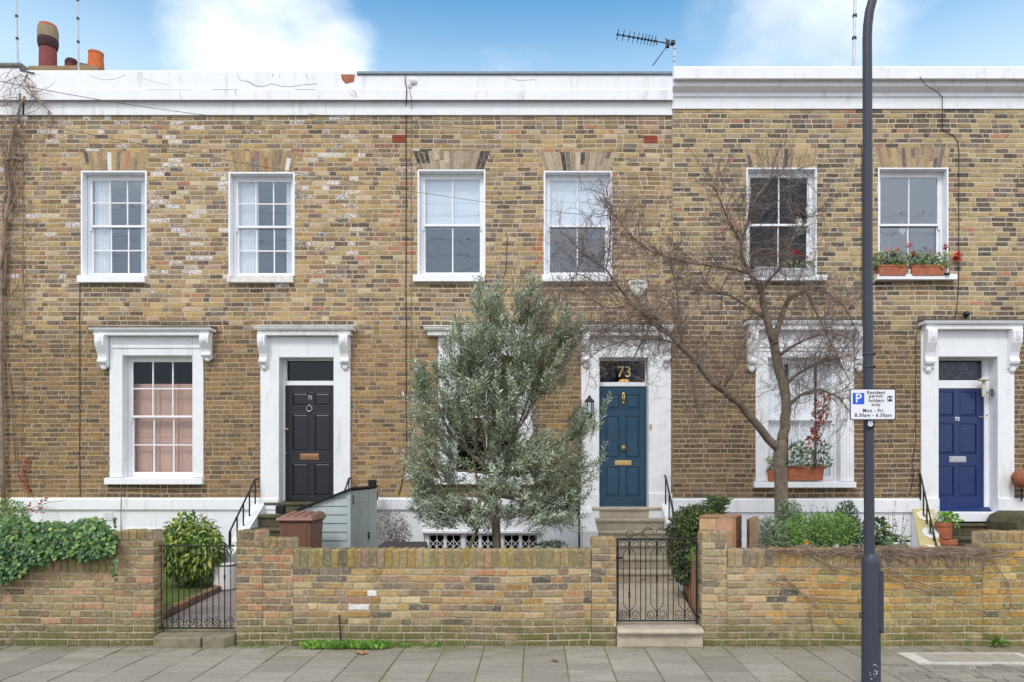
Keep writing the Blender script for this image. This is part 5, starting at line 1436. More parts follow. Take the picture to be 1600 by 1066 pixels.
cable('short loop of black cable right of the left roman blind window', [P(790, 362, -.016), P(793, 372, -.016), P(791.5, 390, -.016), P(791, 410, -.016), P(789.5, 425, -.016), P(785, 436, -.016)], .005)
cable('overhead telephone wire crossing the left hand parapet', [Vector((X(-300, -6), -6, Z(60, -6))).lerp(P(600, 193, -.03), f) - Vector((0, 0, .22 * 4 * f * (1 - f))) for f in [i / 14 for i in range(15)]], .0032, 'wire', group='overhead telephone wires')
cable('overhead telephone wire sloping down to the window behind the bare twigs', [Vector((X(-260, -5), -5, Z(128, -5))).lerp(P(957, 341, -.05), f) - Vector((0, 0, .12 * 4 * f * (1 - f))) for f in [i / 14 for i in range(15)]], .0032, 'wire', group='overhead telephone wires')
cable('faint overhead wire crossing above the window left of the olive tree top', [P(480, 178, -.3), P(580, 189, -.2), P(680, 197, -.12), P(765, 203, -.03)], .003, 'wire', group='overhead telephone wires')

for i, (yw, zw, dz_) in enumerate(((-10.2, 9.05, .25), (-10.5, 9.9, -.3), (-9.9, 8.45, .1))):
    cable(('thin overhead wire high over the street, mirrored faintly in the upper windows', 'uppermost overhead wire high over the street, mirrored in the upper panes', 'lowest overhead wire high over the street, mirrored in the lower upstairs panes')[i], [Vector((-14 + 2.3 * k, yw, zw + dz_ * (k / 12 - .5) - .004 * k * (12 - k))) for k in range(13)], .008, 'wire', group='overhead telephone wires')
# aerials
ya = 1.2
ta = thing('tv_aerial', tuple(P(1053, 106, ya)), 'television aerial with a long toothed boom where the two parapets meet', 'tv aerial')
mb = MB(); mb.tube([P(1054, 180, ya), P(1054, 66, ya)], .018, 8)
for py in (75, 87, 95): mb.tube([P(1053.8, py + 1.5, ya), P(1053.8, py - 1.5, ya)], .026, 8)
mb.build('mast', M['alu'], ta, smooth=True, autosmooth=True)
b0, b1 = P(964.5, 54, ya), P(1055, 70, ya)
mb = MB(); mb.tube([b0, b1], .012, 6)
for px in (965, 974, 983, 990, 997, 1003, 1008, 1013, 1018, 1023):
    c_ = b0.lerp(b1, (px - 964.5) / 90.5); mb.tube([c_ + Vector((0, -.16, 0)), c_ + Vector((0, .16, 0))], .007, 5); mb.ell(c_, (.022, .03, .026), 8, 5)
c_ = b0.lerp(b1, .68); mb.tube([c_ + Vector((0, 0, -.06)), c_ + Vector((.0, 0, .03))], .01, 6)
mb.build('boom', M['darklid'], ta)
mb = MB(); c_ = P(1043, 68, ya)
mb.box(c_.x - .03, c_.x + .03, c_.y - .05, c_.y + .05, c_.z - .06, c_.z + .04); mb.box(c_.x + .06, c_.x + .13, c_.y - .04, c_.y + .04, c_.z - .02, c_.z + .04)
mb.tube([P(1043, 71, ya - .2), P(1019.5, 103, ya - .25)], .007, 5); mb.tube([P(1043, 71, ya + .2), P(1021, 102, ya + .25)], .006, 5); mb.tube([P(1043, 64, ya), P(1040, 60, ya)], .01, 5)
mb.build('reflector', M['darklid'], ta)
def pole(px0, px1, py0, py1, r_, y, label, m='alu'):
    t_ = thing('aerial_pole', tuple(P(px1, py1, y)), label, 'aerial pole', 'slim aerial poles on the roofs')
    a, b = P(px1, py1 + 40, y), P(px0, py0 - 90, y)
    mb = MB(); mb.tube([a, b], r_, 8); mb.build('pole', M[m], t_, smooth=True, autosmooth=True)
    for f in (.35, .5, .62):
        c_ = a.lerp(b, f); mb = MB(); mb.tube([c_, c_ + (b - a).normalized() * .04], r_ * 1.6, 8); mb.build('joint', M['darklid'], t_)
pole(23, 29, 0, 104, .016, 2, 'slim pale aerial pole rising from the roof at the far left')
pole(120, 123.5, 0, 112, .016, 2, 'slim aerial pole rising between the chimney pots')
pole(1338, 1333, 0, 103, .028, 2, 'grey aerial pole rising from the roof beside the street lamp')

# ================================================================== SHED, BINS, POT STAND
yA, yB = -1.9, -.32
sx1, sx0 = X(548, yA), X(441, yA)
shd = thing('bike_shed', ((sx0 + sx1) / 2, yA, .2), 'grey green timber store with a sloping black felt roof in front of the black door', 'shed')
zR, zL = Z(764, yA), Z(806, yA)
mb = MB()
mb.prism([(sx0 + .02, .2), (sx1 - .02, .2), (sx1 - .02, zR - .03), (sx0 + .02, zL - .03)], 'xz', yA + .02, yB - .0)
nb = 12; bh = (zR - .22) / nb
for i in range(nb):
    z0, z1 = .22 + bh * i, .22 + bh * (i + 1) - .012
    def topx(z): return sx0 if z < zL - .02 else sx0 + (sx1 - sx0) * (z - zL + .02) / (zR - zL)
    xa, xb = topx(z0), sx1 - .055
    if i < nb and z1 > zL: xa2 = topx(z1)
    else: xa2 = sx0
    if xa > xb - .05: continue
    mb.hexa([(xa, yA - .004, z0), (xb, yA - .004, z0), (xb, yA + .021, z0), (xa, yA + .021, z0)], [(min(xa2, xb - .01), yA + .006, z1), (xb, yA + .006, z1), (xb, yA + .021, z1), (min(xa2, xb - .01), yA + .021, z1)])
mb.box(sx1 - .054, sx1 + .001, yA - .008, yA + .03, .2, zR - .012)
mb.build('cladding', M['shed'], shd, bevel=.003)
ym = yA + (yB - yA) * .62
for a, b in ((yA + .032, ym - .006), (ym + .006, yB)):
    mb = MB(); mb.box(sx1 - .02, sx1 + .012, a, b, .22, zR - .03); n = 5
    mb.box(sx1 + .0121, sx1 + .018, a + .01, b - .01, .30, .40); mb.box(sx1 + .0121, sx1 + .018, a + .01, b - .01, zR - .2, zR - .1)
    mb.build('door', M['shed'], shd, bevel=.003)
mb = MB()
for z_ in (.45, zR - .15):
    for y_ in (yA + .04, yB - .03): mb.box(sx1 + .018, sx1 + .026, y_, y_ + .05, z_ - .06, z_ + .06)
mb.box(sx1 + .013, sx1 + .03, ym - .03, ym + .03, .85, .95); mb.build('hinge', M['black'], shd)
mb = MB(); e = .04
mb.hexa([(sx0 - e, yA - .05, zL - .03), (sx1 + .03, yA - .05, zR - .008), (sx1 + .03, yB + .02, zR - .008), (sx0 - e, yB + .02, zL - .03)], [(sx0 - e, yA - .05, zL + .0), (sx1 + .03, yA - .05, zR + .022), (sx1 + .03, yB + .02, zR + .022), (sx0 - e, yB + .02, zL)])
mb.build('roof', M['felt'], shd, bevel=.004)
for c_ in (P(438.5, 796.5, yA + .1), P(582, 755.5, yB - .05)):
    mb = MB(); s_ = .055; mb.box(c_.x - s_, c_.x + s_, c_.y - s_, c_.y + s_, c_.z - s_, c_.z + s_); mb.build('corner_block', M['felt'], shd, bevel=.01)

def wheelie(name, x0, x1, yf_, ztop, body, lid, label, depth=.62, n=4):
    b = thing(name, ((x0 + x1) / 2, yf_, .2), label, 'wheelie bin')
    xm, hw = (x0 + x1) / 2, (x1 - x0) / 2
    mb = MB()
    lo = [(xm - hw * .84, yf_ + .06, .24), (xm + hw * .84, yf_ + .06, .24), (xm + hw * .84, yf_ + depth - .12, .24), (xm - hw * .84, yf_ + depth - .12, .24)]
    hi = [(x0 + .012, yf_ + .012, ztop - .1), (x1 - .012, yf_ + .012, ztop - .1), (x1 - .012, yf_ + depth - .02, ztop - .1), (x0 + .012, yf_ + depth - .02, ztop - .1)]
    mb.hexa(lo, hi); mb.box(x0, x1, yf_, yf_ + depth, ztop - .1, ztop - .075)
    for f in (-.62, .62): mb.hexa([(xm + hw * f - .02, yf_ + .05, .3), (xm + hw * f + .02, yf_ + .05, .3), (xm + hw * f + .02, yf_ + .08, .3), (xm + hw * f - .02, yf_ + .08, .3)], [(xm + hw * f - .02, yf_ + .0, ztop - .101), (xm + hw * f + .02, yf_ + .0, ztop - .101), (xm + hw * f + .02, yf_ + .05, ztop - .101), (xm + hw * f - .02, yf_ + .05, ztop - .101)])
    mb.build('body', M[body], b, bevel=.015)
    mb = MB()
    mb.hexa([(x0 - .025, yf_ - .03, ztop - .074), (x1 + .025, yf_ - .03, ztop - .074), (x1 + .025, yf_ + depth, ztop - .074), (x0 - .025, yf_ + depth, ztop - .074)],
            [(x0 - .01, yf_ - .015, ztop - .035), (x1 + .01, yf_ - .015, ztop - .035), (x1, yf_ + depth, ztop + .005), (x0, yf_ + depth, ztop + .005)])
    for i in range(n):
        a, c_ = x0 + (x1 - x0) * (i + .08) / n, x0 + (x1 - x0) * (i + .92) / n
        mb.hexa([(a, yf_ + .02, ztop - .034), (c_, yf_ + .02, ztop - .034), (c_, yf_ + depth - .03, ztop + .004), (a, yf_ + depth - .03, ztop + .004)],
                [(a + .02, yf_ + .06, ztop - .012), (c_ - .02, yf_ + .06, ztop - .012), (c_ - .02, yf_ + depth - .06, ztop + .026), (a + .02, yf_ + depth - .06, ztop + .026)])
    mb.build('lid', M[lid], b, bevel=.008)
    for s in (-1, 1):
        mb = MB(); mb.lathe((xm + s * hw * .9, yf_ + depth - .1, .3), [(.1, -.025), (.1, .025)], 18, 'x'); mb.build('wheel', M['black'], b)
    mb = MB(); mb.tube([(x0 + .04, yf_ + depth + .03, ztop - .06), (x1 - .04, yf_ + depth + .03, ztop - .06)], .014, 8)
    for xx in (x0 + .05, x1 - .05): mb.tube([(xx, yf_ + depth - .03, ztop - .08), (xx, yf_ + depth + .03, ztop - .06)], .014, 6)
    mb.build('handle', M[lid], b)
    return b
ybn = -2.75
wheelie('wheelie_bin', X(434, ybn), X(487, ybn), ybn, 1.315, 'brownbin', 'binlid', 'brown wheelie bin with a ribbed pinkish brown lid beside the grey green shed', .55)
ybk = -3.1
wheelie('wheelie_bin', X(586, ybk), X(657, ybk), ybk, Z(853, ybk), 'darklid', 'darklid', 'dark navy bin lid just showing over the middle brick wall', .5, 0)
mb = MB(); c_ = Vector((X(351, -1.55), -1.55, GZ + .002)); mb.colour((232, 232, 228))
mb.lathe(c_, [(.135, 0), (.155, .02), (.165, .3), (.165, .335)], 24); mb.colour((70, 72, 74)); mb.lathe(c_, [(.169, .3355), (.169, .35), (.12, .352)], 24); mb.colour((206, 204, 196)); mb.lathe(c_, [(.14, .3525), (.12, .37), (.05, .38)], 24)
tag(mb.build('garden_pot', M['attr_s'], None, smooth=True, autosmooth=True, loc=c_), 'white round pot with a dark rim behind the left gate', 'pot')

# wooden planters and posts right of the stone path
wb = thing('wooden_planter', tuple(P(1120, 870, -3.3)), 'tall orange brown slatted wooden box behind the brick pier right of the gate', 'planter')
yq0 = -3.42
FL, FR = Vector((X(1093, yq0), yq0, 0)), Vector((X(1149, yq0 - .05), yq0 - .05, 0))
BR, BL = Vector((X(1159, -3.05), -3.05, 0)), Vector((X(1104, -3.0), -3.0, 0))
ztop = Z(809, yq0)
mb = MB(); nh = 8; bh = (ztop - .2) / nh
def plank(a, b, z0, z1, th=.024):
    n_ = (b - a).cross(Vector((0, 0, 1))).normalized() * th
    mb.hexa([a + Vector((0, 0, z0)), b + Vector((0, 0, z0)), b - n_ + Vector((0, 0, z0)), a - n_ + Vector((0, 0, z0))], [a + Vector((0, 0, z1)), b + Vector((0, 0, z1)), b - n_ + Vector((0, 0, z1)), a - n_ + Vector((0, 0, z1))])
for i in range(nh):
    z0, z1 = .2 + bh * i, .2 + bh * (i + 1) - .006
    cut = FL.lerp(FR, U(.25, .7))
    for a, b in ((FL, cut), (cut.lerp(FR, .02), FR)):
        mb.colour(jit(wchoice([(3, (176, 138, 108)), (2, (158, 118, 94)), (2, (190, 154, 118)), (1, (132, 98, 80))]), .08)); plank(a, b, z0, z1)
    mb.colour(jit((120, 86, 66), .1)); plank(FR + Vector((.002, .03, 0)), BR, z0, z1); plank(BL, FL + Vector((0, .03, 0)), z0, z1)
mb.build('boards', M['attr'], wb, bevel=.003)
mb = MB(); up_ = Vector((0, 0, 1))
mb.hexa([v + up_ * (ztop + .0005) for v in (FL + Vector((-.01, -.01, 0)), FR + Vector((.01, -.01, 0)), BR, BL)], [v + up_ * (ztop + .018) for v in (FL + Vector((-.01, -.01, 0)), FR + Vector((.01, -.01, 0)), BR, BL)])
mb.box(FR.x - .03, FR.x + .004, FR.y - .008, FR.y + .02, .2, ztop)
mb.build('frame', M['timber'], wb, bevel=.003)
mb = MB(); yq = -3.3
mb.prism([(X(1171, yq), .2), (X(1187, yq), .2), (X(1187, yq), Z(812, yq)), (X(1184, yq), Z(807, yq)), (X(1177, yq), Z(810, yq)), (X(1171, yq), Z(812, yq))], 'xz', yq, yq + .12)
tag(mb.build('timber_post', M['oldwood'], None, bevel=.01, loc=(X(1179, yq), yq, .2)), 'weathered split timber post standing right of the orange wooden box', 'post')
mb = MB()
yb_ = -3.7
e0, e1 = Vector((1.80, -3.74, 0)), Vector((2.02, -1.7, 0))
rb = thing('raised_bed', tuple(e0), 'low bed of upright pinkish timber boards along the right side of the stone path', 'raised bed')
mb = MB(); n = 13
for i in range(n):
    a, b = e0.lerp(e1, i / n), e0.lerp(e1, (i + .95) / n); th = Vector((.03, 0, 0)); zt = Z(866, -3.0) + U(-.01, .01)
    mb.colour(jit(wchoice([(3, (180, 130, 104)), (2, (164, 116, 94)), (2, (190, 144, 118))]), .07))
    mb.hexa([a + Vector((0, 0, .1)), a + th + Vector((0, 0, .1)), b + th + Vector((0, 0, .1)), b + Vector((0, 0, .1))], [a + Vector((0, 0, zt)), a + th + Vector((0, 0, zt)), b + th + Vector((0, 0, zt)), b + Vector((0, 0, zt))])
mb.build('boards', M['attr'], rb, bevel=.003)
mb = MB(); mb.hexa([e0 + Vector((.03, .02, .1)), e0 + Vector((.25, .02, .1)), e1 + Vector((.3, 0, .1)), e1 + Vector((.03, 0, .1))], [e0 + Vector((.03, .02, zt - .05)), e0 + Vector((.25, .02, zt - .05)), e1 + Vector((.3, 0, zt - .05)), e1 + Vector((.03, 0, zt - .05))]); mb.build('soil', M['soil'], rb)

# ================================================================== PLANTS
def rdir(r=rng):
    while True:
        v = Vector((r.uniform(-1, 1), r.uniform(-1, 1), r.uniform(-1, 1)))
        if .05 < v.length < 1: return v.normalized()
def inell(r=rng, shell=0.0):
    v = rdir(r); return v * (shell + (1 - shell) * r.random() ** (1 / 2.2))
G_ = lambda *cs: list(cs)
def bush(mb, c, rad, n, L, Wd, pal, shell=.55, droop=.3, out=1.0, broad=False, jl=.3):
    c = Vector(c)
    for _ in range(n):
        v = inell(rng, shell); p = c + Vector((v.x * rad[0], v.y * rad[1], v.z * rad[2]))
        d = (v * out + rdir() * .7 + Vector((0, 0, -droop))).normalized()
        up = (v + rdir() * .5 + Vector((0, 0, .6))).normalized()
        mb.colour(jit(wchoice(pal), .12)); l = L * U(1 - jl, 1 + jl)
        mb.leaf6(p, d, up, l, Wd) if broad else mb.leaf(p, d, up, l, l * Wd)
def stems(mb, base, tips, r0, r1, bend=.15, sides=5):
    for t_ in tips:
        b, t_ = Vector(base), Vector(t_); L = (t_ - b).length; o = rdir() * L * bend
        mb.tube([b, b.lerp(t_, .35) + o * .7, b.lerp(t_, .7) + o * .6, t_], [r0, r0 * .75 + r1 * .25, (r0 + r1) / 2 * .8 + r1 * .1, r1], sides)

# ---- olive tree
yo = -2.6
pmo = (yo - CAMY) / F
ol = thing('olive_tree', (X(777, yo), yo, .2), 'bushy grey green olive tree standing behind the middle brick wall', 'olive tree')
mb = MB()
tr = [P(778, 925, yo), P(777, 870, yo), P(775, 820, yo), P(771, 775, yo), P(768, 740, yo)]
mb.tube(tr, [.062, .056, .052, .046, .042], 10)
tw = [P(728, 925, yo - .25), P(730, 860, yo - .25), P(745, 830, yo - .2), P(749, 800, yo - .2), P(748, 760, yo - .1), P(735, 700, yo)]
mb.tube(tw, [.026, .024, .022, .02, .016, .01], 8)
mb.build('trunk', M['olivebark'], ol, smooth=True)
CL = [(766, 500, 30, 60, .30), (826, 490, 30, 55, .30), (797, 560, 80, 60, .65), (880, 525, 34, 48, .35), (728, 560, 48, 58, .55), (690, 640, 48, 55, .55), (660, 600, 12, 34, .15), (770, 645, 80, 60, .8), (842, 580, 48, 45, .6),
      (676, 725, 46, 55, .5), (800, 740, 80, 55, .75), (852, 722, 52, 45, .65), (902, 672, 16, 36, .25), (694, 797, 46, 34, .45), (840, 800, 50, 32, .5), (884, 795, 26, 32, .3), (752, 805, 50, 28, .5), (900, 738, 17, 36, .25), (666, 770, 14, 32, .2)]
cen = Vector((X(772, yo), yo, Z(700, yo)))
PAL_O = [(5, (160, 176, 148)), (4, (142, 160, 132)), (4, (178, 190, 166)), (1.4, (114, 132, 106)), (2, (196, 203, 182)), (2, (166, 174, 126))]
PAL_OB = [(4, (212, 217, 206)), (3, (192, 198, 188))]
br = MB(); lf = MB()
sh_n = 0
def shoot(p, d, L, lf=lf, br=br, dens=1.0):
    n = max(6, int(L / .024 * dens)); br_ = U(.8, 1.2); q = p.copy(); dd = d.copy(); pts = [q.copy()]
    for i in range(n):
        dd = (dd + rdir() * .10 + Vector((0, 0, .02))).normalized(); q = q + dd * (L / n); pts.append(q.copy())
        if i < 1: continue
        s = dd.orthogonal().normalized(); s = Matrix.Rotation(i * 1.57 + U(-.4, .4), 3, dd) @ s
        for sgn in (-1, 1):
            l = U(.058, .095); lf.colour(jit(tuple(v * br_ for v in wchoice(PAL_O if rng.random() < .8 else PAL_OB)), .10))
            ld = (s * sgn * 1.0 + dd * .7 + rdir() * .3).normalized()
            lf.leaf(q, ld, (dd + rdir() * .5), l, l * U(.19, .27), .2)
    br.tube(pts[::3] + [pts[-1]], [.0035] * (len(pts[::3])) + [.0012], 3, cap=False)
for (px, py, rx, rz, ry) in CL:
    c_ = P(px, py, yo); a = max(.2, rx * rz / 2600.0)
    start = tr[-1] if py < 760 else (tr[-2] if px > 740 else tw[-3])
    o = c_ - start
    mid = start.lerp(c_, .5) + Vector((0, U(-.1, .1), -.12 if py < 700 else .02)) + rdir() * .05
    br.tube([start, mid, c_, c_ + o.normalized() * .12], [.024 if py < 720 else .016, .014, .008, .004], 6, cap=False)
    N = int(96 * a) + 20
    for _ in range(N):
        v = inell(rng, .15); p = c_ + Vector((v.x * rx * pmo, v.y * ry, v.z * rz * pmo))
        od = (p - Vector((cen.x, cen.y, p.z - .7 if py < 700 else p.z - .1)))
        d = (od.normalized() + rdir() * .6 + Vector((0, 0, .7 if py < 740 else .15))).normalized()
        L = U(.16, .34); shoot(p - d * L * .5, d, L)
        if rng.random() < .3: br.tube([c_.lerp(p, .05), c_.lerp(p, .6) + rdir() * .03, p - d * L * .5], [.006, .004, .003], 4, cap=False)
for (a, b, c, d, y_) in ((930, 680, 956, 618, -3.1), (922, 690, 942, 652, -3.0), (925, 735, 953, 695, -3.2), (900, 760, 938, 742, -2.9), (652, 625, 648, 568, -2.8), (690, 590, 676, 570, -2.7), (745, 490, 752, 432, -2.6), (832, 470, 828, 428, -2.6), (655, 660, 640, 640, -2.4), (770, 470, 776, 440, -2.8), (882, 500, 884, 475, -2.5),
                        (850, 800, 905, 838, -2.7), (880, 790, 925, 775, -2.5), (700, 800, 655, 815, -2.6)):
    A0, A1 = P(a, b, y_), P(c, d, y_); dd = (A1 - A0); shoot(A0, dd.normalized(), dd.length, dens=.9)
    for _ in range(2): shoot(A0.lerp(A1, U(0, .5)), (dd.normalized() + rdir() * .35).normalized(), dd.length * U(.4, .7), dens=.9)
br.build('branches', M['olivebark'], ol, recalc=False, smooth=True)
lf.build('foliage', M['oleaf'], ol, recalc=False)

# ---- bare tree
yt = -2.5
bt_ = thing('bare_tree', (X(1222, yt), yt, .2), 'leafless tree with forked grey brown trunk and a haze of fine twigs', 'tree')
mb = MB()
pmt = (yt - CAMY) / F
LIMBS = [  # (px, py, y, radius px)
 [(1222, 880, -2.5, 12.5), (1221, 800, -2.5, 11), (1220, 740, -2.5, 10.4), (1219, 708, -2.5, 11), (1220, 690, -2.5, 9.5)],
 [(1221, 698, -2.5, 8.8), (1227, 668, -2.5, 8), (1229, 640, -2.5, 7.8), (1224, 600, -2.5, 7.8), (1214, 565, -2.52, 7.4), (1209, 532, -2.55, 7.2)],
 [(1217, 702, -2.5, 7), (1200, 686, -2.55, 6.4), (1180, 660, -2.65, 6), (1158, 632, -2.75, 5.8), (1130, 610, -2.9, 5.2), (1112, 597, -3, 4.8), (1085, 562, -3.1, 4.3), (1066, 543, -3.15, 3.8), (1050, 527, -3.2, 3.2), (1018, 504, -3.25, 2.5), (982, 469, -3.3, 1.9), (947, 421, -3.3, 1.4), (911, 397, -3.3, .9), (890, 372, -3.3, .5)],
 [(1210, 538, -2.55, 7), (1198, 500, -2.6, 5.6), (1191, 470, -2.6, 5), (1189, 452, -2.65, 4.2), (1171, 427, -2.7, 3.6), (1158, 400, -2.7, 2.8), (1158, 378, -2.7, 2.6), (1168, 350, -2.75, 2.2), (1172, 325, -2.8, 2.0), (1196, 290, -2.85, 1.6), (1207, 276, -2.85, 1.1)],
 [(1209, 535, -2.5, 6), (1217, 508, -2.45, 4.6), (1226, 480, -2.4, 4), (1234, 465, -2.4, 3.6), (1246, 460, -2.35, 3), (1262, 452, -2.3, 2.2), (1290, 456, -2.2, 1.6), (1318, 478, -2.1, 1.1), (1338, 515, -2.0, .6)],
 [(1190, 455, -2.65, 3), (1200, 440, -2.75, 2.4), (1214, 425, -2.9, 1.8), (1225, 405, -3.0, 1.4), (1240, 370, -3.0, 1.2), (1262, 340, -3.0, .8), (1285, 335, -3, .5)],
 [(1171, 427, -2.7, 2.6), (1140, 420, -2.8, 1.8), (1100, 414, -2.9, 1.5), (1060, 408, -3, 1.2), (1020, 395, -3, 1), (990, 372, -3.05, .8), (962, 340, -3.05, .5)],
 [(982, 469, -3.3, 1.4), (975, 480, -3.35, 1.3), (947, 482, -3.4, 1), (922, 466, -3.45, .8), (906, 452, -3.5, .5)],
 [(1036, 514, -3.2, 2), (1020, 492, -3.3, 1.5), (990, 494, -3.4, 1.2), (947, 516, -3.5, .9), (918, 535, -3.5, .6), (902, 552, -3.5, .4)],
 [(1060, 538, -3.2, 2), (1030, 530, -3.3, 1.4), (983, 530, -3.4, 1), (940, 545, -3.5, .7), (908, 570, -3.5, .4)],
 [(1224, 605, -2.5, 3.4), (1245, 585, -2.4, 2.2), (1275, 568, -2.3, 1.6), (1310, 560, -2.2, 1.1), (1340, 552, -2.1, .6)],
 [(1212, 560, -2.5, 3), (1240, 540, -2.7, 2), (1270, 525, -2.8, 1.5), (1300, 520, -2.9, 1), (1335, 530, -2.9, .6)],
 [(1158, 378, -2.7, 1.8), (1140, 350, -2.7, 1.4), (1128, 320, -2.7, 1.1), (1118, 295, -2.7, .8), (1112, 275, -2.7, .5)],
 [(1085, 562, -3.1, 2.4), (1082, 590, -3.2, 1.6), (1084, 620, -3.2, 1.1), (1090, 645, -3.2, .6)],
 [(1198, 500, -2.6, 2.6), (1170, 480, -2.5, 1.8), (1140, 462, -2.4, 1.3), (1100, 455, -2.3, .9), (1065, 452, -2.3, .5)],
 [(1066, 543, -3.15, 2.4), (1062, 500, -3.1, 1.7), (1058, 460, -3.0, 1.2), (1050, 420, -3.0, .8), (1048, 392, -3, .5)],
 [(1018, 504, -3.25, 1.6), (1000, 540, -3.2, 1.2), (985, 570, -3.1, .8), (972, 590, -3.1, .4)],
 [(947, 421, -3.3, 1), (952, 390, -3.3, .8), (955, 350, -3.3, .6), (952, 300, -3.3, .3)],
 [(1130, 607, -2.9, 2), (1150, 575, -2.9, 1.3), (1160, 545, -3, .9), (1175, 520, -3, .5)],
 [(1226, 640, -2.5, 3.2), (1250, 618, -2.6, 2.2), (1282, 608, -2.7, 1.6), (1312, 622, -2.8, 1.1), (1332, 650, -2.8, .5)],
 [(1258, 452, -2.3, 2.2), (1272, 480, -2.5, 1.8), (1290, 520, -2.6, 1.3), (1312, 565, -2.7, .9), (1330, 600, -2.7, .5)],
 [(911, 398, -3.3, .9), (900, 430, -3.3, .7), (880, 455, -3.35, .5), (858, 470, -3.4, .3)],
 [(1200, 284, -2.85, 1.2), (1225, 270, -2.9, .9), (1255, 262, -2.9, .5)],
]
twg = MB()
def grow_twig(p, d, L, r0, depth):
    n = 4; pts = [p.copy()]; q = p.copy(); dd = d.copy(); curl = rdir() * .28
    for i in range(n):
        dd = (dd + rdir() * .32 + curl + Vector((0, 0, .05))).normalized(); q = q + dd * (L / n); pts.append(q.copy())
    twg.tube(pts, [r0, r0 * .9, r0 * .8, r0 * .7, r0 * .55], 3, cap=False)
    if depth > 0:
        for k in range(rng.choice((3, 4, 5)) if depth > 1 else rng.choice((2, 3, 4))):
            i = rng.randint(1, n); sd_ = (pts[i] - pts[i - 1]).normalized()
            grow_twig(pts[i].lerp(pts[i - 1], rng.random()), (sd_ + rdir() * 1.0).normalized(), L * U(.35, .65), r0 * .62, depth - 1)
for li, limb in enumerate(LIMBS):
    pts = [P(a, b, y_) for a, b, y_, _ in limb]; rad = [r_ * (y_ - CAMY) / F for _, _, y_, r_ in limb]
    # smooth the limb a little with inserted knots
    P2, R2 = [], []
    for i in range(len(pts) - 1):
        P2 += [pts[i], pts[i].lerp(pts[i + 1], .5) + rdir() * rad[i] * .22]; R2 += [rad[i], (rad[i] + rad[i + 1]) / 2]
    P2.append(pts[-1]); R2.append(rad[-1])
    mb.tube(P2, R2, 10 if li < 5 else 6)
    if li == 0: continue
    for i in range(len(pts) - 1):
        seg = pts[i + 1] - pts[i]; thick = rad[i]
        if thick > 6.4 * pmt: continue
        nt = max(1, int(seg.length / (.021 if thick < .035 else .07)))
        for k in range(nt):
            p = pts[i].lerp(pts[i + 1], rng.random())
            qx, qy = CX + p.x * F / (p.y - CAMY), CY - (p.z - CAMH) * F / (p.y - CAMY)
            if 915 < qx < 1030 and 535 < qy < 680 and rng.random() < .8: continue
            d = (seg.normalized() * .5 + rdir() + Vector((0, 0, .12))).normalized()
            grow_twig(p, d, U(.25, .62), U(.003, .0046), 2)
mb.build('trunk', M['bark'], bt_, smooth=True)
twg.build('twigs', M['twig'], bt_, recalc=False)
mb = MB()
for _ in range(420):
    tpx = U(860, 1340); tpy = U(270, 560)
    p = Vector(twg.v[rng.randrange(len(twg.v))])
    mb.colour(jit(wchoice([(4, (150, 110, 104)), (3, (120, 90, 84)), (1, (168, 92, 84))]), .1)); mb.leaf(p, rdir(), Vector((0, 0, 1)), U(.006, .011), .005)
mb.build('buds', M['attr'], bt_, recalc=False)

# ---- climber on the left edge
cb = thing('climber', (X(12, -.08), -.08, .4), 'bare tangled climber stems on the brick at the left edge of the picture', 'climber')
mb = MB()
def vine(mb, pts, r0, r1, y, wobb=.02, sides=6):
    n = len(pts); mb.tube([P(a + U(-1, 1) * .6, b, y + U(-wobb, wobb)) for a, b in pts], [r0 + (r1 - r0) * i / (n - 1) for i in range(n)], sides)
vine(mb, [(6, 800), (4, 720), (2, 640), (1, 560), (3, 500), (2, 440), (4, 380), (10, 340), (16, 300), (10, 262), (14, 240), (22, 200), (34, 160), (38, 130), (42, 116)], .035, .015, -.08)
vine(mb, [(8, 460), (10, 400), (6, 350), (20, 320), (28, 300), (20, 270), (30, 252), (40, 245)], .02, .012, -.07)
vine(mb, [(2, 420), (8, 380), (4, 330), (10, 290), (6, 250), (2, 210), (8, 180)], .018, .008, -.1)
vine(mb, [(36, 440), (35, 400), (36, 350), (35, 300), (36, 260), (30, 240)], .009, .006, -.04); vine(mb, [(34, 252), (22, 246), (10, 250), (2, 240)], .02, .014, -.12)
vine(mb, [(35, 700), (35, 620), (34, 540), (36, 440)], .006, .008, -.04)
vine(mb, [(24, 720), (18, 640), (10, 560), (6, 510)], .008, .006, -.05); vine(mb, [(30, 745), (26, 680), (22, 640), (12, 590)], .007, .005, -.05)
vine(mb, [(40, 130), (52, 150), (64, 160), (76, 172), (80, 178)], .012, .008, -.16, .02); vine(mb, [(76, 174), (74, 200), (70, 214)], .007, .003, -.06); vine(mb, [(76, 174), (80, 195), (78, 212)], .007, .003, -.06)
vine(mb, [(38, 150), (30, 172), (26, 190), (22, 230)], .014, .01, -.13)
for _ in range(60):
    a = U(0, 60); b = U(112, 200); dx, dy = U(-40, 46), U(-30, 40); vine(mb, [(a, b), (a + dx * .35, b + dy * .3 + U(-6, 6)), (a + dx * .7, b + dy * .7 + U(-6, 6)), (a + dx, b + dy)], U(.003, .007), .002, -.15, .02, 4)
for _ in range(110):
    a = U(0, 34); b = U(190, 520); dx, dy = U(-20, 30), U(-50, 50); vine(mb, [(a, b), (a + dx * .35, b + dy * .3 + U(-3, 3)), (a + dx * .7, b + dy * .7 + U(-4, 4)), (a + dx, b + dy)], U(.003, .008), .002, -.06, .015, 4)
mb.build('stems', M['vine'], cb, smooth=True, recalc=False)
mb = MB()
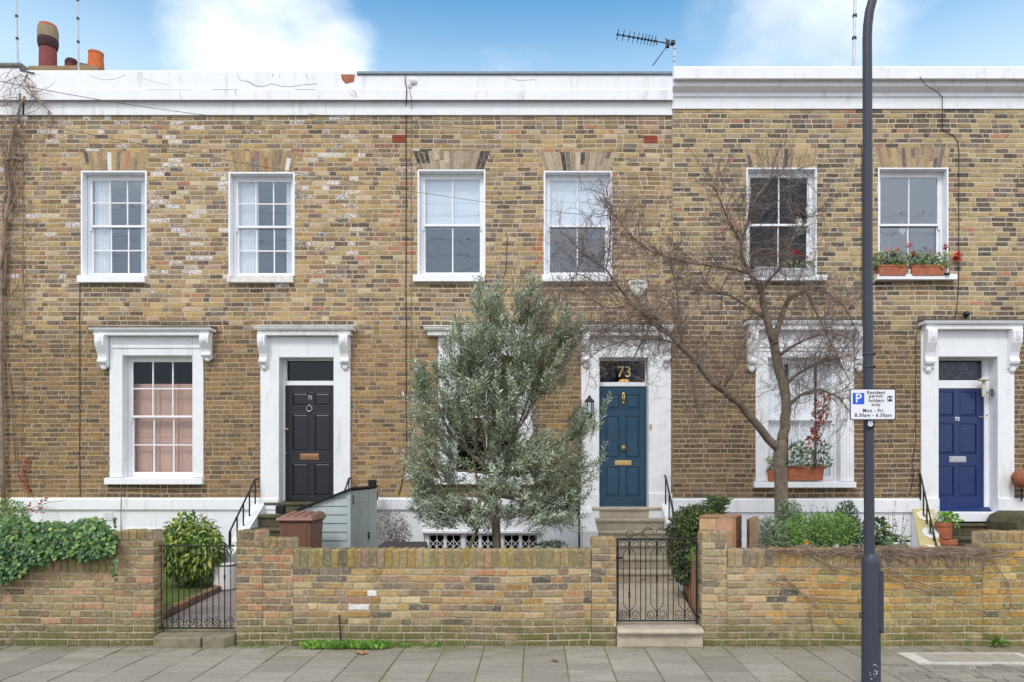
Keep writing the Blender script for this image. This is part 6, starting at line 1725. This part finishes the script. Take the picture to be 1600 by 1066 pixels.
for _ in range(90):
    t_ = rng.random(); p = P(38 + 4 * math.sin(t_ * 9) + U(-4, 4), 712 + t_ * 58, -.06 + U(-.02, .02)); mb.colour(jit(wchoice([(3, (176, 92, 62)), (2, (150, 84, 66)), (1, (196, 120, 84))]), .1)); mb.leaf6(p, rdir(), Vector((0, -1, .2)), U(.03, .055), .6)
for _ in range(26):
    p = P(U(44, 72), U(776, 806), U(-.5, -.1)); mb.colour(jit((150, 70, 66), .12)); mb.leaf6(p, rdir(), Vector((0, -1, .2)), U(.04, .07), .6)
mb.build('dry_leaves', M['leaf'], cb, recalc=False)
mb = MB()
for (a, b, c, d) in ((46, 796, 105, 782), (40, 770, 66, 796), (60, 796, 90, 800)): mb.tube([P(a, b, -.3), P((a + c) / 2, (b + d) / 2 - 4, -.35), P(c, d, -.4)], [.006, .004, .002], 4)
mb.build('stems', M['vine'], cb, recalc=False)

# ---- ivy over the left wall
PAL_I = [(5, (84, 124, 68)), (4, (64, 102, 58)), (3, (108, 146, 84)), (2.5, (128, 158, 96)), (2, (40, 66, 42)), (1.2, (142, 158, 72)), (1, (120, 142, 118))]
iv = thing('ivy', (W(70), YW0, .95), 'dense dark green ivy draped over the left brick wall', 'ivy')
mb = MB()
prof = [(0, 808, 905), (20, 806, 900), (40, 812, 888), (60, 818, 876), (80, 815, 868), (100, 818, 866), (120, 816, 866), (140, 808, 868), (155, 812, 866), (170, 822, 862), (180, 830, 858)]
def prof_at(px):
    for (a, t0, b0), (b, t1, b1) in zip(prof, prof[1:]):
        if a <= px <= b: f = (px - a) / (b - a); return t0 + (t1 - t0) * f, b0 + (b1 - b0) * f
    return prof[0][1:]
for _ in range(8200):
    px = U(-40, 181) if _ < 6000 else U(-260, -30); t0, b0 = prof_at(max(0, px)); f = rng.random() ** .9
    py = t0 + (b0 - t0) * f + U(-5, 7)
    wave = 4 * math.sin(px * .21) + 3 * math.sin(px * .5 + 2)
    py += wave * (f - .3)
    y_ = YW0 - U(.02, .16) if f > .35 else U(-4.12, -3.5)
    p = P(px, py, y_); d = (Vector((U(-1, 1), -.5, -.9)) + rdir() * .5).normalized()
    up = (Vector((0, -1, .5)) + rdir() * .5).normalized(); mb.colour(jit(wchoice(PAL_I), .18)); l = U(.026, .058)
    mb.leaf6(p, d, up, l, .95, .2)
mb.build('foliage', M['leaf'], iv, recalc=False)
mb = MB()
for i in range(16): a = U(0, 175); mb.tube([P(a, 850, -3.9), P(a + U(-8, 8), 845 + U(0, 6), -4.02), P(a + U(-15, 15), 872 + U(-6, 12), -4.04)], [.006, .005, .002], 4)
mb.build('stems', M['vine'], iv, recalc=False)
def shrub(name, label, cat, base, ells, n, L, Wd, pal, shell=.4, droop=.2, broad=False, stem=.006, out=1.0, m='leaf'):
    t_ = thing(name, tuple(base), label, cat)
    mb = MB()
    for c_, r_ in ells: bush(mb, c_, r_, int(n * r_[0] * r_[2] / sum(q[1][0] * q[1][2] for q in ells)), L, Wd, pal, shell, droop, out, broad)
    mb.build('foliage', M[m], t_, recalc=False)
    mb = MB(); b = Vector(base)
    for c_, r_ in ells: stems(mb, b, [Vector(c_) + Vector((U(-.6, .6) * r_[0], U(-.6, .6) * r_[1], U(-.3, .7) * r_[2])) for _ in range(6)], stem, stem * .3)
    mb.build('stems', M['vine'], t_, recalc=False)
    return t_
def E(px, py, rx, rz, y, ry): k_ = (y - CAMY) / F; return (P(px, py, y), (rx * k_, ry, rz * k_))
shrub('shrub', 'feathery light green shrub at the left edge behind the ivy', 'shrub', (X(18, -1.8), -1.8, .2), [E(12, 812, 26, 32, -1.8, .3), E(30, 828, 20, 20, -1.8, .25)], 3200, .045, .35, [(4, (124, 152, 84)), (3, (150, 172, 100)), (2, (100, 128, 72))], .2)
shrub('shrub', 'rounded bush with drooping yellow green variegated leaves behind the left gate', 'shrub', (X(297, -1.4), -1.4, .2), [E(297, 848, 45, 45, -1.4, .42), E(276, 862, 30, 36, -1.6, .3), E(318, 862, 32, 36, -1.6, .3), E(297, 885, 36, 22, -1.5, .3)], 4400, .085, .42,
      [(5, (136, 160, 64)), (4, (112, 144, 58)), (3, (164, 176, 86)), (3, (88, 120, 50)), (1.5, (62, 92, 46)), (1.5, (200, 202, 124))], .45, .95, True, .012)
shrub('shrub', 'small round shrub with tiny silvery white leaves between the shed and the olive tree', 'shrub', (X(615, -1.6), -1.6, .2), [E(614, 826, 27, 28, -1.6, .25), E(622, 835, 22, 24, -1.6, .22)], 1500, .03, .5,
      [(4, (196, 190, 182)), (3, (150, 146, 130)), (3, (104, 104, 88)), (2, (84, 84, 74))], .15, .1, False, .006)
shrub('shrub', 'low dark green plant right of the olive trunk, just over the middle wall', 'shrub', (X(865, -2.6), -2.6, .2), [E(863, 854, 24, 7, -2.6, .2)], 380, .05, .4, [(3, (70, 100, 62)), (2, (96, 122, 84)), (1, (50, 78, 52))], .2)
bsh = shrub('shrub', 'dense trailing evergreen bush spilling beside the stone steps, right of the scrolled gate', 'shrub', (X(1078, -2.4), -2.4, .3),
      [E(1074, 830, 30, 36, -2.4, .3), E(1066, 858, 22, 42, -2.5, .25), E(1088, 812, 30, 22, -2.3, .3), E(1104, 800, 22, 12, -2.2, .2), E(1066, 885, 14, 26, -2.6, .15)], 6500, .055, .42,
      [(5, (98, 120, 72)), (4, (78, 102, 64)), (3, (128, 142, 90)), (2, (58, 80, 54)), (1.6, (156, 160, 100)), (.8, (130, 100, 84))], .35, .45)
mb = MB()
for i in range(9):
    a = X(1120, -2.3) + U(-.05, .05); d_ = Vector((U(-.5, .8), U(-.5, .3), 1)).normalized(); p0 = P(1118 + U(-6, 6), 800, -2.3)
    for k in range(8): mb.colour(jit((132, 152, 108), .15)); mb.leaf(p0 + d_ * .022 * k + rdir() * .03, (d_ * .3 + rdir()).normalized(), Vector((0, 0, 1)), U(.05, .08), .3)
mb.build('foliage', M['leaf'], bsh, recalc=False)
shrub('fern', 'bright green fern tuft in the low timber bed behind the scrolled gate', 'fern', (1.98, -3.55, .5), [E(1090, 868, 14, 9, -3.45, .12), E(1096, 880, 8, 12, -3.5, .1)], 190, .09, .16, [(3, (128, 168, 84)), (2, (96, 148, 84)), (1, (150, 184, 100))], .1, -.1, False, .004)
PAL_F = [(4, (118, 154, 84)), (3, (142, 174, 88)), (2, (92, 130, 76)), (2, (164, 188, 108))]
PAL_GG = [(4, (136, 154, 124)), (3, (116, 136, 106)), (2, (160, 174, 146))]
gp_ = shrub('garden_plant', 'feathery bright green plant massed behind the right wall, right of the bare trunk', 'garden plant', (X(1285, -2.9), -2.9, .3), [E(1262, 832, 40, 30, -2.9, .35), E(1300, 830, 36, 30, -2.9, .35), E(1232, 840, 28, 22, -3.0, .3)], 7500, .046, .28, PAL_F, .1, -.1)
shrub('garden_plant', 'grey green herb with loose stems around the base of the bare tree trunk', 'garden plant', (X(1208, -2.9), -2.9, .3), [E(1205, 835, 24, 26, -3.1, .25), E(1232, 805, 20, 24, -2.7, .2), E(1195, 850, 14, 14, -3.2, .2)], 3200, .045, .3, PAL_GG, .1, -.1)
shrub('garden_plant', 'darker green leafy plant left of the street lamp, behind the right wall', 'garden plant', (X(1330, -2.8), -2.8, .3), [E(1330, 835, 22, 26, -2.8, .25), E(1322, 810, 14, 26, -2.7, .2)], 2400, .05, .34, [(3, (92, 120, 88)), (3, (74, 104, 76)), (2, (118, 140, 104))], .1, 0)
def stalks(name, label, cat, base, tips, leaves, L, Wd, pal, r=.006, broad=True):
    t_ = thing(name, tuple(base), label, cat); mb = MB(); lf = MB()
    for tp in tips:
        b = Vector(base) + rdir() * .04; tp = Vector(tp); o = rdir() * .08; pts = [b, b.lerp(tp, .3) + o, b.lerp(tp, .65) + o * 1.2, tp]
        mb.tube(pts, [r, r * .8, r * .6, r * .3], 5)
        for k in range(leaves):
            f = U(.3, 1); i = min(2, int(f * 3)); p = pts[i].lerp(pts[i + 1], f * 3 - i)
            lf.colour(jit(wchoice(pal), .12)); l = L * U(.6, 1.2); (lf.leaf6 if broad else lf.leaf)(p + rdir() * .02, (rdir() + Vector((0, -.3, 0))).normalized(), Vector((0, -.4, 1)), l, Wd if broad else l * Wd)
    mb.build('stems', M['vine'], t_, recalc=False); lf.build('foliage', M['leaf'], t_, recalc=False)
    return t_
stalks('rose_bush', 'straggly rose bush with thin stems left of the street lamp', 'rose bush', (X(1290, -2.6), -2.6, .4), [P(a, b, -2.6 + U(-.2, .2)) for a, b in ((1250, 790), (1262, 782), (1290, 780), (1275, 790), (1310, 788), (1322, 784), (1300, 800), (1330, 800))], 16, .045, .6, [(3, (104, 120, 84)), (2, (84, 100, 70)), (1, (130, 110, 84))])
stalks('rose_bush', 'thin stemmed rose beside the white side wall right of the street lamp', 'rose bush', (X(1396, -2.0), -2.0, .3), [P(a, b, -2 + U(-.15, .15)) for a, b in ((1400, 780), (1395, 795), (1412, 800), (1388, 800), (1404, 812), (1418, 810))], 18, .035, .6, [(3, (92, 98, 72)), (2, (120, 112, 88)), (1, (72, 84, 60))])
lp2 = shrub('leafy_plant', 'clump of broad drooping green leaves right of the street lamp', 'leafy plant', (X(1388, -2.9), -2.9, .4), [E(1390, 850, 22, 14, -2.9, .2), E(1372, 835, 12, 24, -2.8, .15)], 230, .12, .4, [(3, (104, 128, 84)), (3, (84, 112, 72)), (2, (132, 148, 104))], .2, .5, True)
for (px, py, y_, c_, r_) in ((1261, 848, -3.3, (226, 140, 70), .028), (1258, 852, -3.3, (232, 170, 90), .022), (1374, 857, -3.2, (236, 220, 120), .02), (1307, 853, -3.3, (220, 214, 200), .03), (1248, 855, -3.3, (230, 210, 120), .016)):
    flw = MB()
    for k in range(9): a = k * .7; flw.colour(jit(c_, .08)); flw.leaf6(P(px, py, y_), Vector((math.cos(a), -.4, math.sin(a))), Vector((0, -1, 0)), r_, .8)
    flw.build('flower', M['petal'], gp_, recalc=False)

# creeper stems over the right wall
cr = thing('creeper', (W(1400), YW0, .9), 'dry brown creeper stems netted over the top and face of the right brick wall', 'creeper')
mb = MB()
def wallvine(pts, r0, r1=.0015, y=-4.03): mb.tube([P(a, b, y + U(-.012, .006)) for a, b in pts], [r0 + (r1 - r0) * i / (len(pts) - 1) for i in range(len(pts))], 4)
for _ in range(170):
    a = 1215 + 330 * rng.random() ** .75; b = 858 + U(-5, 10); s = rng.choice((-1, 1)); L = U(20, 90); ph = U(0, 6); am = U(2, 8)
    wallvine([(a + s * L * t_ / 6, b + am * math.sin(ph + t_ * .9) * .5 + t_ * U(-.2, 1.4)) for t_ in range(7)], U(.0025, .006))
for _ in range(60):
    a = U(1330, 1545); b = 860 + U(-2, 6); dx = U(-26, 26); dy = U(12, 60); wallvine([(a, b), (a + dx * .3, b + dy * .35), (a + dx * .75, b + dy * .7), (a + dx, b + dy)], U(.002, .0045))
for pts in ([(1200, 905), (1230, 915), (1255, 928), (1280, 935), (1320, 938), (1347, 946)], [(1225, 900), (1248, 922), (1270, 940), (1300, 965), (1315, 985)], [(1270, 868), (1300, 885), (1345, 895), (1400, 893), (1460, 899), (1500, 897), (1540, 884), (1600, 870)],
            [(1380, 900), (1420, 915), (1470, 930), (1510, 945), (1530, 955), (1582, 956)], [(1376, 880), (1420, 905), (1450, 915), (1490, 918), (1530, 915), (1555, 900)], [(1600, 852), (1570, 866), (1530, 872), (1490, 868), (1440, 866), (1390, 868)], [(1200, 992), (1215, 982), (1250, 972), (1275, 962)],
            [(1268, 940), (1266, 965), (1270, 990)], [(1420, 990), (1440, 975), (1475, 985), (1500, 995)], [(1540, 858), (1556, 885), (1575, 910), (1580, 940), (1576, 956)], [(1400, 870), (1440, 892), (1500, 890), (1560, 880)]):
    wallvine(pts, .009, .003)
mb.build('stems', M['vine'], cr, recalc=False, smooth=True)

# weeds at the foot of the wall
def tuft(mb, px, py, y_, n, h_, spread, pal):
    for _ in range(n):
        p = P(px, py, y_); p.z = .0; p += Vector((U(-spread, spread), U(-.05, .06), 0)); mb.colour(jit(wchoice(pal), .12)); d = (Vector((U(-.8, .8), U(-.9, .2), 1))).normalized(); l = h_ * U(.4, 1.1)
        mb.leaf6(p + Vector((0, 0, U(0, h_ * .35))), d, Vector((0, -1, .6)), l, U(.3, .6))
PAL_W = [(4, (98, 140, 52)), (3, (122, 162, 66)), (2, (80, 120, 48)), (1, (140, 172, 90))]
mb = MB()
for px in range(478, 605, 2): tuft(mb, px + U(-2, 2), 1002, -4.10 - U(0, .08), int(14 * (1 - abs(px - 550) / 110) + 5), .075, .045, PAL_W)
for px in list(range(612, 640, 3)) + list(range(660, 690, 4)): tuft(mb, px, 1002, -4.08, 7, .04, .03, PAL_W)
for px in range(372, 420, 4): tuft(mb, px, 1002, -4.1, 5, .03, .03, PAL_W)
for px in list(range(680, 780, 9)): tuft(mb, px, 1002, -4.05, 4, .022, .03, PAL_W)
tag(mb.build('weeds', M['leaf'], None, recalc=False, loc=P(545, 1003, -4.05)), kind='stuff')
dd = thing('dandelion', tuple(P(1562, 1000, -4.06)), 'rosette of green toothed weed leaves at the foot of the right wall', 'weed')
mb = MB()
for i in range(22):
    a = U(0, 2 * math.pi); p = P(1562, 1000, -4.08); p.z = .01; mb.colour(jit(wchoice([(3, (116, 150, 78)), (2, (140, 168, 96))]), .1)); mb.leaf6(p + Vector((0, 0, U(0, .03))), Vector((math.cos(a), math.sin(a) * .4 - .35, U(.1, .8))), Vector((0, 0, 1)), U(.09, .16), .3)
mb.build('foliage', M['leaf'], dd, recalc=False)
def drop_leaf(px, py, s, c, label, cat='fallen leaf'):
    y_ = CAMY + F * CAMH / (py - CY); mb = MB(); c0 = Vector((X(px, y_), y_, .012))
    for a in (-1.2, -.5, .2, .9, 1.7, 2.6): mb.colour(jit(c, .1)); mb.leaf6(c0, Vector((math.cos(a) * 1.3, math.sin(a), .12)), Vector((0, 0, 1)), s * U(.7, 1), .55, .05)
    tag(mb.build('fallen_leaf', M['leaf'], None, recalc=False, loc=c0), label, cat)
drop_leaf(563, 1022, .1, (206, 150, 110), 'large dry orange leaf lying on the pavement below the weeds')
drop_leaf(866, 1034, .06, (150, 124, 104), 'small brown leaf lying on the pavement in front of the long middle wall')
mb = MB()
for _ in range(260):
    py = U(1008, 1066); px = U(0, 1600); y_ = CAMY + F * CAMH / (py - CY); mb.colour(jit(wchoice([(3, (196, 190, 180)), (2, (110, 92, 72)), (1, (90, 110, 60))]), .1)); mb.leaf6(Vector((X(px, y_), y_, .007)), Vector((U(-1, 1), U(-1, 1), .05)), Vector((0, 0, 1)), U(.008, .022), .6)
tag(mb.build('litter', M['leaf'], None, recalc=False), kind='stuff')

# ================================================================== WINDOW BOXES AND POTS
PAL_L = [(4, (116, 142, 78)), (3, (144, 164, 92)), (2, (90, 118, 66)), (1.5, (170, 178, 126))]
def trough(label, px0, px1, pyt, pyb, y0, y1, m='terracotta', grp='long window boxes on the sills', cat='window box'):
    x0, x1, zt, zb = X(px0, y0), X(px1, y0), Z(pyt, y0), Z(pyb, y0)
    t_ = thing('window_box', ((x0 + x1) / 2, (y0 + y1) / 2, zb), label, cat, grp)
    mb = MB(); t2 = .025
    mb.hexa([(x0 + t2, y0 + t2 * .6, zb), (x1 - t2, y0 + t2 * .6, zb), (x1 - t2, y1 - t2 * .6, zb), (x0 + t2, y1 - t2 * .6, zb)], [(x0 + .006, y0 + .006, zt - .03), (x1 - .006, y0 + .006, zt - .03), (x1 - .006, y1 - .006, zt - .03), (x0 + .006, y1 - .006, zt - .03)])
    rim = MB(); mb.box(x0, x1, y0, y1, zt - .0299, zt); mb.build('body', M[m], t_, bevel=.006)
    mb = MB(); mb.box(x0 + .015, x1 - .015, y0 + .015, y1 - .015, zt - .01, zt + .004); mb.build('soil', M['soil'], t_)
    return t_, x0, x1, zt
def geranium(label, x0, x1, zt, y_, n, hgt, heads, pal=PAL_L, spread=.09, L=.05, cat='geranium'):
    t_ = thing('geranium', ((x0 + x1) / 2, y_, zt), label, cat)
    mb = MB(); st_ = MB()
    for _ in range(n):
        p = Vector((U(x0, x1), y_ + U(-spread, spread * .7), zt + hgt * rng.random() ** 1.3 - .02)); mb.colour(jit(wchoice(pal), .13))
        mb.leaf6(p, (rdir() + Vector((0, -.4, 0))).normalized(), (Vector((0, -.7, .8)) + rdir() * .4), L * U(.6, 1.2), .95, .1)
    for _ in range(9): xx = U(x0, x1); st_.tube([(xx, y_, zt - .02), (xx + U(-.03, .03), y_ - .02, zt + hgt * .5), (xx + U(-.06, .06), y_ - .03, zt + hgt * .9)], [.005, .004, .002], 4)
    fls = []
    for (px, py, r_, c_) in heads:
        fl = MB(); fls.append(fl)
        yy = y_ - .04; c0 = P(px, py, yy); st_.tube([(min(max(c0.x, x0), x1), y_, zt), ((c0.x + min(max(c0.x, x0), x1)) / 2, y_ - .02, (zt + c0.z) / 2), tuple(c0)], [.004, .003, .003], 4)
        for _ in range(int(26 + r_ * 500)):
            v = rdir(); fl.colour(jit(c_, .1)); fl.leaf6(c0 + v * r_ * U(.2, .7), v, Vector((0, 0, 1)), r_ * U(.5, .75), .9)
    mb.build('foliage', M['leaf'], t_, recalc=False); st_.build('stems', M['vine'], t_, recalc=False)
    for fl in fls: fl.build('flower_head', M['petal'], t_, recalc=False)
    return t_
RED, PNK, PAL_PK = (200, 34, 36), (236, 150, 168), (240, 196, 204)
yb0, yb1 = YF - .14, YF + .02
_, a, b, zt = trough('left of two terracotta window boxes under the pink geraniums', 1373, 1419, 413.5, 430, yb0, yb1)
geranium('pink flowered geranium in the left terracotta window box', a - .05, b - .0, zt, -.08, 320, .25, [(1387, 390, .042, PAL_PK), (1402, 389, .042, PNK), (1419, 382.5, .045, PNK), (1424, 383, .026, PNK), (1391, 395, .02, PAL_PK)], spread=.1)
_, a, b, zt = trough('right of two terracotta window boxes, beside the big red bloom', 1424.5, 1478, 414, 430, yb0, yb1)
geranium('red and pink geranium in the right terracotta window box', a, b + .08, zt, -.08, 350, .24, [(1428, 396, .055, RED), (1477.5, 385.5, .045, (196, 30, 44)), (1455, 392, .03, PNK), (1446, 396, .022, PAL_PK), (1497.5, 400.5, .07, (214, 26, 34))], spread=.1)
mb = MB(); c_ = P(1420.5, 430, yb0 + .05); mb.colour((206, 204, 198)); mb.lathe(c_, [(.022, 0), (.026, .06), (.024, .09), (.012, .1)], 12); tag(mb.build('jar', M['attr_s'], None, smooth=True, autosmooth=True, loc=c_), 'tiny pale jar standing between the two terracotta window boxes', 'jar')
mb = MB(); c_ = P(1479, 430, yb0 + .03); mb.colour((40, 42, 46)); mb.lathe(c_, [(.045, 0), (.045, .022), (.03, .03)], 14); tag(mb.build('saucer', M['attr_s'], None, loc=c_), 'small black dish at the right end of the geranium sill', 'dish')
_, a, b, zt = trough('grey window box on the sill behind the bare tree twigs', 1181, 1217, 417, 431, yb0, yb1, 'alu'); 
geranium('twiggy plant in the grey window box behind the bare tree', a, b, zt, -.08, 120, .15, [(1197, 396, .03, (150, 62, 50)), (1203, 400, .026, (170, 80, 60))], pal=[(3, (120, 116, 92)), (2, (96, 96, 74))])
_, a, b, zt = trough('pale window box at the right end of the sill behind the bare tree', 1222, 1274, 419, 431, yb0, yb1, 'alu')
geranium('red flowered geranium in the pale window box behind the bare tree', a, b, zt, -.08, 190, .17, [(1238, 393, .03, RED), (1244, 397, .036, RED), (1248, 394, .03, (220, 60, 60)), (1256, 399, .03, RED), (1262, 402, .026, (190, 50, 40)), (1233, 398, .024, (200, 60, 54)), (1267, 396, .022, (110, 60, 60)), (1273, 394, .022, (120, 70, 62))], pal=[(3, (120, 132, 92)), (2, (104, 104, 80)), (1, (150, 142, 110))])
yl0, yl1 = YF - .1, YF + .08
_, a, b, zt = trough('terracotta window box on the ground floor sill right of the bare trunk', 1231, 1289, 728.5, 751, yl0, yl1)
geranium('leafy ivy leaved plant in the ground floor terracotta window box', a - .02, b + .1, zt, -.08, 330, .42, [], spread=.1, L=.055, cat='plant', pal=[(4, (92, 116, 72)), (3, (120, 140, 96)), (2, (70, 92, 60))])
_, a, b, zt = trough('reddish brown window box half hidden by the bare tree trunk', 1200, 1226, 735, 752, yl0, yl1)
geranium('small green plant in the reddish window box behind the bare trunk', a, b, zt, -.05, 110, .26, [], cat='plant', spread=.07)
mb = MB(); lf = MB()
t_ = thing('autumn_climber', tuple(P(1290, 700, -.3)), 'dangling spray of red brown autumn leaves in front of the ground floor window', 'climber')
for _ in range(9):
    a = 1270 + U(-10, 16); pts = [P(1292 + U(-10, 6), 612 + U(-6, 10), -.6 + U(-.1, .1)), P(1290 + U(-12, 10), 650, -.55), P(a, 690 + U(-10, 20), -.45), P(a + U(-8, 8), 725, -.3)]; mb.tube(pts, [.004, .004, .003, .002], 4)
for _ in range(150):
    f = rng.random(); px = 1290 - 18 * f + U(-14, 10) * (1 - f * .3); py = 618 + f * 74 + U(-6, 6); lf.colour(jit(wchoice([(4, (140, 72, 56)), (3, (168, 94, 70)), (2, (112, 60, 52)), (1, (180, 120, 84))]), .12)); lf.leaf6(P(px, py, -.55 + U(-.1, .1)), (rdir() + Vector((0, 0, -.6))).normalized(), Vector((0, -1, .3)), U(.045, .075), .6)
mb.build('stems', M['vine'], t_, recalc=False); lf.build('foliage', M['leaf'], t_, recalc=False)
def pot_(label, px, pyt, pyb, rpx, y_, m='terracotta'):
    k_ = (y_ - CAMY) / F; zb, zt = Z(pyb, y_), Z(pyt, y_); r_ = rpx * k_; h_ = zt - zb
    t_ = thing('flower_pot', (X(px, y_), y_, zb), label, 'flower pot', 'terracotta pots beside the painted daisies')
    mb = MB(); mb.lathe((X(px, y_), y_, zb), [(r_ * .72, 0), (r_ * .9, h_ * .72), (r_ * .9, h_ * .74), (r_, h_ * .75), (r_ * 1.02, h_ * .98), (r_ * .96, h_), (r_ * .86, h_ * .98), (r_ * .84, h_ * .88)], 24); mb.build('body', M[m], t_, smooth=True, autosmooth=True)
    mb = MB(); mb.lathe((X(px, y_), y_, zb), [(r_ * .86, h_ * .86), (r_ * .86, h_ * .9)], 20); mb.build('soil', M['soil'], t_)
    return Vector((X(px, y_), y_, zt))
yp = -.55
c1 = pot_('lower terracotta pot, standing right of the painted daisies', 1481, 843, 870, 14, yp - .15)
c2 = pot_('upper terracotta pot with the bright green plant, set right of the painted daisies', 1475.5, 815.5, 841.5, 13.2, yp)
t_ = thing('pot_plant', tuple(c2), 'bright green leafy plant growing from the upper terracotta pot', 'pot plant')
mb = MB(); st_ = MB()
for _ in range(150):
    v = inell(rng, .1); p = c2 + Vector((.06 + v.x * .2, v.y * .13, .05 + v.z * .09 - .06 * max(0, v.x))); mb.colour(jit(wchoice([(4, (128, 176, 74)), (3, (156, 194, 100)), (2, (96, 148, 62))]), .1)); mb.leaf6(p, (v + rdir() * .6 + Vector((0, -.3, .1))).normalized(), Vector((0, -.5, 1)), U(.045, .075), .95, .1)
for _ in range(12): st_.tube([c2 - Vector((0, 0, .03)), c2 + Vector((U(-.06, .1), U(-.05, .05), .05)), c2 + Vector((U(-.12, .24), U(-.1, .1), U(.0, .12)))], [.004, .003, .002], 4)
mb.build('foliage', M['leaf'], t_, recalc=False); st_.build('stems', M['vine'], t_, recalc=False)
hp = thing('hanging_basket', tuple(P(1594, 748, -.3)), 'rounded brown basket at the far right edge beside the royal blue door', 'basket')
mb = MB(); mb.colour((150, 96, 66)); mb.ell(P(1597, 748, -.25), (.16, .14, .15)); mb.build('body', M['attr'], hp, smooth=True)
mb = MB(); mb.tube([P(1597, 736, -.25), P(1604, 715, -.1), P(1604, 705, -.03)], .006, 5); mb.build('hanger', M['black'], hp)
